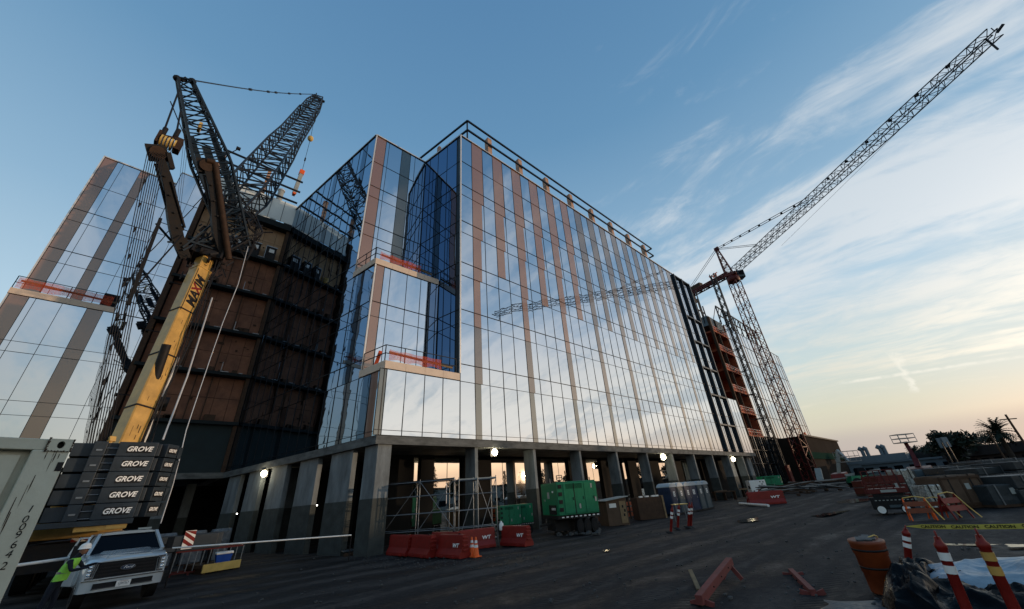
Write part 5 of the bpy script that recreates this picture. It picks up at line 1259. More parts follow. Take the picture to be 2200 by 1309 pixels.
# ================================================================ GENERATORS
def make_gen(Lg=4.6, Wg=2.0, zb=1.0, zt=2.75, label='', wheels=3):
    """x = long side facing -y; local origin bottom left front corner"""
    T = thing('generator_trailer', label, 'generator')
    mb = MB(); mb.box((0, 0, zb), (Lg, Wg, zt-.06)); b_ = mb.build('housing', 'green', T, bevel=.03)
    mb = MB(); mb.box((.02, .02, zt-.061), (Lg-.02, Wg-.02, zt)); mb.build('housing_roof', 'green', T, bevel=.02)
    for i, x in enumerate((.75, 1.95, 3.15)):
        w_ = 1.12; mb = MB(); mb.box((x, -.02, zb+.08), (x+w_, -.001, zt-.12)); d = mb.build('door', 'green', T, bevel=.006)
        mb = MB(); mb.box((x+w_-.14, -.04, zb+.75), (x+w_-.08, -.02, zb+.9)); mb.build('handle', 'ink', d)
    mb = MB(); mb.box((1.99-.10, -.025, zb+.05), (1.99-.02, -.015, zt-.1)); mb.build('door_gap', 'ink', T)
    for k in range(4):
        z = zb+.2+k*.40; mb = MB(); mb.box((.12, -.03, z), (.52, -.002, z+.2)); mb.build('vent', 'ink', T)
    for k in range(6): pass
    mb = MB()
    for k in range(6): mb.box((1.0, -.03, zt-.16-k*.045), (2.9, -.02, zt-.14-k*.045))
    mb.build('louvre', 'green_dk', T)
    mb = MB(); mb.box((-.03, .25, zb+.05), (-.002, 1.1, zb+.55)); mb.build('control_panel', 'ink', T)
    mb = MB()
    for y in (.35, .5, .68): mb.box((-.04, y, zb+.28), (-.03, y+.09, zb+.4))
    mb.box((-.036, .45, zt-.55), (-.002, .6, zt-.45)); mb.build('panel_label', 'white', T)
    mb = MB(); mb.box((-.02, .95, zb+.9), (-.002, 1.2, zb+1.25)); mb.box((-.02, 1.5, zb+.75), (-.002, 1.62, zb+.87)); mb.build('decal', 'cream', T)
    mb = MB()
    for x, z in ((3.9, zt-.42), (2.35, zb+.3), (4.25, zb+.6)): mb.box((x, -.03, z), (x+.18, -.02, z+.24))
    mb.build('decal', 'cream', T)
    mb = MB(); mb.box((-.1, .05, zb-.18), (Lg+.15, Wg-.05, zb-.001)); mb.build('chassis', 'steel_dk', T)
    mb = MB()
    for i in range(9): mb.box((.3+i*.5, .03, zb-.12), (.55+i*.5, .049, zb-.06))
    mb.build('reflector_strip', 'white', T)
    for i in range(wheels):
        for y in (.2, Wg-.2):
            mb = MB(); mb.tube((2.3+i*.82, y-.14, .39), (2.3+i*.82, y+.14, .39), .39, 20); wl = mb.build('wheel', 'black', T)
            if y < 1: MB().tube((2.3+i*.82, y-.15, .39), (2.3+i*.82, y-.13, .39), .2, 14).build('rim', 'steel_dk', wl)
    mb = MB(); mb.box((-.05, .5, .2), (1.6, 1.5, zb-.19)); mb.bar((0, 1, .55), (-1.3, 1, .5), .1); mb.build('fuel_tank', 'steel_dk', T)
    return T
G = make_gen(label='large green generator trailer with three wheels a side, in front of the columns')
gl_ = at(1196, 1050, 25.2); gr_ = at(1281, 1050, 26.2)
G.location = (gl_.x, gl_.y, 0); G.rotation_euler = (0, 0, math.atan2(gr_.y-gl_.y, gr_.x-gl_.x)); kx = (Vector((gr_.x, gr_.y))-Vector((gl_.x, gl_.y))).length/4.6; G.scale = (kx, 1.5, 1)
for i, (q, dep) in enumerate((((1076, 1132), 27.5), ((1104, 1130), 28.5))):
    o = dup(G); o.scale = (.30, .6, .62); p_ = at(*q, dep); o.location = (p_.x, p_.y, 0); o.rotation_euler = (0, 0, R(-25)); o['label'] = ('small green generator left behind the scaffold tower', 'small green generator beside the large generator trailer')[i]; o['group'] = 'small green generators behind the scaffold'; o['category'] = 'generator'
o = dup(G); p_ = gnd(1652, 1058); o.location = tuple(fl(at(1648, 1060, 68))); o.rotation_euler = (0, 0, R(-50)); o.scale = (.55, .9, .85); o['label'] = 'far green generator trailer beyond the white unit at the right end of the building'
WG = thing('white_generator', 'white generator unit with many small vents at the right end of the column row', 'generator', tuple(fl(at(1617, 1060, 62.0))), rz=R(-50)); WG.scale = (.62, .8, .85)
MB().box((0, 0, .5), (3.2, 1.5, 2.3)).build('housing', 'white', WG, bevel=.04)
mb = MB(); rr = random.Random(2)
for i in range(9): x = .2+rr.random()*2.5; z = .7+rr.random()*1.3; mb.box((x, -.02, z), (x+.25, -.002, z+.14))
mb.box((-.02, .3, 1.2), (-.002, .9, 1.6)); mb.build('vent', 'ink', WG); MB().box((.2, .1, 0), (3, 1.4, .49)).build('skid', 'steel_dk', WG)
# ================================================================ PORTABLE TOILETS
def make_toilet(m, lab):
    T = thing('portable_toilet', lab, 'toilet', group='row of portable toilets')
    mb = MB(); mb.loft([[(-.55, -.56, .12), (.55, -.56, .12), (.58, .58, .12), (-.58, .58, .12)], [(-.53, -.52, 1.98), (.53, -.52, 1.98), (.53, .52, 1.98), (-.53, .52, 1.98)]], False); mb.build('cabin', m, T, bevel=.03)
    mb = MB(); mb.box((-.6, -.62, 0), (.6, .62, .12)); mb.build('skid', 'ink', T)
    mb = MB()
    prof = [(-.58, 1.98), (-.56, 2.08), (-.38, 2.22), (0, 2.30), (.38, 2.22), (.56, 2.08), (.58, 1.98)]
    mb.loft([[(x, y, z) for x, z in prof] for y in (-.60, .58)], False); mb.build('roof', 'potwhite', T, bevel=.03)
    mb = MB(); mb.box((-.40, -.575, .2), (.40, -.545, 1.88)); d = mb.build('door', m, T, bevel=.02)
    mb = MB(); mb.box((-.13, -.60, 1.30), (.13, -.576, 1.66)); mb.build('door_sign', 'white', d)
    mb = MB(); mb.box((-.07, -.606, 1.36), (.07, -.601, 1.42)); mb.box((-.05, -.606, 1.48), (.04, -.601, 1.58)); mb.build('sign_mark', 'navy', d)
    mb = MB(); mb.box((.28, -.60, 1.0), (.35, -.576, 1.15)); mb.build('latch', 'galv', d)
    mb = MB()
    for x in (-.5, .5): mb.bar((x, -.56, .15), (x, -.54, 1.95), .05)
    for k in range(3): mb.box((-.585, -.3+k*.25, 1.6), (-.56, -.15+k*.25, 1.8))
    mb.build('corner_rib', m, T); MB().tube((.4, .4, 2.2), (.4, .4, 2.45), .04).build('vent_pipe', 'ink', T)
    return T
tn = make_toilet('navy', ''); tsl = make_toilet('slate', '')
labs = ['leftmost navy portable toilet with large side panels showing', 'slate grey portable toilet next to the leftmost navy one', 'third portable toilet from the left, navy', 'fourth portable toilet from the left, navy, facing turned forward', 'fifth portable toilet from the left, slate grey', 'rightmost portable toilet, slate grey, at the far end of the row']
A = Vector((31.2, 18.4, 0)); Bp = Vector((35.6, 14.9, 0)); used = set()
A = at(1462, 1102, 34.6); A.z = 0; Bp = at(1533, 1098, 39.5); Bp.z = 0
for i in range(6):
    src = tn if i in (0, 2, 3) else tsl; o = src if src.name not in used else dup(src); used.add(src.name)
    o.location = (33.0+1.27*i, 17.4, 0)
    o.rotation_euler = (0, 0, (R(-14) if i == 3 else 0)); o['label'] = labs[i]; o['category'] = 'toilet'
# ================================================================ SHEDS, CRATES, ORANGE BOARD FENCE
SH = thing('plywood_shed', 'small plywood shed with slanted roof and stencilled side, left of the toilets', 'shed', (0, 0, 0)); p_ = at(1352, 1117, 30.5); SH.location = (p_.x, p_.y, 0); SH.rotation_euler = (0, 0, R(-30))
mb = MB(); mb.loft([[(-1.5, 0, 0), (.0, 0, 0), (.0, 1.4, 0), (-1.5, 1.4, 0)], [(-1.5, 0, 1.45), (.0, 0, 1.6), (.0, 1.4, 1.6), (-1.5, 1.4, 1.45)]], False); mb.build('shed_wall', 'crate', SH)
mb = MB(); mb.loft([[(-1.65, -.15, 1.46), (.15, -.15, 1.64), (.15, 1.55, 1.64), (-1.65, 1.55, 1.46)], [(-1.65, -.15, 1.51), (.15, -.15, 1.69), (.15, 1.55, 1.69), (-1.65, 1.55, 1.51)]], False); mb.build('shed_roof', 'cream', SH)
MB().box((-.55, -.03, .1), (-.1, -.002, 1.4)).build('shed_door', 'wood', SH); MB().box((-1.3, -.02, 1.05), (-.8, -.002, 1.3)).build('notice', 'white', SH)
for k, (x, z) in enumerate(((-.40, 1.0), (-.28, .75), (-.35, .5))): MB().box((x, -.036, z), (x+.12, -.031, z+.16)).build('stencil', 'ink', SH)
S2 = thing('plywood_box', 'brown plywood box between the shed and the toilets with white caps on top', 'box', (0, 0, 0)); p_ = at(1405, 1108, 34); S2.location = (p_.x, p_.y, 0); S2.rotation_euler = (0, 0, R(-35))
MB().box((-1.1, 0, 0), (.9, 1.2, 1.45)).build('box_wall', 'wood_dk', S2); MB().box((.9, -.05, 0), (1.02, 1.2, 1.5)).build('box_side', 'wood', S2)
for x in (-.8, -.3, .2, .5): MB().box((x, .1, 1.45), (x+.25, .3, 1.55)).build('cap', 'white', S2)
FN = thing('orange_board_fence', 'low fence of orange painted boards behind the plywood shed', 'fence', (0, 0, 0)); p_ = at(1285, 1102, 33.0); FN.location = (p_.x, p_.y, 0); q = at(1372, 1100, 37); FN.rotation_euler = (0, 0, math.atan2(q.y-p_.y, q.x-p_.x)); Lf = (Vector((q.x, q.y))-Vector((p_.x, p_.y))).length+3
for k in range(3): MB().box((0, 0, .15+k*.38), (Lf, .04, .42+k*.38)).build('board', 'tread', FN)
for k in range(5): MB().box((k*Lf/4.2, -.07, 0), (k*Lf/4.2+.09, -.002, 1.35)).build('fence_post', 'wood_dk', FN)
q = gnd(1270, 1139); RB = tag(MB().sphere((0, 0, .16), .2, 10, (1.3, 1, .8)).build('fuel_can', 'cream', put=(q.x, q.y, .0)), 'pale rounded can on the ground at the right wheels of the green generator', 'can'); 
q = at(1077, 1130, 23.2); MBj = MB(); MBj.lathe([(.1, 0), (.12, .04), (.12, .3), (.05, .36), (.04, .42)], 12); JG = tag(MBj.build('water_jug', 'white', put=(q.x, q.y, q.z-.2)), 'white plastic jug hanging at the right leg of the scaffold tower', 'jug')
# scattered rubble stones
rr = random.Random(9); MT['stone'] = mat('rubble', (.12, .115, .11), .9, 0, .4, 6)
def stone(p_, s, mbx):
    mb = MB(); mb.sphere((p_.x, p_.y, s*.3), s, 6, (rr.uniform(.8, 1.5), rr.uniform(.7, 1.2), rr.uniform(.4, .7)))
    mbx.add([v_+Vector((rr.uniform(-.15, .15)*s, rr.uniform(-.15, .15)*s, rr.uniform(-.1, .1)*s)) for v_ in mb.v], mb.f)
def rubble(name, label, n, fx, fy, fs_):
    mbx = MB()
    for i in range(n): stone(gnd(fx(), fy()), fs_(), mbx)
    o = mbx.build(name, 'stone'); o['kind'] = 'stuff'; tag(o, label, 'rubble')
rubble('rubble', 'grey rubble stones on the dirt under the green generator trailer', 50, lambda: rr.uniform(1195, 1290), lambda: rr.uniform(1139, 1152), lambda: rr.uniform(.06, .2))
rubble('gravel', 'loose gravel stones in front of the red water barriers', 260, lambda: rr.uniform(780, 1180), lambda: rr.uniform(1188, 1222), lambda: rr.uniform(.015, .045))
rubble('dirt_clods', 'dark clods of dirt scattered over the open yard', 420, lambda: rr.uniform(400, 2150), lambda: 1100+rr.random()**1.2*200, lambda: rr.uniform(.012, .05))
gp = [gnd(*q) for q in ((800, 1203), (880, 1222), (980, 1228), (1080, 1212), (1180, 1180), (1130, 1160), (960, 1175))]

# ================================================================ DELINEATOR POSTS
def make_delin(h=1.12, rb=True):
    T = thing('delineator_post', '', 'post', group='red delineator posts')
    MB().lathe([(.19, 0), (.19, .03), (.11, .055), (.05, .08)], 16).build('post_base', 'black', T)
    MB().lathe([(.050, .05), (.048, h-.22), (.056, h-.21), (.056, h-.16), (.038, h-.13), (.026, h-.06)], 16).build('post_tube', 'red', T)
    mb = MB(); pts = [(.035*math.cos(a), 0, h-.05+.06*math.sin(a)) for a in [i*math.pi/6 for i in range(13)]]; mb.path(pts, .010, 6); mb.build('loop_handle', 'red', T)
    for z in (h-.52, h-.36): MB().lathe([(.0535, z), (.0535, z+.10)], 16).build('reflective_band', 'white', T)
    return T
d0 = make_delin()
# (base px, D, lean)
DL = [((1955, 1232), None, 'near delineator post at the left end of the caution tape', (0, 0)), ((2092, 1345), None, 'middle one of the three near delineator posts, leaning left over the white sheet', (0, 0)), ((2205, 1360), None, 'right near delineator post with orange band, leaning left', (0, 0)),
      ((1441, 1146), None, 'leftmost red delineator post in front of the toilets', (0, 0)), ((1456, 1137), None, 'second red delineator post in front of the toilets', (0, 0)), ((1479, 1134), None, 'third red delineator post in front of the toilets', (0, 0)), ((1484, 1133), None, 'fourth red delineator post in front of the toilets, right of the third', (0, 0)),
      ((1606, 1086), None, 'red delineator post left of the far red barrier', (0, 0)), ((1630, 1083), None, 'red delineator post touching the left end of the far red barrier', (0, 0))]
for i, (q, D, lb, ln) in enumerate(DL):
    o = d0 if i == 0 else dup(d0); p_ = gnd(*q); o.location = (p_.x, p_.y, 0); o['label'] = lb; o['category'] = 'post'
    tp_ = {0: (1945, 1130), 1: (2008, 1143), 2: (2096, 1138)}.get(i)
    if tp_:
        tp_ = at(*tp_, math.hypot(p_.x, p_.y)); o.rotation_mode = 'QUATERNION'; o.rotation_quaternion = (tp_-p_).to_track_quat('Z', 'Y'); kz = (tp_-p_).length/1.12; o.scale = (1.35, 1.35, kz)
    if i == 2:
        for k_ in kids(o):
            if k_.name.startswith('reflective'): k_.data = k_.data.copy(); k_.data.materials[0] = MT['yellow']
    if 3 <= i: o.scale = (1.3, 1.3, 1.12)
q = gnd(1468, 1120); SG = thing('sawhorse_table', 'small pale table standing between the red posts by the toilets', 'table', (q.x, q.y, 0), rz=R(-40))
MB().box((-.45, -.3, .95), (.45, .3, 1.0)).build('table_top', 'yellow_p', SG)
for x in (-.4, .4):
    for y in (-.25, .25): MB().bar((x, y, 0), (x*.9, y*.9, .95), .05).build('leg', 'galv', SG)
# ================================================================ CAUTION TAPE
dl0 = DL[0]; pt = gnd(1955, 1232); ta = at(1948, 1131, math.hypot(*gnd(1955, 1232).xy)-.05); tb = at(2300, 1128, 12.4)
TP = thing('caution_tape', 'yellow CAUTION tape stretched from the near red post to the right', 'tape', tuple(ta), world=True)
n = 24; vs = []; hw = .042
for i in range(n+1):
    f = i/n; p_ = lerp(ta, tb, f)+Vector((0, 0, -.02*math.sin(f*math.pi))); k = min(1, f*7+.12); tw = .25*math.sin(f*9)
    vs += [p_+Vector((0, math.sin(tw)*hw*k*.4, hw*k)), p_-Vector((0, math.sin(tw)*hw*k*.4, hw*k))]
vs2 = [v_+Vector((.004, .004, 0)) for v_ in vs]; m_ = len(vs)
mb = MB(); mb.add(vs+vs2, [(2*i, 2*i+1, 2*i+3, 2*i+2) for i in range(n)]+[(m_+2*i+2, m_+2*i+3, m_+2*i+1, m_+2*i) for i in range(n)], True); mb.build('tape_band', 'tape', TP)
td = (tb-ta).normalized(); toff = Vector((-td.y, td.x, 0)); 
if toff.dot(-ta) < 0: toff = -toff
L_t = (tb-ta).length
xax = td if project(ta+td)[0] > project(ta)[0] else -td
for i in range(4):
    f = .20+i*.215; p_ = lerp(ta, tb, f)+Vector((0, 0, -.02*math.sin(f*math.pi)))+toff*.014
    text('CAUTION', .074, 'lettering', 'ink', TP, frame(p_, xax, (0, 0, 1)), .0008, sx=1.35, bold=.0015)
# ================================================================ BARREL, SHEET, BAG, BARRICADES
q = gnd(1904, 1272); BA = thing('drum_barrel', 'orange plastic traffic drum with dark bands beside the black plastic bag', 'barrel', (q.x, q.y, 0)); BA.rotation_euler = (R(2), R(-4), 0); BA.scale = (1.0, 1.0, 1.0)
MB().lathe([(.23, 0), (.235, .03), (.245, .32), (.26, .33), (.265, .62), (.285, .64), (.29, .80), (.30, .82), (.30, .86), (.27, .87)], 26).build('barrel_body', 'barrel', BA)
for z, r_ in ((.40, .263), (.70, .291)): MB().lathe([(r_-.001, z), (r_+.003, z+.0), (r_+.003, z+.035), (r_-.001, z+.035)], 26).build('dark_band', 'steel_dk', BA)
mb = MB(); rr = random.Random(3)
for i in range(7): mb.obox((rr.uniform(-.12, .12), rr.uniform(-.12, .12), .885), (.10, .02, .01), (-.02, .05, .005), (0, .006, .02))
mb.build('debris', 'stackdk', BA); mb = MB(); pts = [(0, -.05, .90), (.12, -.15, .93), (.27, -.17, .88), (.31, -.16, .6), (.33, -.12, .38)]; mb.path(pts, .012, 6); mb.build('strap', 'yellow_p', BA)
from mathutils import noise as mn
def crumple(name, label, cat, corners, z0, hgt, m, seed, nx=84, ny=56, fold=1.0, jag=.08):
    P = [Vector((p_.x, p_.y, p_.z if z0 is None else 0)) for p_ in corners]; vs = []; sd_ = Vector((seed*3.7, seed*1.3, 0))
    for j in range(ny+1):
        for i in range(nx+1):
            u_, v_ = i/nx, j/ny; p_ = lerp(lerp(P[0], P[1], u_), lerp(P[3], P[2], u_), v_)
            q = p_*1.0+sd_
            p_ = p_+Vector((mn.noise(q*1.6), mn.noise(q*1.6+Vector((9, 9, 9))), 0))*jag*4*(1 if 0 else 1)*max(0, 1-4*min(u_, 1-u_, v_, 1-v_))
            e_ = min(1, 3.5*min(u_, 1-u_, v_, 1-v_)); e_ = e_*(2-e_)
            r1 = 1-abs(mn.noise(q*1.1+Vector((.3*q.y, 0, 0))))*2; r2 = 1-abs(mn.noise(q*2.9))*2; r3 = 1-abs(mn.noise(Vector((q.x*7, q.y*3, 1))))*2; r4 = mn.noise(q*17)
            z = (p_.z if z0 is None else z0)+e_*(hgt*(.35+.45*r1+.25*r2*fold+.10*r3*fold)+.004*r4)
            vs.append((p_.x, p_.y, max(.006, z)))
    mb = MB(); mb.add(vs, [(j*(nx+1)+i, j*(nx+1)+i+1, (j+1)*(nx+1)+i+1, (j+1)*(nx+1)+i) for j in range(ny) for i in range(nx)], True)
    c = (P[0]+P[2])/2; o = mb.build(name, m, loc=(c.x, c.y, 0)); sm = o.modifiers.new('solid', 'SOLIDIFY'); sm.thickness = .004; return tag(o, label, cat)
cs = [gnd(1925, 1345), gnd(2330, 1345), gnd(2290, 1250), gnd(1985, 1240)]
crumple('black_sheet', 'large glossy black plastic sheet heaped under the white sheet beside the orange drum', 'plastic sheet', cs, 0, .34, 'bag', 5, fold=1.3)
cs2 = [gnd(1915, 1340), gnd(2040, 1345), gnd(2040, 1240), gnd(1945, 1238)]
crumple('black_bag', 'bulging glossy black plastic bag between the orange drum and the white sheet', 'plastic bag', cs2, 0, .52, 'bag', 9, nx=50, ny=50, fold=1.2)
def shift(c): return Vector((c.x, c.y, 0))
cs = [at(2005, 1262, 10.9), at(2330, 1268, 10.7), at(2330, 1190, 12.2), at(1978, 1214, 12.2)]
crumple('white_sheet', 'crumpled translucent white plastic sheet draped over the black plastic in the near right corner', 'plastic sheet', cs, None, .12, 'tarp', 8, fold=1.1, jag=.05)
q = at(1965, 1265, 10.7); 
cs = [gnd(1760, 1330), gnd(1960, 1330), gnd(1950, 1290), gnd(1780, 1290)]; crumple('ground_sheet', 'flat greyish plastic sheet lying on the ground below the orange drum', 'plastic sheet', cs, 0, .03, 'tarp_dk', 12)
def barricade(label, a, b2, zh, th=.14, foot=True):
    a = Vector(a); b2 = Vector(b2); T = thing('timber_barricade', label, 'barricade', (a.x, a.y, 0), world=True, group='faded red timber barricades')
    MB().bar(Vector((a.x, a.y, a.z)), Vector((b2.x, b2.y, b2.z)), th, th*1.15).build('beam', 'barnred', T, bevel=.008)
    d = (b2-a).normalized(); n_ = Vector((-d.y, d.x, 0)).normalized()
    if foot:
        for f in (.05, .93):
            c = lerp(a, b2, f)
            for s in (-1, 1): MB().bar(Vector((c.x, c.y, c.z-.05))+n_*.03*s, Vector((c.x, c.y, 0))+n_*.22*s, .06, .09).build('leg', 'barnred', T)
    mb = MB()
    for f in (.3, .55, .8): c = lerp(a, b2, f)-Vector((0, 0, .0)); mb.tube(c-n_*.09, c+n_*.09, .014, 8)
    mb.build('bolt', 'ink', T); return T
barricade('largest faded red timber barricade beam on short legs, lower centre right', at(1502, 1290, 9.9), at(1568, 1206, 12.6), .3)
barricade('small faded red barricade beam to the left of the orange drum', at(1748, 1275, 11.2), at(1700, 1228, 13.2), .2, .11)
TT = thing('timber_offcut', 'short pale timber standing tilted behind the largest barricade beam', 'timber', tuple(at(1502, 1265, 11.2)), world=True); MB().bar(at(1502, 1268, 11.2), at(1483, 1226, 12.4), .09, .05).build('timber', 'wood', TT)
# ================================================================ GENERIC CUT TIMBER / POLE ON GROUND BY FAR BARRIER
a = gnd(1590, 1085); b2 = gnd(1652, 1090); tag(MB().tube(Vector((a.x, a.y, .12)), Vector((b2.x, b2.y, .12)), .10, 8).build('white_pipe', 'white', loc=(a.x, a.y, 0)), 'white pipe lying on the dirt left of the far red barrier', 'pipe')
for i, (q, dz, lb) in enumerate((((1560, 1075), 0, 'timber work bench with pallets just right of the last toilet'), ((1600, 1068), 0, 'second timber work bench near the far red barrier'))):
    p_ = gnd(*q); W_ = thing('work_bench', lb, 'bench', (p_.x, p_.y, 0), rz=R(-50), group='timber benches by the toilets')
    MB().box((-1.3, -.5, .9), (1.3, .5, 1.0)).build('bench_top', 'wood_dk' if i == 0 else 'wood', W_)
    for x in (-1.2, 0, 1.2): MB().box((x-.05, -.4, 0), (x+.05, .4, .9)).build('leg', 'wood_dk', W_)
    MB().box((-1.1, -.35, 1.0), (.3, .3, 1.12)).build('timber_stack', 'crate', W_)
# ================================================================ SECOND BUILDING (far right)
Y2 = 26.0
B2 = thing('far_building', 'second glass block beyond the first with an open orange timber end', 'building', (92, Y2, 0), world=True)
XL2, XG, XE = 88.5, 95.5, 140.0
r2 = [9.9, 14.4, 18.8, 23.3, 27.75, 32.17, 35.6]
mbs = {}
x = XG; i = 0
while x < XE-.1:
    m = 'brown' if i % 8 == 0 else 'glass'; w_ = .7 if m == 'brown' else 1.4
    for a, b2 in zip(r2, r2[1:]):
        mbs.setdefault(m, MB()).obox((x+w_/2, Y2-.02, (a+b2)/2), (w_/2-.015, 0, 0), (rng.gauss(0, .00), .02, 0), (0, rng.gauss(0, .004), (b2-a)/2-.02))
    if i % 2 == 0: MB().box((x-.03, Y2-.10, 9.9), (x+.0, Y2+.0, 35.6)).build('mullion', 'mull', B2)
    x += w_; i += 1
for m, mb in mbs.items(): o = mb.build('glass_pane' if m == 'glass' else 'spandrel_panel', m, B2); o['kind'] = 'stuff'
for z in r2: MB().box((XG, Y2-.11, z-.04), (XE, Y2-.041, z+.04)).build('transom', 'mull', B2)
MB().box((XG+.02, Y2+.05, 9.8), (XE, Y2+30, 35.5)).build('inner_wall', 'inner', B2)
# open timber end
for z0, z1 in zip(r2, r2[1:]):
    MB().box((XL2-1.5, Y2+6, z0+.1), (XG, Y2+6.2, z1-.35)).build('timber_wall', 'tread', B2)
    MB().box((XG-.25, Y2+.1, z0+.1), (XG-.02, Y2+6, z1-.3)).build('timber_wall', 'tread', B2)
    MB().box((XL2-1.6, Y2-.1, z0-.3), (XG-.03, Y2+6.3, z0+.05)).build('floor_slab', 'tread', B2)
    mb = MB(); 
    for k in range(2): mb.bar((XL2-1.5, Y2-.05, z0+.6+.5*k), (XG-.1, Y2-.05, z0+.6+.5*k), .07)
    for k in range(6): mb.bar((XL2-1.4+k*1.6, Y2-.05, z0), (XL2-1.4+k*1.6, Y2-.05, z0+1.15), .07)
    mb.build('edge_rail', 'galv', B2)
    netting((XL2-1.2, Y2, 0), (XL2+2.6, Y2, 0), z0+.1, z0+1.3, parent=B2, n=8); netting((XG-3, Y2, 0), (XG-.4, Y2, 0), z0+.1, z0+1.2, parent=B2, n=8)
MB().box((XL2-1.8, Y2+.2, 33.5), (XG-.1, Y2+6, 35.8)).build('roof_box', 'bld', B2)
for x in (XL2-1.6, XL2+1.6): MB().box((x-.25, Y2-.05, 9.9), (x+.25, Y2+.5, 35.5)).build('timber_column', 'wood_dk', B2)
MB().box((XL2-6.5, Y2+2, 9.8), (XL2-1.9, Y2+18, 34)).build('shaft_wall', 'inner', B2)
# roof frame of the second building
mb = MB()
mb.bar((XG-1, Y2, 40.4), (XG+30, Y2, 40.4), .25); mb.bar((XG-1, Y2, 38.0), (XG+30, Y2, 38.0), .2)
for k in range(9): x = XG-1+k*3.8; mb.bar((x, Y2, 35.6), (x, Y2, 40.4), .25); mb.bar((x, Y2, 38.0), (x+1.9, Y2, 40.4), .12); mb.bar((x, Y2, 40.4), (x, Y2+2, 36), .12)
mb.build('roof_frame', 'rail', B2)
mb = MB()
for x, h in ((84.5, 41.5), (86.2, 40.3), (87.0, 42.8), (88.4, 39)): mb.bar((x, Y2+1, 34), (x, Y2+1, h), .22)
mb.bar((84.5, Y2+1, 37), (88.4, Y2+1, 37), .2); mb.build('roof_steel', 'rail', B2)
# podium
MB().box((73.8, 30, 0), (78, 60, 14.2)).build('podium_wall', 'inner', B2)
MB().box((XL2-8, Y2+.5, 0), (XG+55, Y2+30, 9.75)).build('podium_wall', 'podium', B2)
MB().box((XG+4, Y2-6, 0), (XG+40, Y2+.45, 9.3)).build('podium_wall', 'podium', B2)
MB().box((XG+3, Y2-6.2, 4.9), (XG+40.2, Y2-6.01, 6.2)).build('green_band', 'green_dk', B2)
MB().box((XG+3, Y2-6.3, 9.3), (XG+40.2, Y2-5.7, 9.6)).build('podium_coping', 'steel_dk', B2)
for k in range(16):
    x = XL2-8+k*1.35; MB().bar((x, Y2-.1, 0), (x, Y2-.1, 9.7), .2).build('formwork_post', 'rail' if k % 3 else 'galv', B2)
for z in (2.2, 4.6, 7): MB().bar((XL2-8, Y2-.25, z), (XG+12, Y2-.25, z), .15).build('formwork_beam', 'rail', B2)
# orange tent-like pennant on the podium
q = at(1734, 944, 118); tag(MB().loft([[(-1.4, -1, 0), (1.4, -1, 0), (1.4, 1, 0), (-1.4, 1, 0)], [(-.1, -.1, 3), (.1, -.1, 3), (.1, .1, 3), (-.1, .1, 3)]], False).build('orange_marker', 'orange', put=(q.x, q.y, q.z-1.4)), 'small orange pyramid marker on the podium corner right of the tower crane mast', 'marker')
# hoist mast in front of the open end
HM = thing('hoist_mast', 'thin lattice hoist mast rising in front of the orange timber end of the far building', 'mast', (92.2, Y2-2.2, 0), world=True)
ht_ = at(1534, 620, math.hypot(92, 24)).z
mb = MB(); lattice(mb, (92.2, Y2-2.4, 0), (92.2, Y2-2.4, 47.5), 1.0, 1.0, 1.0, 1.0, 44, .09, .05, up=(0, 1, 0)); mb.build('mast_frame', 'rail', HM)
mb = MB()
for z in range(8, 36, 5): mb.bar((92.2, Y2-2.4, z), (93.4, Y2, z), .12); mb.bar((92.2, Y2-2.4, z), (91.2, Y2, z), .12)
mb.build('wall_tie', 'rail', HM); MB().box((91.4, Y2-3.4, 1), (93, Y2-2.95, 4)).build('hoist_cage', 'red_steel', HM)
# ================================================================ TOWER CRANE
TCC = Vector((97.8, 20.8, 0)); TC = thing('tower_crane', 'tall tower crane with dark red mast and long raised lattice jib', 'crane', tuple(TCC), world=True)
mb = MB(); lattice(mb, TCC, TCC+Vector((0, 0, 46.0)), 2.1, 2.1, 2.0, 2.0, 26, .10, .05, up=(.31, 1, 0)); mb.build('mast', 'red_steel', TC)
top = TCC+Vector((0, 0, 46.0))
mb = MB(); mb.lathe([(1.3, 0), (1.5, .3), (1.5, 1.1), (1.2, 1.6)], 16, tuple(top)); mb.obox(top+Vector((0, 0, 1.9)), (1.3, 0, 0), (0, 1.3, 0), (0, 0, .35)); mb.build('slewing_ring', 'red_steel', TC)
piv = top+Vector((0, 0, 2.6)); cdir = Vector((.25, .968, 0)).normalized()
jt = Vector((87.3, -32.9, 66.7)); jf = piv-cdir*.8
# solve tip on the pixel ray
d_ = ray(2138, 68); best = None
for k in range(200, 1200):
    p_ = O+d_*(k*.1)
    f = abs((p_-jf).length-58.)
    if best is None or f < best[0]: best = (f, p_)
jt = best[1] if (best[1].z > 40) else jt
mb = MB(); jd_ = (jt-jf); lattice(mb, jf, jt, 1.5, 1.6, 1.2, 1.1, 54, .052, .028, wm=1.4, hm=1.5, k0=.05, k1=.8); mb.build('jib', 'rail', TC)
cend = piv+cdir*14.5
mb = MB(); lattice(mb, piv+cdir*.5, cend, 1.5, .9, 1.5, .9, 12, .13, .07); mb.obox(piv+cdir*7.5+Vector((0, 0, .1)), cdir*7, Vector((cdir.y, -cdir.x, 0))*.8, (0, 0, .12)); mb.build('counter_jib', 'red_steel', TC)
mb = MB(); mb.obox(piv+cdir*13+Vector((0, 0, -1.3)), cdir*1.2, Vector((cdir.y, -cdir.x, 0))*.9, (0, 0, 1.3)); mb.build('counterweight', 'steel_br', TC)
mb = MB(); mb.obox(piv+cdir*10+Vector((0, 0, 1.0)), cdir*1.5, Vector((cdir.y, -cdir.x, 0))*.7, (0, 0, .8)); mb.bar(piv+cdir*13.5, piv+cdir*13.8+Vector((0, 0, 2.6)), .15); mb.build('winch', 'steel_br', TC)
ap = piv+Vector((0, 0, 8.2))+cdir*1.2
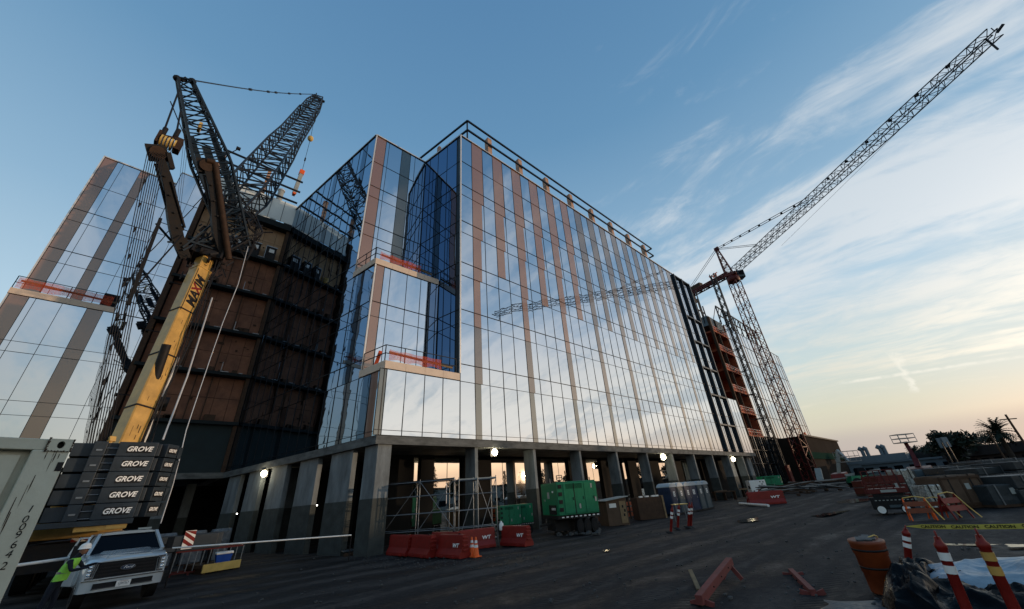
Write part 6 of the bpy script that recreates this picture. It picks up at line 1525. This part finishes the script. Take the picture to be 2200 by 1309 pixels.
mb = MB(); lattice(mb, piv+cdir*.4, ap, 1.7, 1.5, .5, .5, 7, .12, .06, up=(1, 0, 0)); mb.obox(ap, cdir*.6, (.4, 0, 0), (0, 0, .4)); mb.build('tower_head', 'red_steel', TC)
mb = MB()
for s in (-.4, .4):
    mb.tube(ap+Vector((s, 0, 0)), lerp(jf, jt, .48)+Vector((s, 0, .8)), .07, 5); mb.tube(ap+Vector((s, 0, 0)), lerp(jf, jt, .2)+Vector((s, 0, .8)), .06, 5); mb.tube(ap+Vector((s, 0, 0)), cend+Vector((s, 0, .4)), .06, 5)
for i in range(1, 9): c = lerp(ap, lerp(jf, jt, .48)+Vector((0, 0, .8)), i/9); mb.obox(c, (.3, 0, 0), (0, .2, 0), (0, 0, .1))
for i in range(1, 7): c = lerp(jf, jt, .5+.07*i)+Vector((0, 0, .95)); mb.obox(c, (.25, 0, 0), (0, .2, 0), (0, 0, .08))
mb.build('pendant_bar', 'rail', TC)
cabc = top+Vector((-.2, -2.2, 1.2)); rt = Vector((RT.x, RT.y, 0)).normalized()
cabc = top+rt*1.9+Vector((0, 0, 1.9)); mb = MB(); cx_ = rt; cy_ = Vector((-rt.y, rt.x, 0))
mb.loft([[cabc+cx_*a+cy_*b2+Vector((0, 0, z)) for a, b2 in ((-.9, -1), (.75, -1.1), (.95, -.6), (.95, 1), (-.9, 1))] for z in (-1.0, .8)], False); cb = mb.build('operator_cab', 'slate', TC, bevel=.08)
mb = MB(); mb.obox(cabc+cx_*.0+Vector((0, 0, .1))-cy_*1.07, cx_*.6, cy_*.03, (0, 0, .6)); mb.obox(cabc+cx_*.97+Vector((0, 0, .1)), cx_*.03, cy_*.6, (0, 0, .6)); mb.build('cab_window', 'winglass', cb)
text('WT', 1.5, 'sign_letters', 'orange', TC, frame(piv+cdir*4.5+Vector((0, 0, 1.6)), -cdir, (0, 0, 1)), .08, bold=.03)
mb = MB(); lj = lerp(jf, jt, .985); mb.tube(lj-Vector((0, 0, .5)), lerp(jf, jt, .3)+Vector((0, 0, -3.2)), .02, 4); mb.tube(lj, lj-Vector((0, 0, 2)), .1, 5); mb.build('luffing_line', 'rail', TC)
mb = MB(); mb.bar(jt-Vector((0, 0, .3)), jt+jd_.normalized()*.8, .2); mb.bar(jt, jt+Vector((0, 0, .7)), .07); mb.build('jib_tip', 'rail', TC)
MB().box((TCC.x-2.5, TCC.y-2.5, 0), (TCC.x+2.5, TCC.y+2.5, .8)).build('crane_base', 'conc', TC)
# ================================================================ FAR YARD: LIFTS, FORKLIFT, STACKS
def boom_lift(label, base, D, h, elbow, tip, basket=1.6, body='red_lamp'):
    c = Vector(base); T = thing('boom_lift', label, 'boom lift', (c.x, c.y, 0), world=True)
    mb = MB(); mb.box((c.x-1.9, c.y-1.1, .5), (c.x+1.9, c.y+1.1, 1.0)); mb.build('lift_chassis', 'steel_dk', T)
    mb = MB(); mb.loft([[(c.x-1.6, c.y-1.0, 1.0), (c.x+1.9, c.y-1.0, 1.0), (c.x+1.9, c.y+1.0, 1.0), (c.x-1.6, c.y+1, 1.0)], [(c.x-1.4, c.y-.9, 1.9), (c.x+1.5, c.y-.9, 2.1), (c.x+1.5, c.y+.9, 2.1), (c.x-1.4, c.y+.9, 1.9)]], False); mb.build('turret', body, T, bevel=.1)
    for x in (-1.4, 1.4):
        for y in (-1.1, 1.1): MB().tube((c.x+x, c.y+y-.2, .5), (c.x+x, c.y+y+.2, .5), .5, 14).build('wheel', 'black', T)
    e_ = Vector(elbow); t_ = Vector(tip)
    MB().bar((c.x, c.y, 1.9), e_, .42, .5).build('lower_arm', 'cream' if body == 'red_lamp' else 'red_steel', T); MB().bar(e_, t_, .3, .35).build('upper_arm', 'cream' if body == 'red_lamp' else 'red_steel', T)
    bh = basket/2.4; mb = MB(); w_ = basket; hx = rt*w_/2; hy = Vector((-rt.y, rt.x, 0))*.45
    for z in (0, .55*bh, 1.1*bh):
        P4 = [t_+hx*a+hy*b2+Vector((0, 0, z)) for a, b2 in ((-1, -1), (1, -1), (1, 1), (-1, 1))]
        for k in range(4): mb.bar(P4[k], P4[(k+1) % 4], .07)
    for a, b2 in ((-1, -1), (1, -1), (1, 1), (-1, 1), (0, -1), (0, 1)): mb.bar(t_+hx*a+hy*b2, t_+hx*a+hy*b2+Vector((0, 0, 1.1*bh)), .05)
    mb.obox(t_, hx, hy, (0, 0, .04)); mb.build('basket', 'galv', T); return T
q = at(1812, 1040, 84); boom_lift('red boom lift with white folded arm, left of the long grey building', (q.x, q.y, 0), 84, 6, at(1799, 968, 84), at(1824, 992, 82), 3.2)
q = at(1985, 1028, 56); boom_lift('boom lift with dark raised arm and wide basket against the sky', (q.x, q.y, 0), 56, 6, at(1968, 990, 57), at(1945, 951, 58), 1.7, 'red_steel')
q = gnd(1845, 1042); TL = thing('telehandler', 'small dark green machine with blue front beside the red boom lift', 'vehicle', (80, 10.6, 0), rz=R(-60))
MB().loft([[(-2, -1, .6), (2, -1, .6), (2, 1, .6), (-2, 1, .6)], [(-1.8, -.9, 1.5), (1.7, -.9, 1.4), (1.7, .9, 1.4), (-1.8, .9, 1.5)]], False).build('body', 'green', TL, bevel=.08)
MB().loft([[(-.8, -.8, 1.4), (.6, -.8, 1.4), (.6, .3, 1.4), (-.8, .3, 1.4)], [(-.6, -.7, 2.5), (.3, -.7, 2.5), (.3, .2, 2.5), (-.6, .2, 2.5)]], False).build('cab', 'winglass', TL)
MB().bar((-1.9, .6, 1.6), (2.8, .6, 2.0), .3).build('arm', 'cream', TL)
for x in (-1.3, 1.3):
    for y in (-1, 1): MB().tube((x, y-.2, .6), (x, y+.2, .6), .6, 16).build('wheel', 'black', TL)
MB().box((1.7, -.8, .6), (1.85, .8, 1.2)).build('front_panel', 'blue', TL)
# scissor lift (red and black, white tyres)
q = gnd(1888, 1106); q2 = gnd(1962, 1104)
SL = thing('scissor_lift', 'low red and black scissor lift with white wheels in the middle right of the yard', 'scissor lift', (q.x, q.y, 0), rz=math.atan2(q2.y-q.y, q2.x-q.x)); Ls = (q2-q).length
MB().box((-.1, 0, .22), (Ls+.2, 1.0, .78)).build('lift_chassis', 'ink', SL, bevel=.03)
MB().box((-.05, .02, .95), (Ls+.2, .98, 1.18)).build('platform', 'red_steel', SL, bevel=.02); MB().box((.5, .0, 1.0), (1.15, .015, 1.12)).build('notice', 'cream', SL); MB().box((.6, -.02, .3), (1.3, -.002, .42)).build('notice', 'slate', SL)
mb = MB()
for k in range(3): mb.bar((.1, .1, .80+.05*k), (Ls, .1, .86+.04*k), .05); mb.bar((.1, .9, .86), (Ls, .9, .80), .05)
mb.build('scissor_arm', 'ink', SL)
mb = MB()
for i in range(11): mb.box((.1+i*.16, -.012, .62), (.18+i*.16, -.002, .66))
mb.build('slot', 'cream', SL)
for x in (.22, Ls-.15):
    for y in (-.02, 1.02): w_ = MB().tube((x, y-.09, .22), (x, y+.09, .22), .22, 18).build('wheel', 'black', SL); MB().tube((x, y-.10 if y < .5 else y+.08, .22), (x, y-.08 if y < .5 else y+.10, .22), .17, 16).build('rim', 'white', w_)
mb = MB()
for z in (1.45, 1.75, 2.05): mb.bar((0, .03, z), (Ls, .03, z), .045); mb.bar((0, .97, z), (Ls, .97, z), .045)
for i in range(6): mb.bar((i*Ls/5, .03, 1.18), (i*Ls/5, .03, 2.05), .045); mb.bar((i*Ls/5, .97, 1.18), (i*Ls/5, .97, 2.05), .045)
mb.build('guard_rail', 'red_steel', SL)
# folded orange barricades in front
for i, (q, sx, lb) in enumerate((((1985, 1118), 1.0, 'left orange folding barricade leaning open near the scissor lift'), ((2025, 1114), .9, 'orange A shaped barricade between two others right of the scissor lift'), ((2060, 1115), 1.1, 'red striped barricade with yellow tape, rightmost of the group by the scissor lift'))):
    p_ = gnd(*q); T = thing('folding_barricade', lb, 'barricade', (p_.x, p_.y, 0), rz=R(-75+20*i), group='folding barricades by the scissor lift'); T.scale = (sx*.74, sx*.74, sx*.74)
    for s in (-1, 1):
        fr = MB(); fr.bar((-.55, .32*s, 0), (-.5, 0, 1.15), .06); fr.bar((.55, .32*s, 0), (.5, 0, 1.15), .06); fr.build('frame', 'red_lamp' if i == 2 else 'orange', T)
        for z in (.85, .5): t_ = 1-z/1.15; MB().obox((0, .32*s*t_+.02*s, z), (.58, 0, 0), (0, .015, 0), (0, -.03*s, .12)).build('board', 'barrel' if i != 2 else 'red', T)
    MB().path([(-.5, .0, 1.18), (0, -.1, 1.25), (.5, 0, 1.15), (.62, -.3, .5), (.8, -.5, .03)], .03, 6).build('strap', 'yellow_p', T)
# crates and wrapped stacks
MT['wrap2'] = mat('silver crinkled foil wrap', (.62, .62, .56), .3, .5, .6, 9, .9, 14)
def stack(name, label, cat, px, D, W_, Dp, h, m, rz, grp=None, layers=0, m2=None):
    p_ = at(px, 1050, D); T = thing(name, label, cat, (p_.x, p_.y, 0), rz=rz, group=grp)
    MB().box((-W_/2, -Dp/2, 0), (W_/2, Dp/2, .12)).build('pallet', 'wood_dk', T)
    if layers:
        for k in range(layers):
            z0 = .13+(h-.13)*k/layers; z1 = .13+(h-.13)*(k+1)/layers-.05; j = .03*math.sin(k*7); MB().box((-W_/2+j, -Dp/2, z0), (W_/2+j, Dp/2, z1)).build('layer', m if (k % 2 == 0 or not m2) else m2, T, bevel=.03)
    else:
        rr = random.Random(int(px)); S_ = []
        for z, kk in ((.12, 1), (.3, 1.02), (h*.6, 1), (h*.95, .99), (h, .94)): S_.append([(x*W_/2*kk+rr.uniform(-.03, .03), y*Dp/2*kk+rr.uniform(-.03, .03), z) for x, y in ((-1, -1), (0, -1.02), (1, -1), (1, 0), (1, 1), (0, 1), (-1, 1), (-1, 0))])
        mb = MB(); mb.loft(S_, False); mb.build('load', m, T, bevel=.02)
    mb = MB()
    for x in (-W_*.28, W_*.25): mb.box((x-.03, -Dp/2-.035, .1), (x+.03, -Dp/2-.02, h+.01)); mb.box((x-.03, -Dp/2, h+.003), (x+.03, Dp/2, h+.015))
    mb.build('strap', 'steel_dk' if m != 'stackdk' else 'galv', T)
    MB().box((W_*.05, -Dp/2-.045, h*.55), (W_*.05+.22, -Dp/2-.036, h*.55+.28)).build('shipping_label', 'cream', T)
    return T
CT = stack('wooden_crate', 'brown plywood crate with dark lid among the stored materials on the right', 'crate', 2042, 33, 2.0, 1.6, 1.55, 'crate', R(-50))
mb = MB()
for x in (-.95, 0, .95): mb.box((x-.05, -.84, .12), (x+.05, -.80, 1.5))
for z in (.2, 1.42): mb.box((-1, -.85, z-.05), (1, -.81, z+.05))
mb.build('batten', 'wood_dk', CT)
SP = [(1903, 37, 1.6, 1.5, 1.75, 'red_steel', 3, 'dark red stack of parts left of the silver wrapped stack'), (1948, 39, 1.0, 1.0, 2.0, 'wrap2', 0, 'tall silver shrink wrapped stack left of the tarp covered pallet'), (2002, 43, 2.4, 1.8, 1.9, 'slate', 0, 'grey blue tarp covered pallet behind the crate'), (1990, 31, .8, .8, 1.2, 'wrap2', 0, 'small silver wrapped box left of the plywood crate'),
      (2078, 41, 2.6, 2.2, 1.95, 'stackdk', 4, 'dark layered stack directly behind the plywood crate'), (2118, 38, 2.0, 2.0, 1.8, 'stackdk', 4, 'grey layered pallet stack right of the crate'), (2158, 42, 2.6, 2.3, 2.15, 'stackdk', 5, 'tallest dark layered stack near the right edge'), (2205, 39, 2.6, 2.3, 2.0, 'stackdk', 4, 'layered stack cut by the right edge of the picture'), (2135, 33, 1.6, 1.4, 1.0, 'stackdk', 0, 'low silver wrapped load in front of the layered stacks'), (2185, 34, 2.4, 2, 1.4, 'stackdk', 2, 'low dark stack in front at the right edge'), (1870, 52, 2.0, 1.6, 1.3, 'red_steel', 2, 'low red pile left of the scissor lift, farther back'), (1925, 60, 4, 2, 1.6, 'stackdk', 2, 'long dark pile under the grey building, centre'), (2050, 62, 4, 2.4, 2.0, 'stackdk', 3, 'far wide dark pile under the brown roofs'), (2140, 62, 4, 2.4, 2.2, 'stackdk', 3, 'far wide dark pile right of the plywood crate')]
for k, (px_, D, W_, Dp, h, m, ly, lb) in enumerate(SP): stack('material_stack', lb, 'stack', px_, D, W_, Dp, h, m, R(-48+7*math.sin(k*3)), 'stored material stacks', ly)
for k, (px_, D, lb) in enumerate(((1675, 60, 'leftmost bundle of reinforcing bars under the podium'), (1700, 66, 'bundle of steel bars below the tower crane'), (1742, 72, 'bundle of pale lumber right of the tower crane foot'), (1770, 70, 'small pile of pipes by the concrete prop'))):
    p_ = at(px_, 1040, D); T = thing('bar_bundle', lb, 'bundle', (p_.x, p_.y, 0), rz=R(-70), group='bar bundles at the podium'); rr = random.Random(k)
    for i in range(14): MB().bar((-2.5+rr.uniform(-.3, .3), rr.uniform(-.7, .7), .2+rr.random()*1.2), (2.5+rr.uniform(-.3, .3), rr.uniform(-.7, .7), .2+rr.random()*1.2), .09).build('bar', ('rail', 'galv', 'wood_dk')[i % 3], T)
    for x in (-1.5, 1.5): MB().box((x-.1, -.9, 0), (x+.1, .9, .2)).build('bearer', 'wood_dk', T)
PR = thing('concrete_prop', 'pale slanting concrete prop at the right foot of the podium', 'prop', (0, 0, 0), world=True); MB().bar(at(1766, 1045, 88), at(1757, 1008, 90), .9, .5).build('prop_body', 'cream', PR); MB().box((85, 16.2, 0), (86.5, 18, .3)).build('prop_foot', 'conc', PR)
# ================================================================ FAR LOW BUILDINGS AND TREES
def low(label, px0, px1, D0, D1, h, m, roofm, para=.5, dep=25, stacks=(), wins=0):
    a = at(px0, 1000, D0); b2 = at(px1, 1000, D1); a.z = b2.z = 0; d = (b2-a); L_ = d.length; T = thing('low_building', label, 'building', tuple(a), rz=math.atan2(d.y, d.x), group=None)
    MB().box((0, 0, 0), (L_, dep, h-para)).build('wall', m, T)
    MB().box((-.3, -.3, h-para), (L_+.3, dep+.3, h)).build('roof', roofm, T)
    for k in range(wins): x = L_*(k+.5)/wins; MB().box((x-.9, -.06, 1.4), (x+.9, -.002, 2.6)).build('window', 'winglass', T)
    MB().box((L_*.3-.7, -.08, 0), (L_*.3+.7, -.003, 2.3)).build('door', 'steel_dk', T)
    for s, w_, hh in stacks: 
        x = L_*s; mb = MB(); mb.tube((x, 4, h), (x, 4, h+hh), w_, 10); mb.tube((x, 4, h+hh*.8), (x-.6, 4, h+hh), w_*1.3, 10); mb.build('flue', 'bld', T)
    return T
low('long pale grey low building with grouped roof flues', 1822, 1955, 152, 150, 5.6, 'bld', 'bld', 1.8, 30, [(s, .45, 2.3) for s in (.30, .38, .62, .69)], 4)
low('lower pale grey building with small windows right of the one with flues', 1850, 2062, 140, 132, 3.7, 'bld', 'bld', .4, 9, [], 6)
low('dark low building left end beside the far podium', 1752, 1825, 165, 158, 4.6, 'bld_dk', 'bld_dk', 1.2, 20, [(.2, .45, 2.3), (.5, .45, 2.3)], 2)
low('brown roofed low building right of the pale grey building', 1950, 2120, 160, 140, 5.4, 'brownbld', 'bld_dk', 1.7, 25, [(.75, .35, 1.2)], 5)
low('big dark brown building along the right edge of the picture', 2040, 2320, 128, 105, 4.7, 'brownbld', 'bld_dk', 1.6, 30, [], 9)
for i, (px_, py_, D, lb) in enumerate(((1232+860, 0, 0, ''),)): pass
def crown_tree(name, label, base, h, cr, seed, n=900, trunk=.25, squash=1.0, blobs=9, leafs=.32, thing_group=None):
    rr = random.Random(seed); T = thing(name, label, 'tree', tuple(base), group=thing_group)
    mb = MB(); mb.tube((0, 0, 0), (.15, .1, h*.5), trunk, 8, trunk*.6); cs = []
    for k in range(blobs):
        a = rr.uniform(0, 6.28); r_ = cr*rr.uniform(.15, .75); z = h*rr.uniform(.5, .93); c = Vector((r_*math.cos(a), r_*math.sin(a), z)); cs.append((c, cr*rr.uniform(.25, .5)))
        mb.tube((.15, .1, h*.42), c, trunk*.3, 5, trunk*.1)
    mb.build('trunk', 'bark', T)
    mb = MB()
    for i in range(n):
        c, r_ = cs[i % blobs]; v_ = Vector((rr.gauss(0, 1), rr.gauss(0, 1), rr.gauss(0, 1))).normalized()*r_*rr.random()**.45; v_.z *= .75*squash; p_ = c+v_
        a = Vector((rr.gauss(0, 1), rr.gauss(0, 1), rr.gauss(0, 1))).normalized(); b2 = a.orthogonal().normalized(); s = leafs*rr.uniform(.6, 1.3)
        mb.add([p_-a*s, p_+b2*s*.5, p_+a*s, p_-b2*s*.5], [(0, 1, 2, 3)])
    mb.build('crown', 'leaf', T); return T
def conifer(label, base, h, seed, grp=None):
    rr = random.Random(seed); T = thing('conifer_tree', label, 'tree', tuple(base), group=grp); MB().tube((0, 0, 0), (0, 0, h), .3, 8, .04).build('trunk', 'bark', T); mb = MB()
    n = int(h*2.2)
    for k in range(n):
        z = h*(.12+.88*k/n); R_ = h*.17*(1-k/n)**.8+.25
        for j in range(7):
            a = rr.uniform(0, 6.28); L_ = R_*rr.uniform(.6, 1.15)
            for q in range(7): f = (q+1)/7; p_ = Vector((math.cos(a)*L_*f, math.sin(a)*L_*f, z-.35*f*L_*.4)); v_ = Vector((rr.gauss(0, 1), rr.gauss(0, 1), rr.gauss(0, .5))).normalized(); w_ = v_.orthogonal().normalized(); s = .30*rr.uniform(.7, 1.3); mb.add([p_-v_*s, p_+w_*s*.4, p_+v_*s, p_-w_*s*.4], [(0, 1, 2, 3)])
    mb.build('crown', 'leaf', T); return T
def palm(label, base, h, seed, n=95, fl=2.6):
    rr = random.Random(seed); T = thing('palm_tree', label, 'tree', tuple(base), group='palm trees on the horizon'); MB().tube((0, 0, 0), (0, 0, h), .38, 8, .3).build('trunk', 'bark', T); mb = MB()
    for k in range(n):
        a = rr.uniform(0, 6.28); up_ = rr.uniform(-.5, 1.35); L_ = fl*rr.uniform(.8, 1.1); prev = Vector((0, 0, h)); dr_ = Vector((math.cos(a)*math.cos(up_), math.sin(a)*math.cos(up_), math.sin(up_)))
        side_ = Vector((-math.sin(a), math.cos(a), 0)); N_ = 8
        for i in range(N_):
            f = i/N_; p_ = prev+dr_*L_/N_; dr_ = (dr_+Vector((0, 0, -.16))).normalized(); w_ = .52*(1-f*.6)
            mb.add([prev-side_*.03, prev+side_*.03, p_+side_*.02, p_-side_*.02], [(0, 1, 2, 3)])
            for s in (-1, 1): mb.add([prev, lerp(prev, p_, .8), lerp(prev, p_, 1.3)+side_*s*w_-Vector((0, 0, w_*.35))], [(0, 1, 2)])
            prev = p_
    mb.build('crown', 'palm', T); return T
def base_at(px_, D): p_ = at(px_, 1000, D); return Vector((p_.x, p_.y, 0))
zz = at(2055, 925, 110).z; crown_tree('broadleaf_tree', 'large dark irregular tree on the horizon left of the palms', base_at(2062, 110), zz, 3.6, 3, 1500, .35, 1.1, 13, .42)
palm('palm tree at the right edge of the picture, largest on the horizon', base_at(2187, 100), at(2187, 926, 100).z, 1)
palm('lower round palm between the dark tree and the right edge palm', base_at(2120, 120), at(2120, 951, 120).z, 2, 90, 2.4)
palm('tiny palm above the pale grey building', base_at(1981, 170), at(1981, 968, 170).z, 3, 80, 2.2)
for k, (px_, D, h) in enumerate(((2020, 150, 6.5), (2150, 140, 7.2), (1990, 160, 6), (2090, 150, 7))): crown_tree('broadleaf_tree', ('small distant tree just above the brown roof left of the big tree', 'low distant tree between the two palms', 'low distant tree by the tiny palm', 'low distant tree right of the big dark tree')[k], base_at(px_, D), h, 3, 20+k, 400, .2, 1, 7, .4)
for k, (px_, py_, D) in enumerate(((2022, 952, 70), (2032, 950, 70))):
    t_ = at(px_, py_, D); T = thing('roof_light', ('left','right')[k]+' of two pale panels on poles above the brown roof', 'panel', (t_.x, t_.y, 0), group='pale panels on poles'); MB().tube((0, 0, 0), (0, 0, t_.z), .1, 6).build('pole', 'rail', T); MB().obox((0, 0, t_.z), rt*.35, Vector((-rt.y, rt.x, 0))*.06, (0, 0, .55)).build('panel', 'bld', T)
# ================================================================ BEHIND THE CAMERA (seen only in the glass; shades the yard at sunset)
def house(label, x0, x1, y, h, m='brownbld'):
    T = thing('warehouse', label, 'building', (x0, y, 0)); MB().box((0, -20, 0), (x1-x0, 0, h)).build('wall', m, T); MB().box((-.4, -20.4, h), (x1-x0+.4, .4, h+.4)).build('roof', 'bld_dk', T)
    n = int((x1-x0)/6)
    for k in range(n): MB().box((3+k*6, .002, 1.2), (6+k*6, .06, 2.8)).build('window', 'winglass', T)
house('brown warehouse west of the yard, reflected in the lobby glass', -70, -6, -62, 7.6)
house('second brown warehouse behind the yard', 2, 62, -62, 7.4)
house('third warehouse behind the yard beyond the trees', 70, 150, -70, 6.6, 'bld')
house('fourth low building far along the street behind the yard', 165, 260, -90, 7.0, 'brownbld')
rr = random.Random(21)
for k, (x, y, h) in enumerate(((28, -50, 13), (36, -52, 10), (64, -50, 12), (47, -54, 9.5), (103, -55, 10.5), (109, -57, 11.5), (98, -58, 11))): conifer('%s behind the yard reflected in the lobby glass' % ('tallest conifer', 'second conifer from the west', 'tall conifer in the middle of the row', 'shortest conifer', 'nearest conifer of the eastern clump', 'tallest conifer of the eastern clump', 'westernmost conifer of the eastern clump')[k], (x, y, 0), h, k, 'conifers behind the yard')  # eastern clump added out of view to hide the sun's glint from the lobby
for k in range(9):
    x = -40+k*24+rr.uniform(-5, 5); h = rr.uniform(8, 10.5); crown_tree('broadleaf_tree', 'broad tree number %s of the row behind the yard, counted from the west' % ('one', 'two', 'three', 'four', 'five', 'six', 'seven', 'eight', 'nine')[k], (x, -55+rr.uniform(-2, 3), 0), h, h*.45, 60+k, 500, .3, 1, 10, .5, 'trees in the row behind the yard')

for k, (px_, D, h) in enumerate(((1790, 170, 9.0), (2168, 95, 6.2), (2232, 70, 6.5))):
    b_ = base_at(px_, D); T = thing('utility_pole', ('far utility pole left of the long grey building', 'utility pole in front of the dark brown roof near the right edge', 'utility pole just outside the right edge of the picture')[k], 'pole', tuple(b_)); MB().tube((0, 0, 0), (0, 0, h), .14, 8, .09).build('pole_shaft', 'wood_dk', T); MB().bar(rt*-.9+Vector((0, 0, h-.5)), rt*.9+Vector((0, 0, h-.5)), .1).build('cross_arm', 'wood_dk', T)
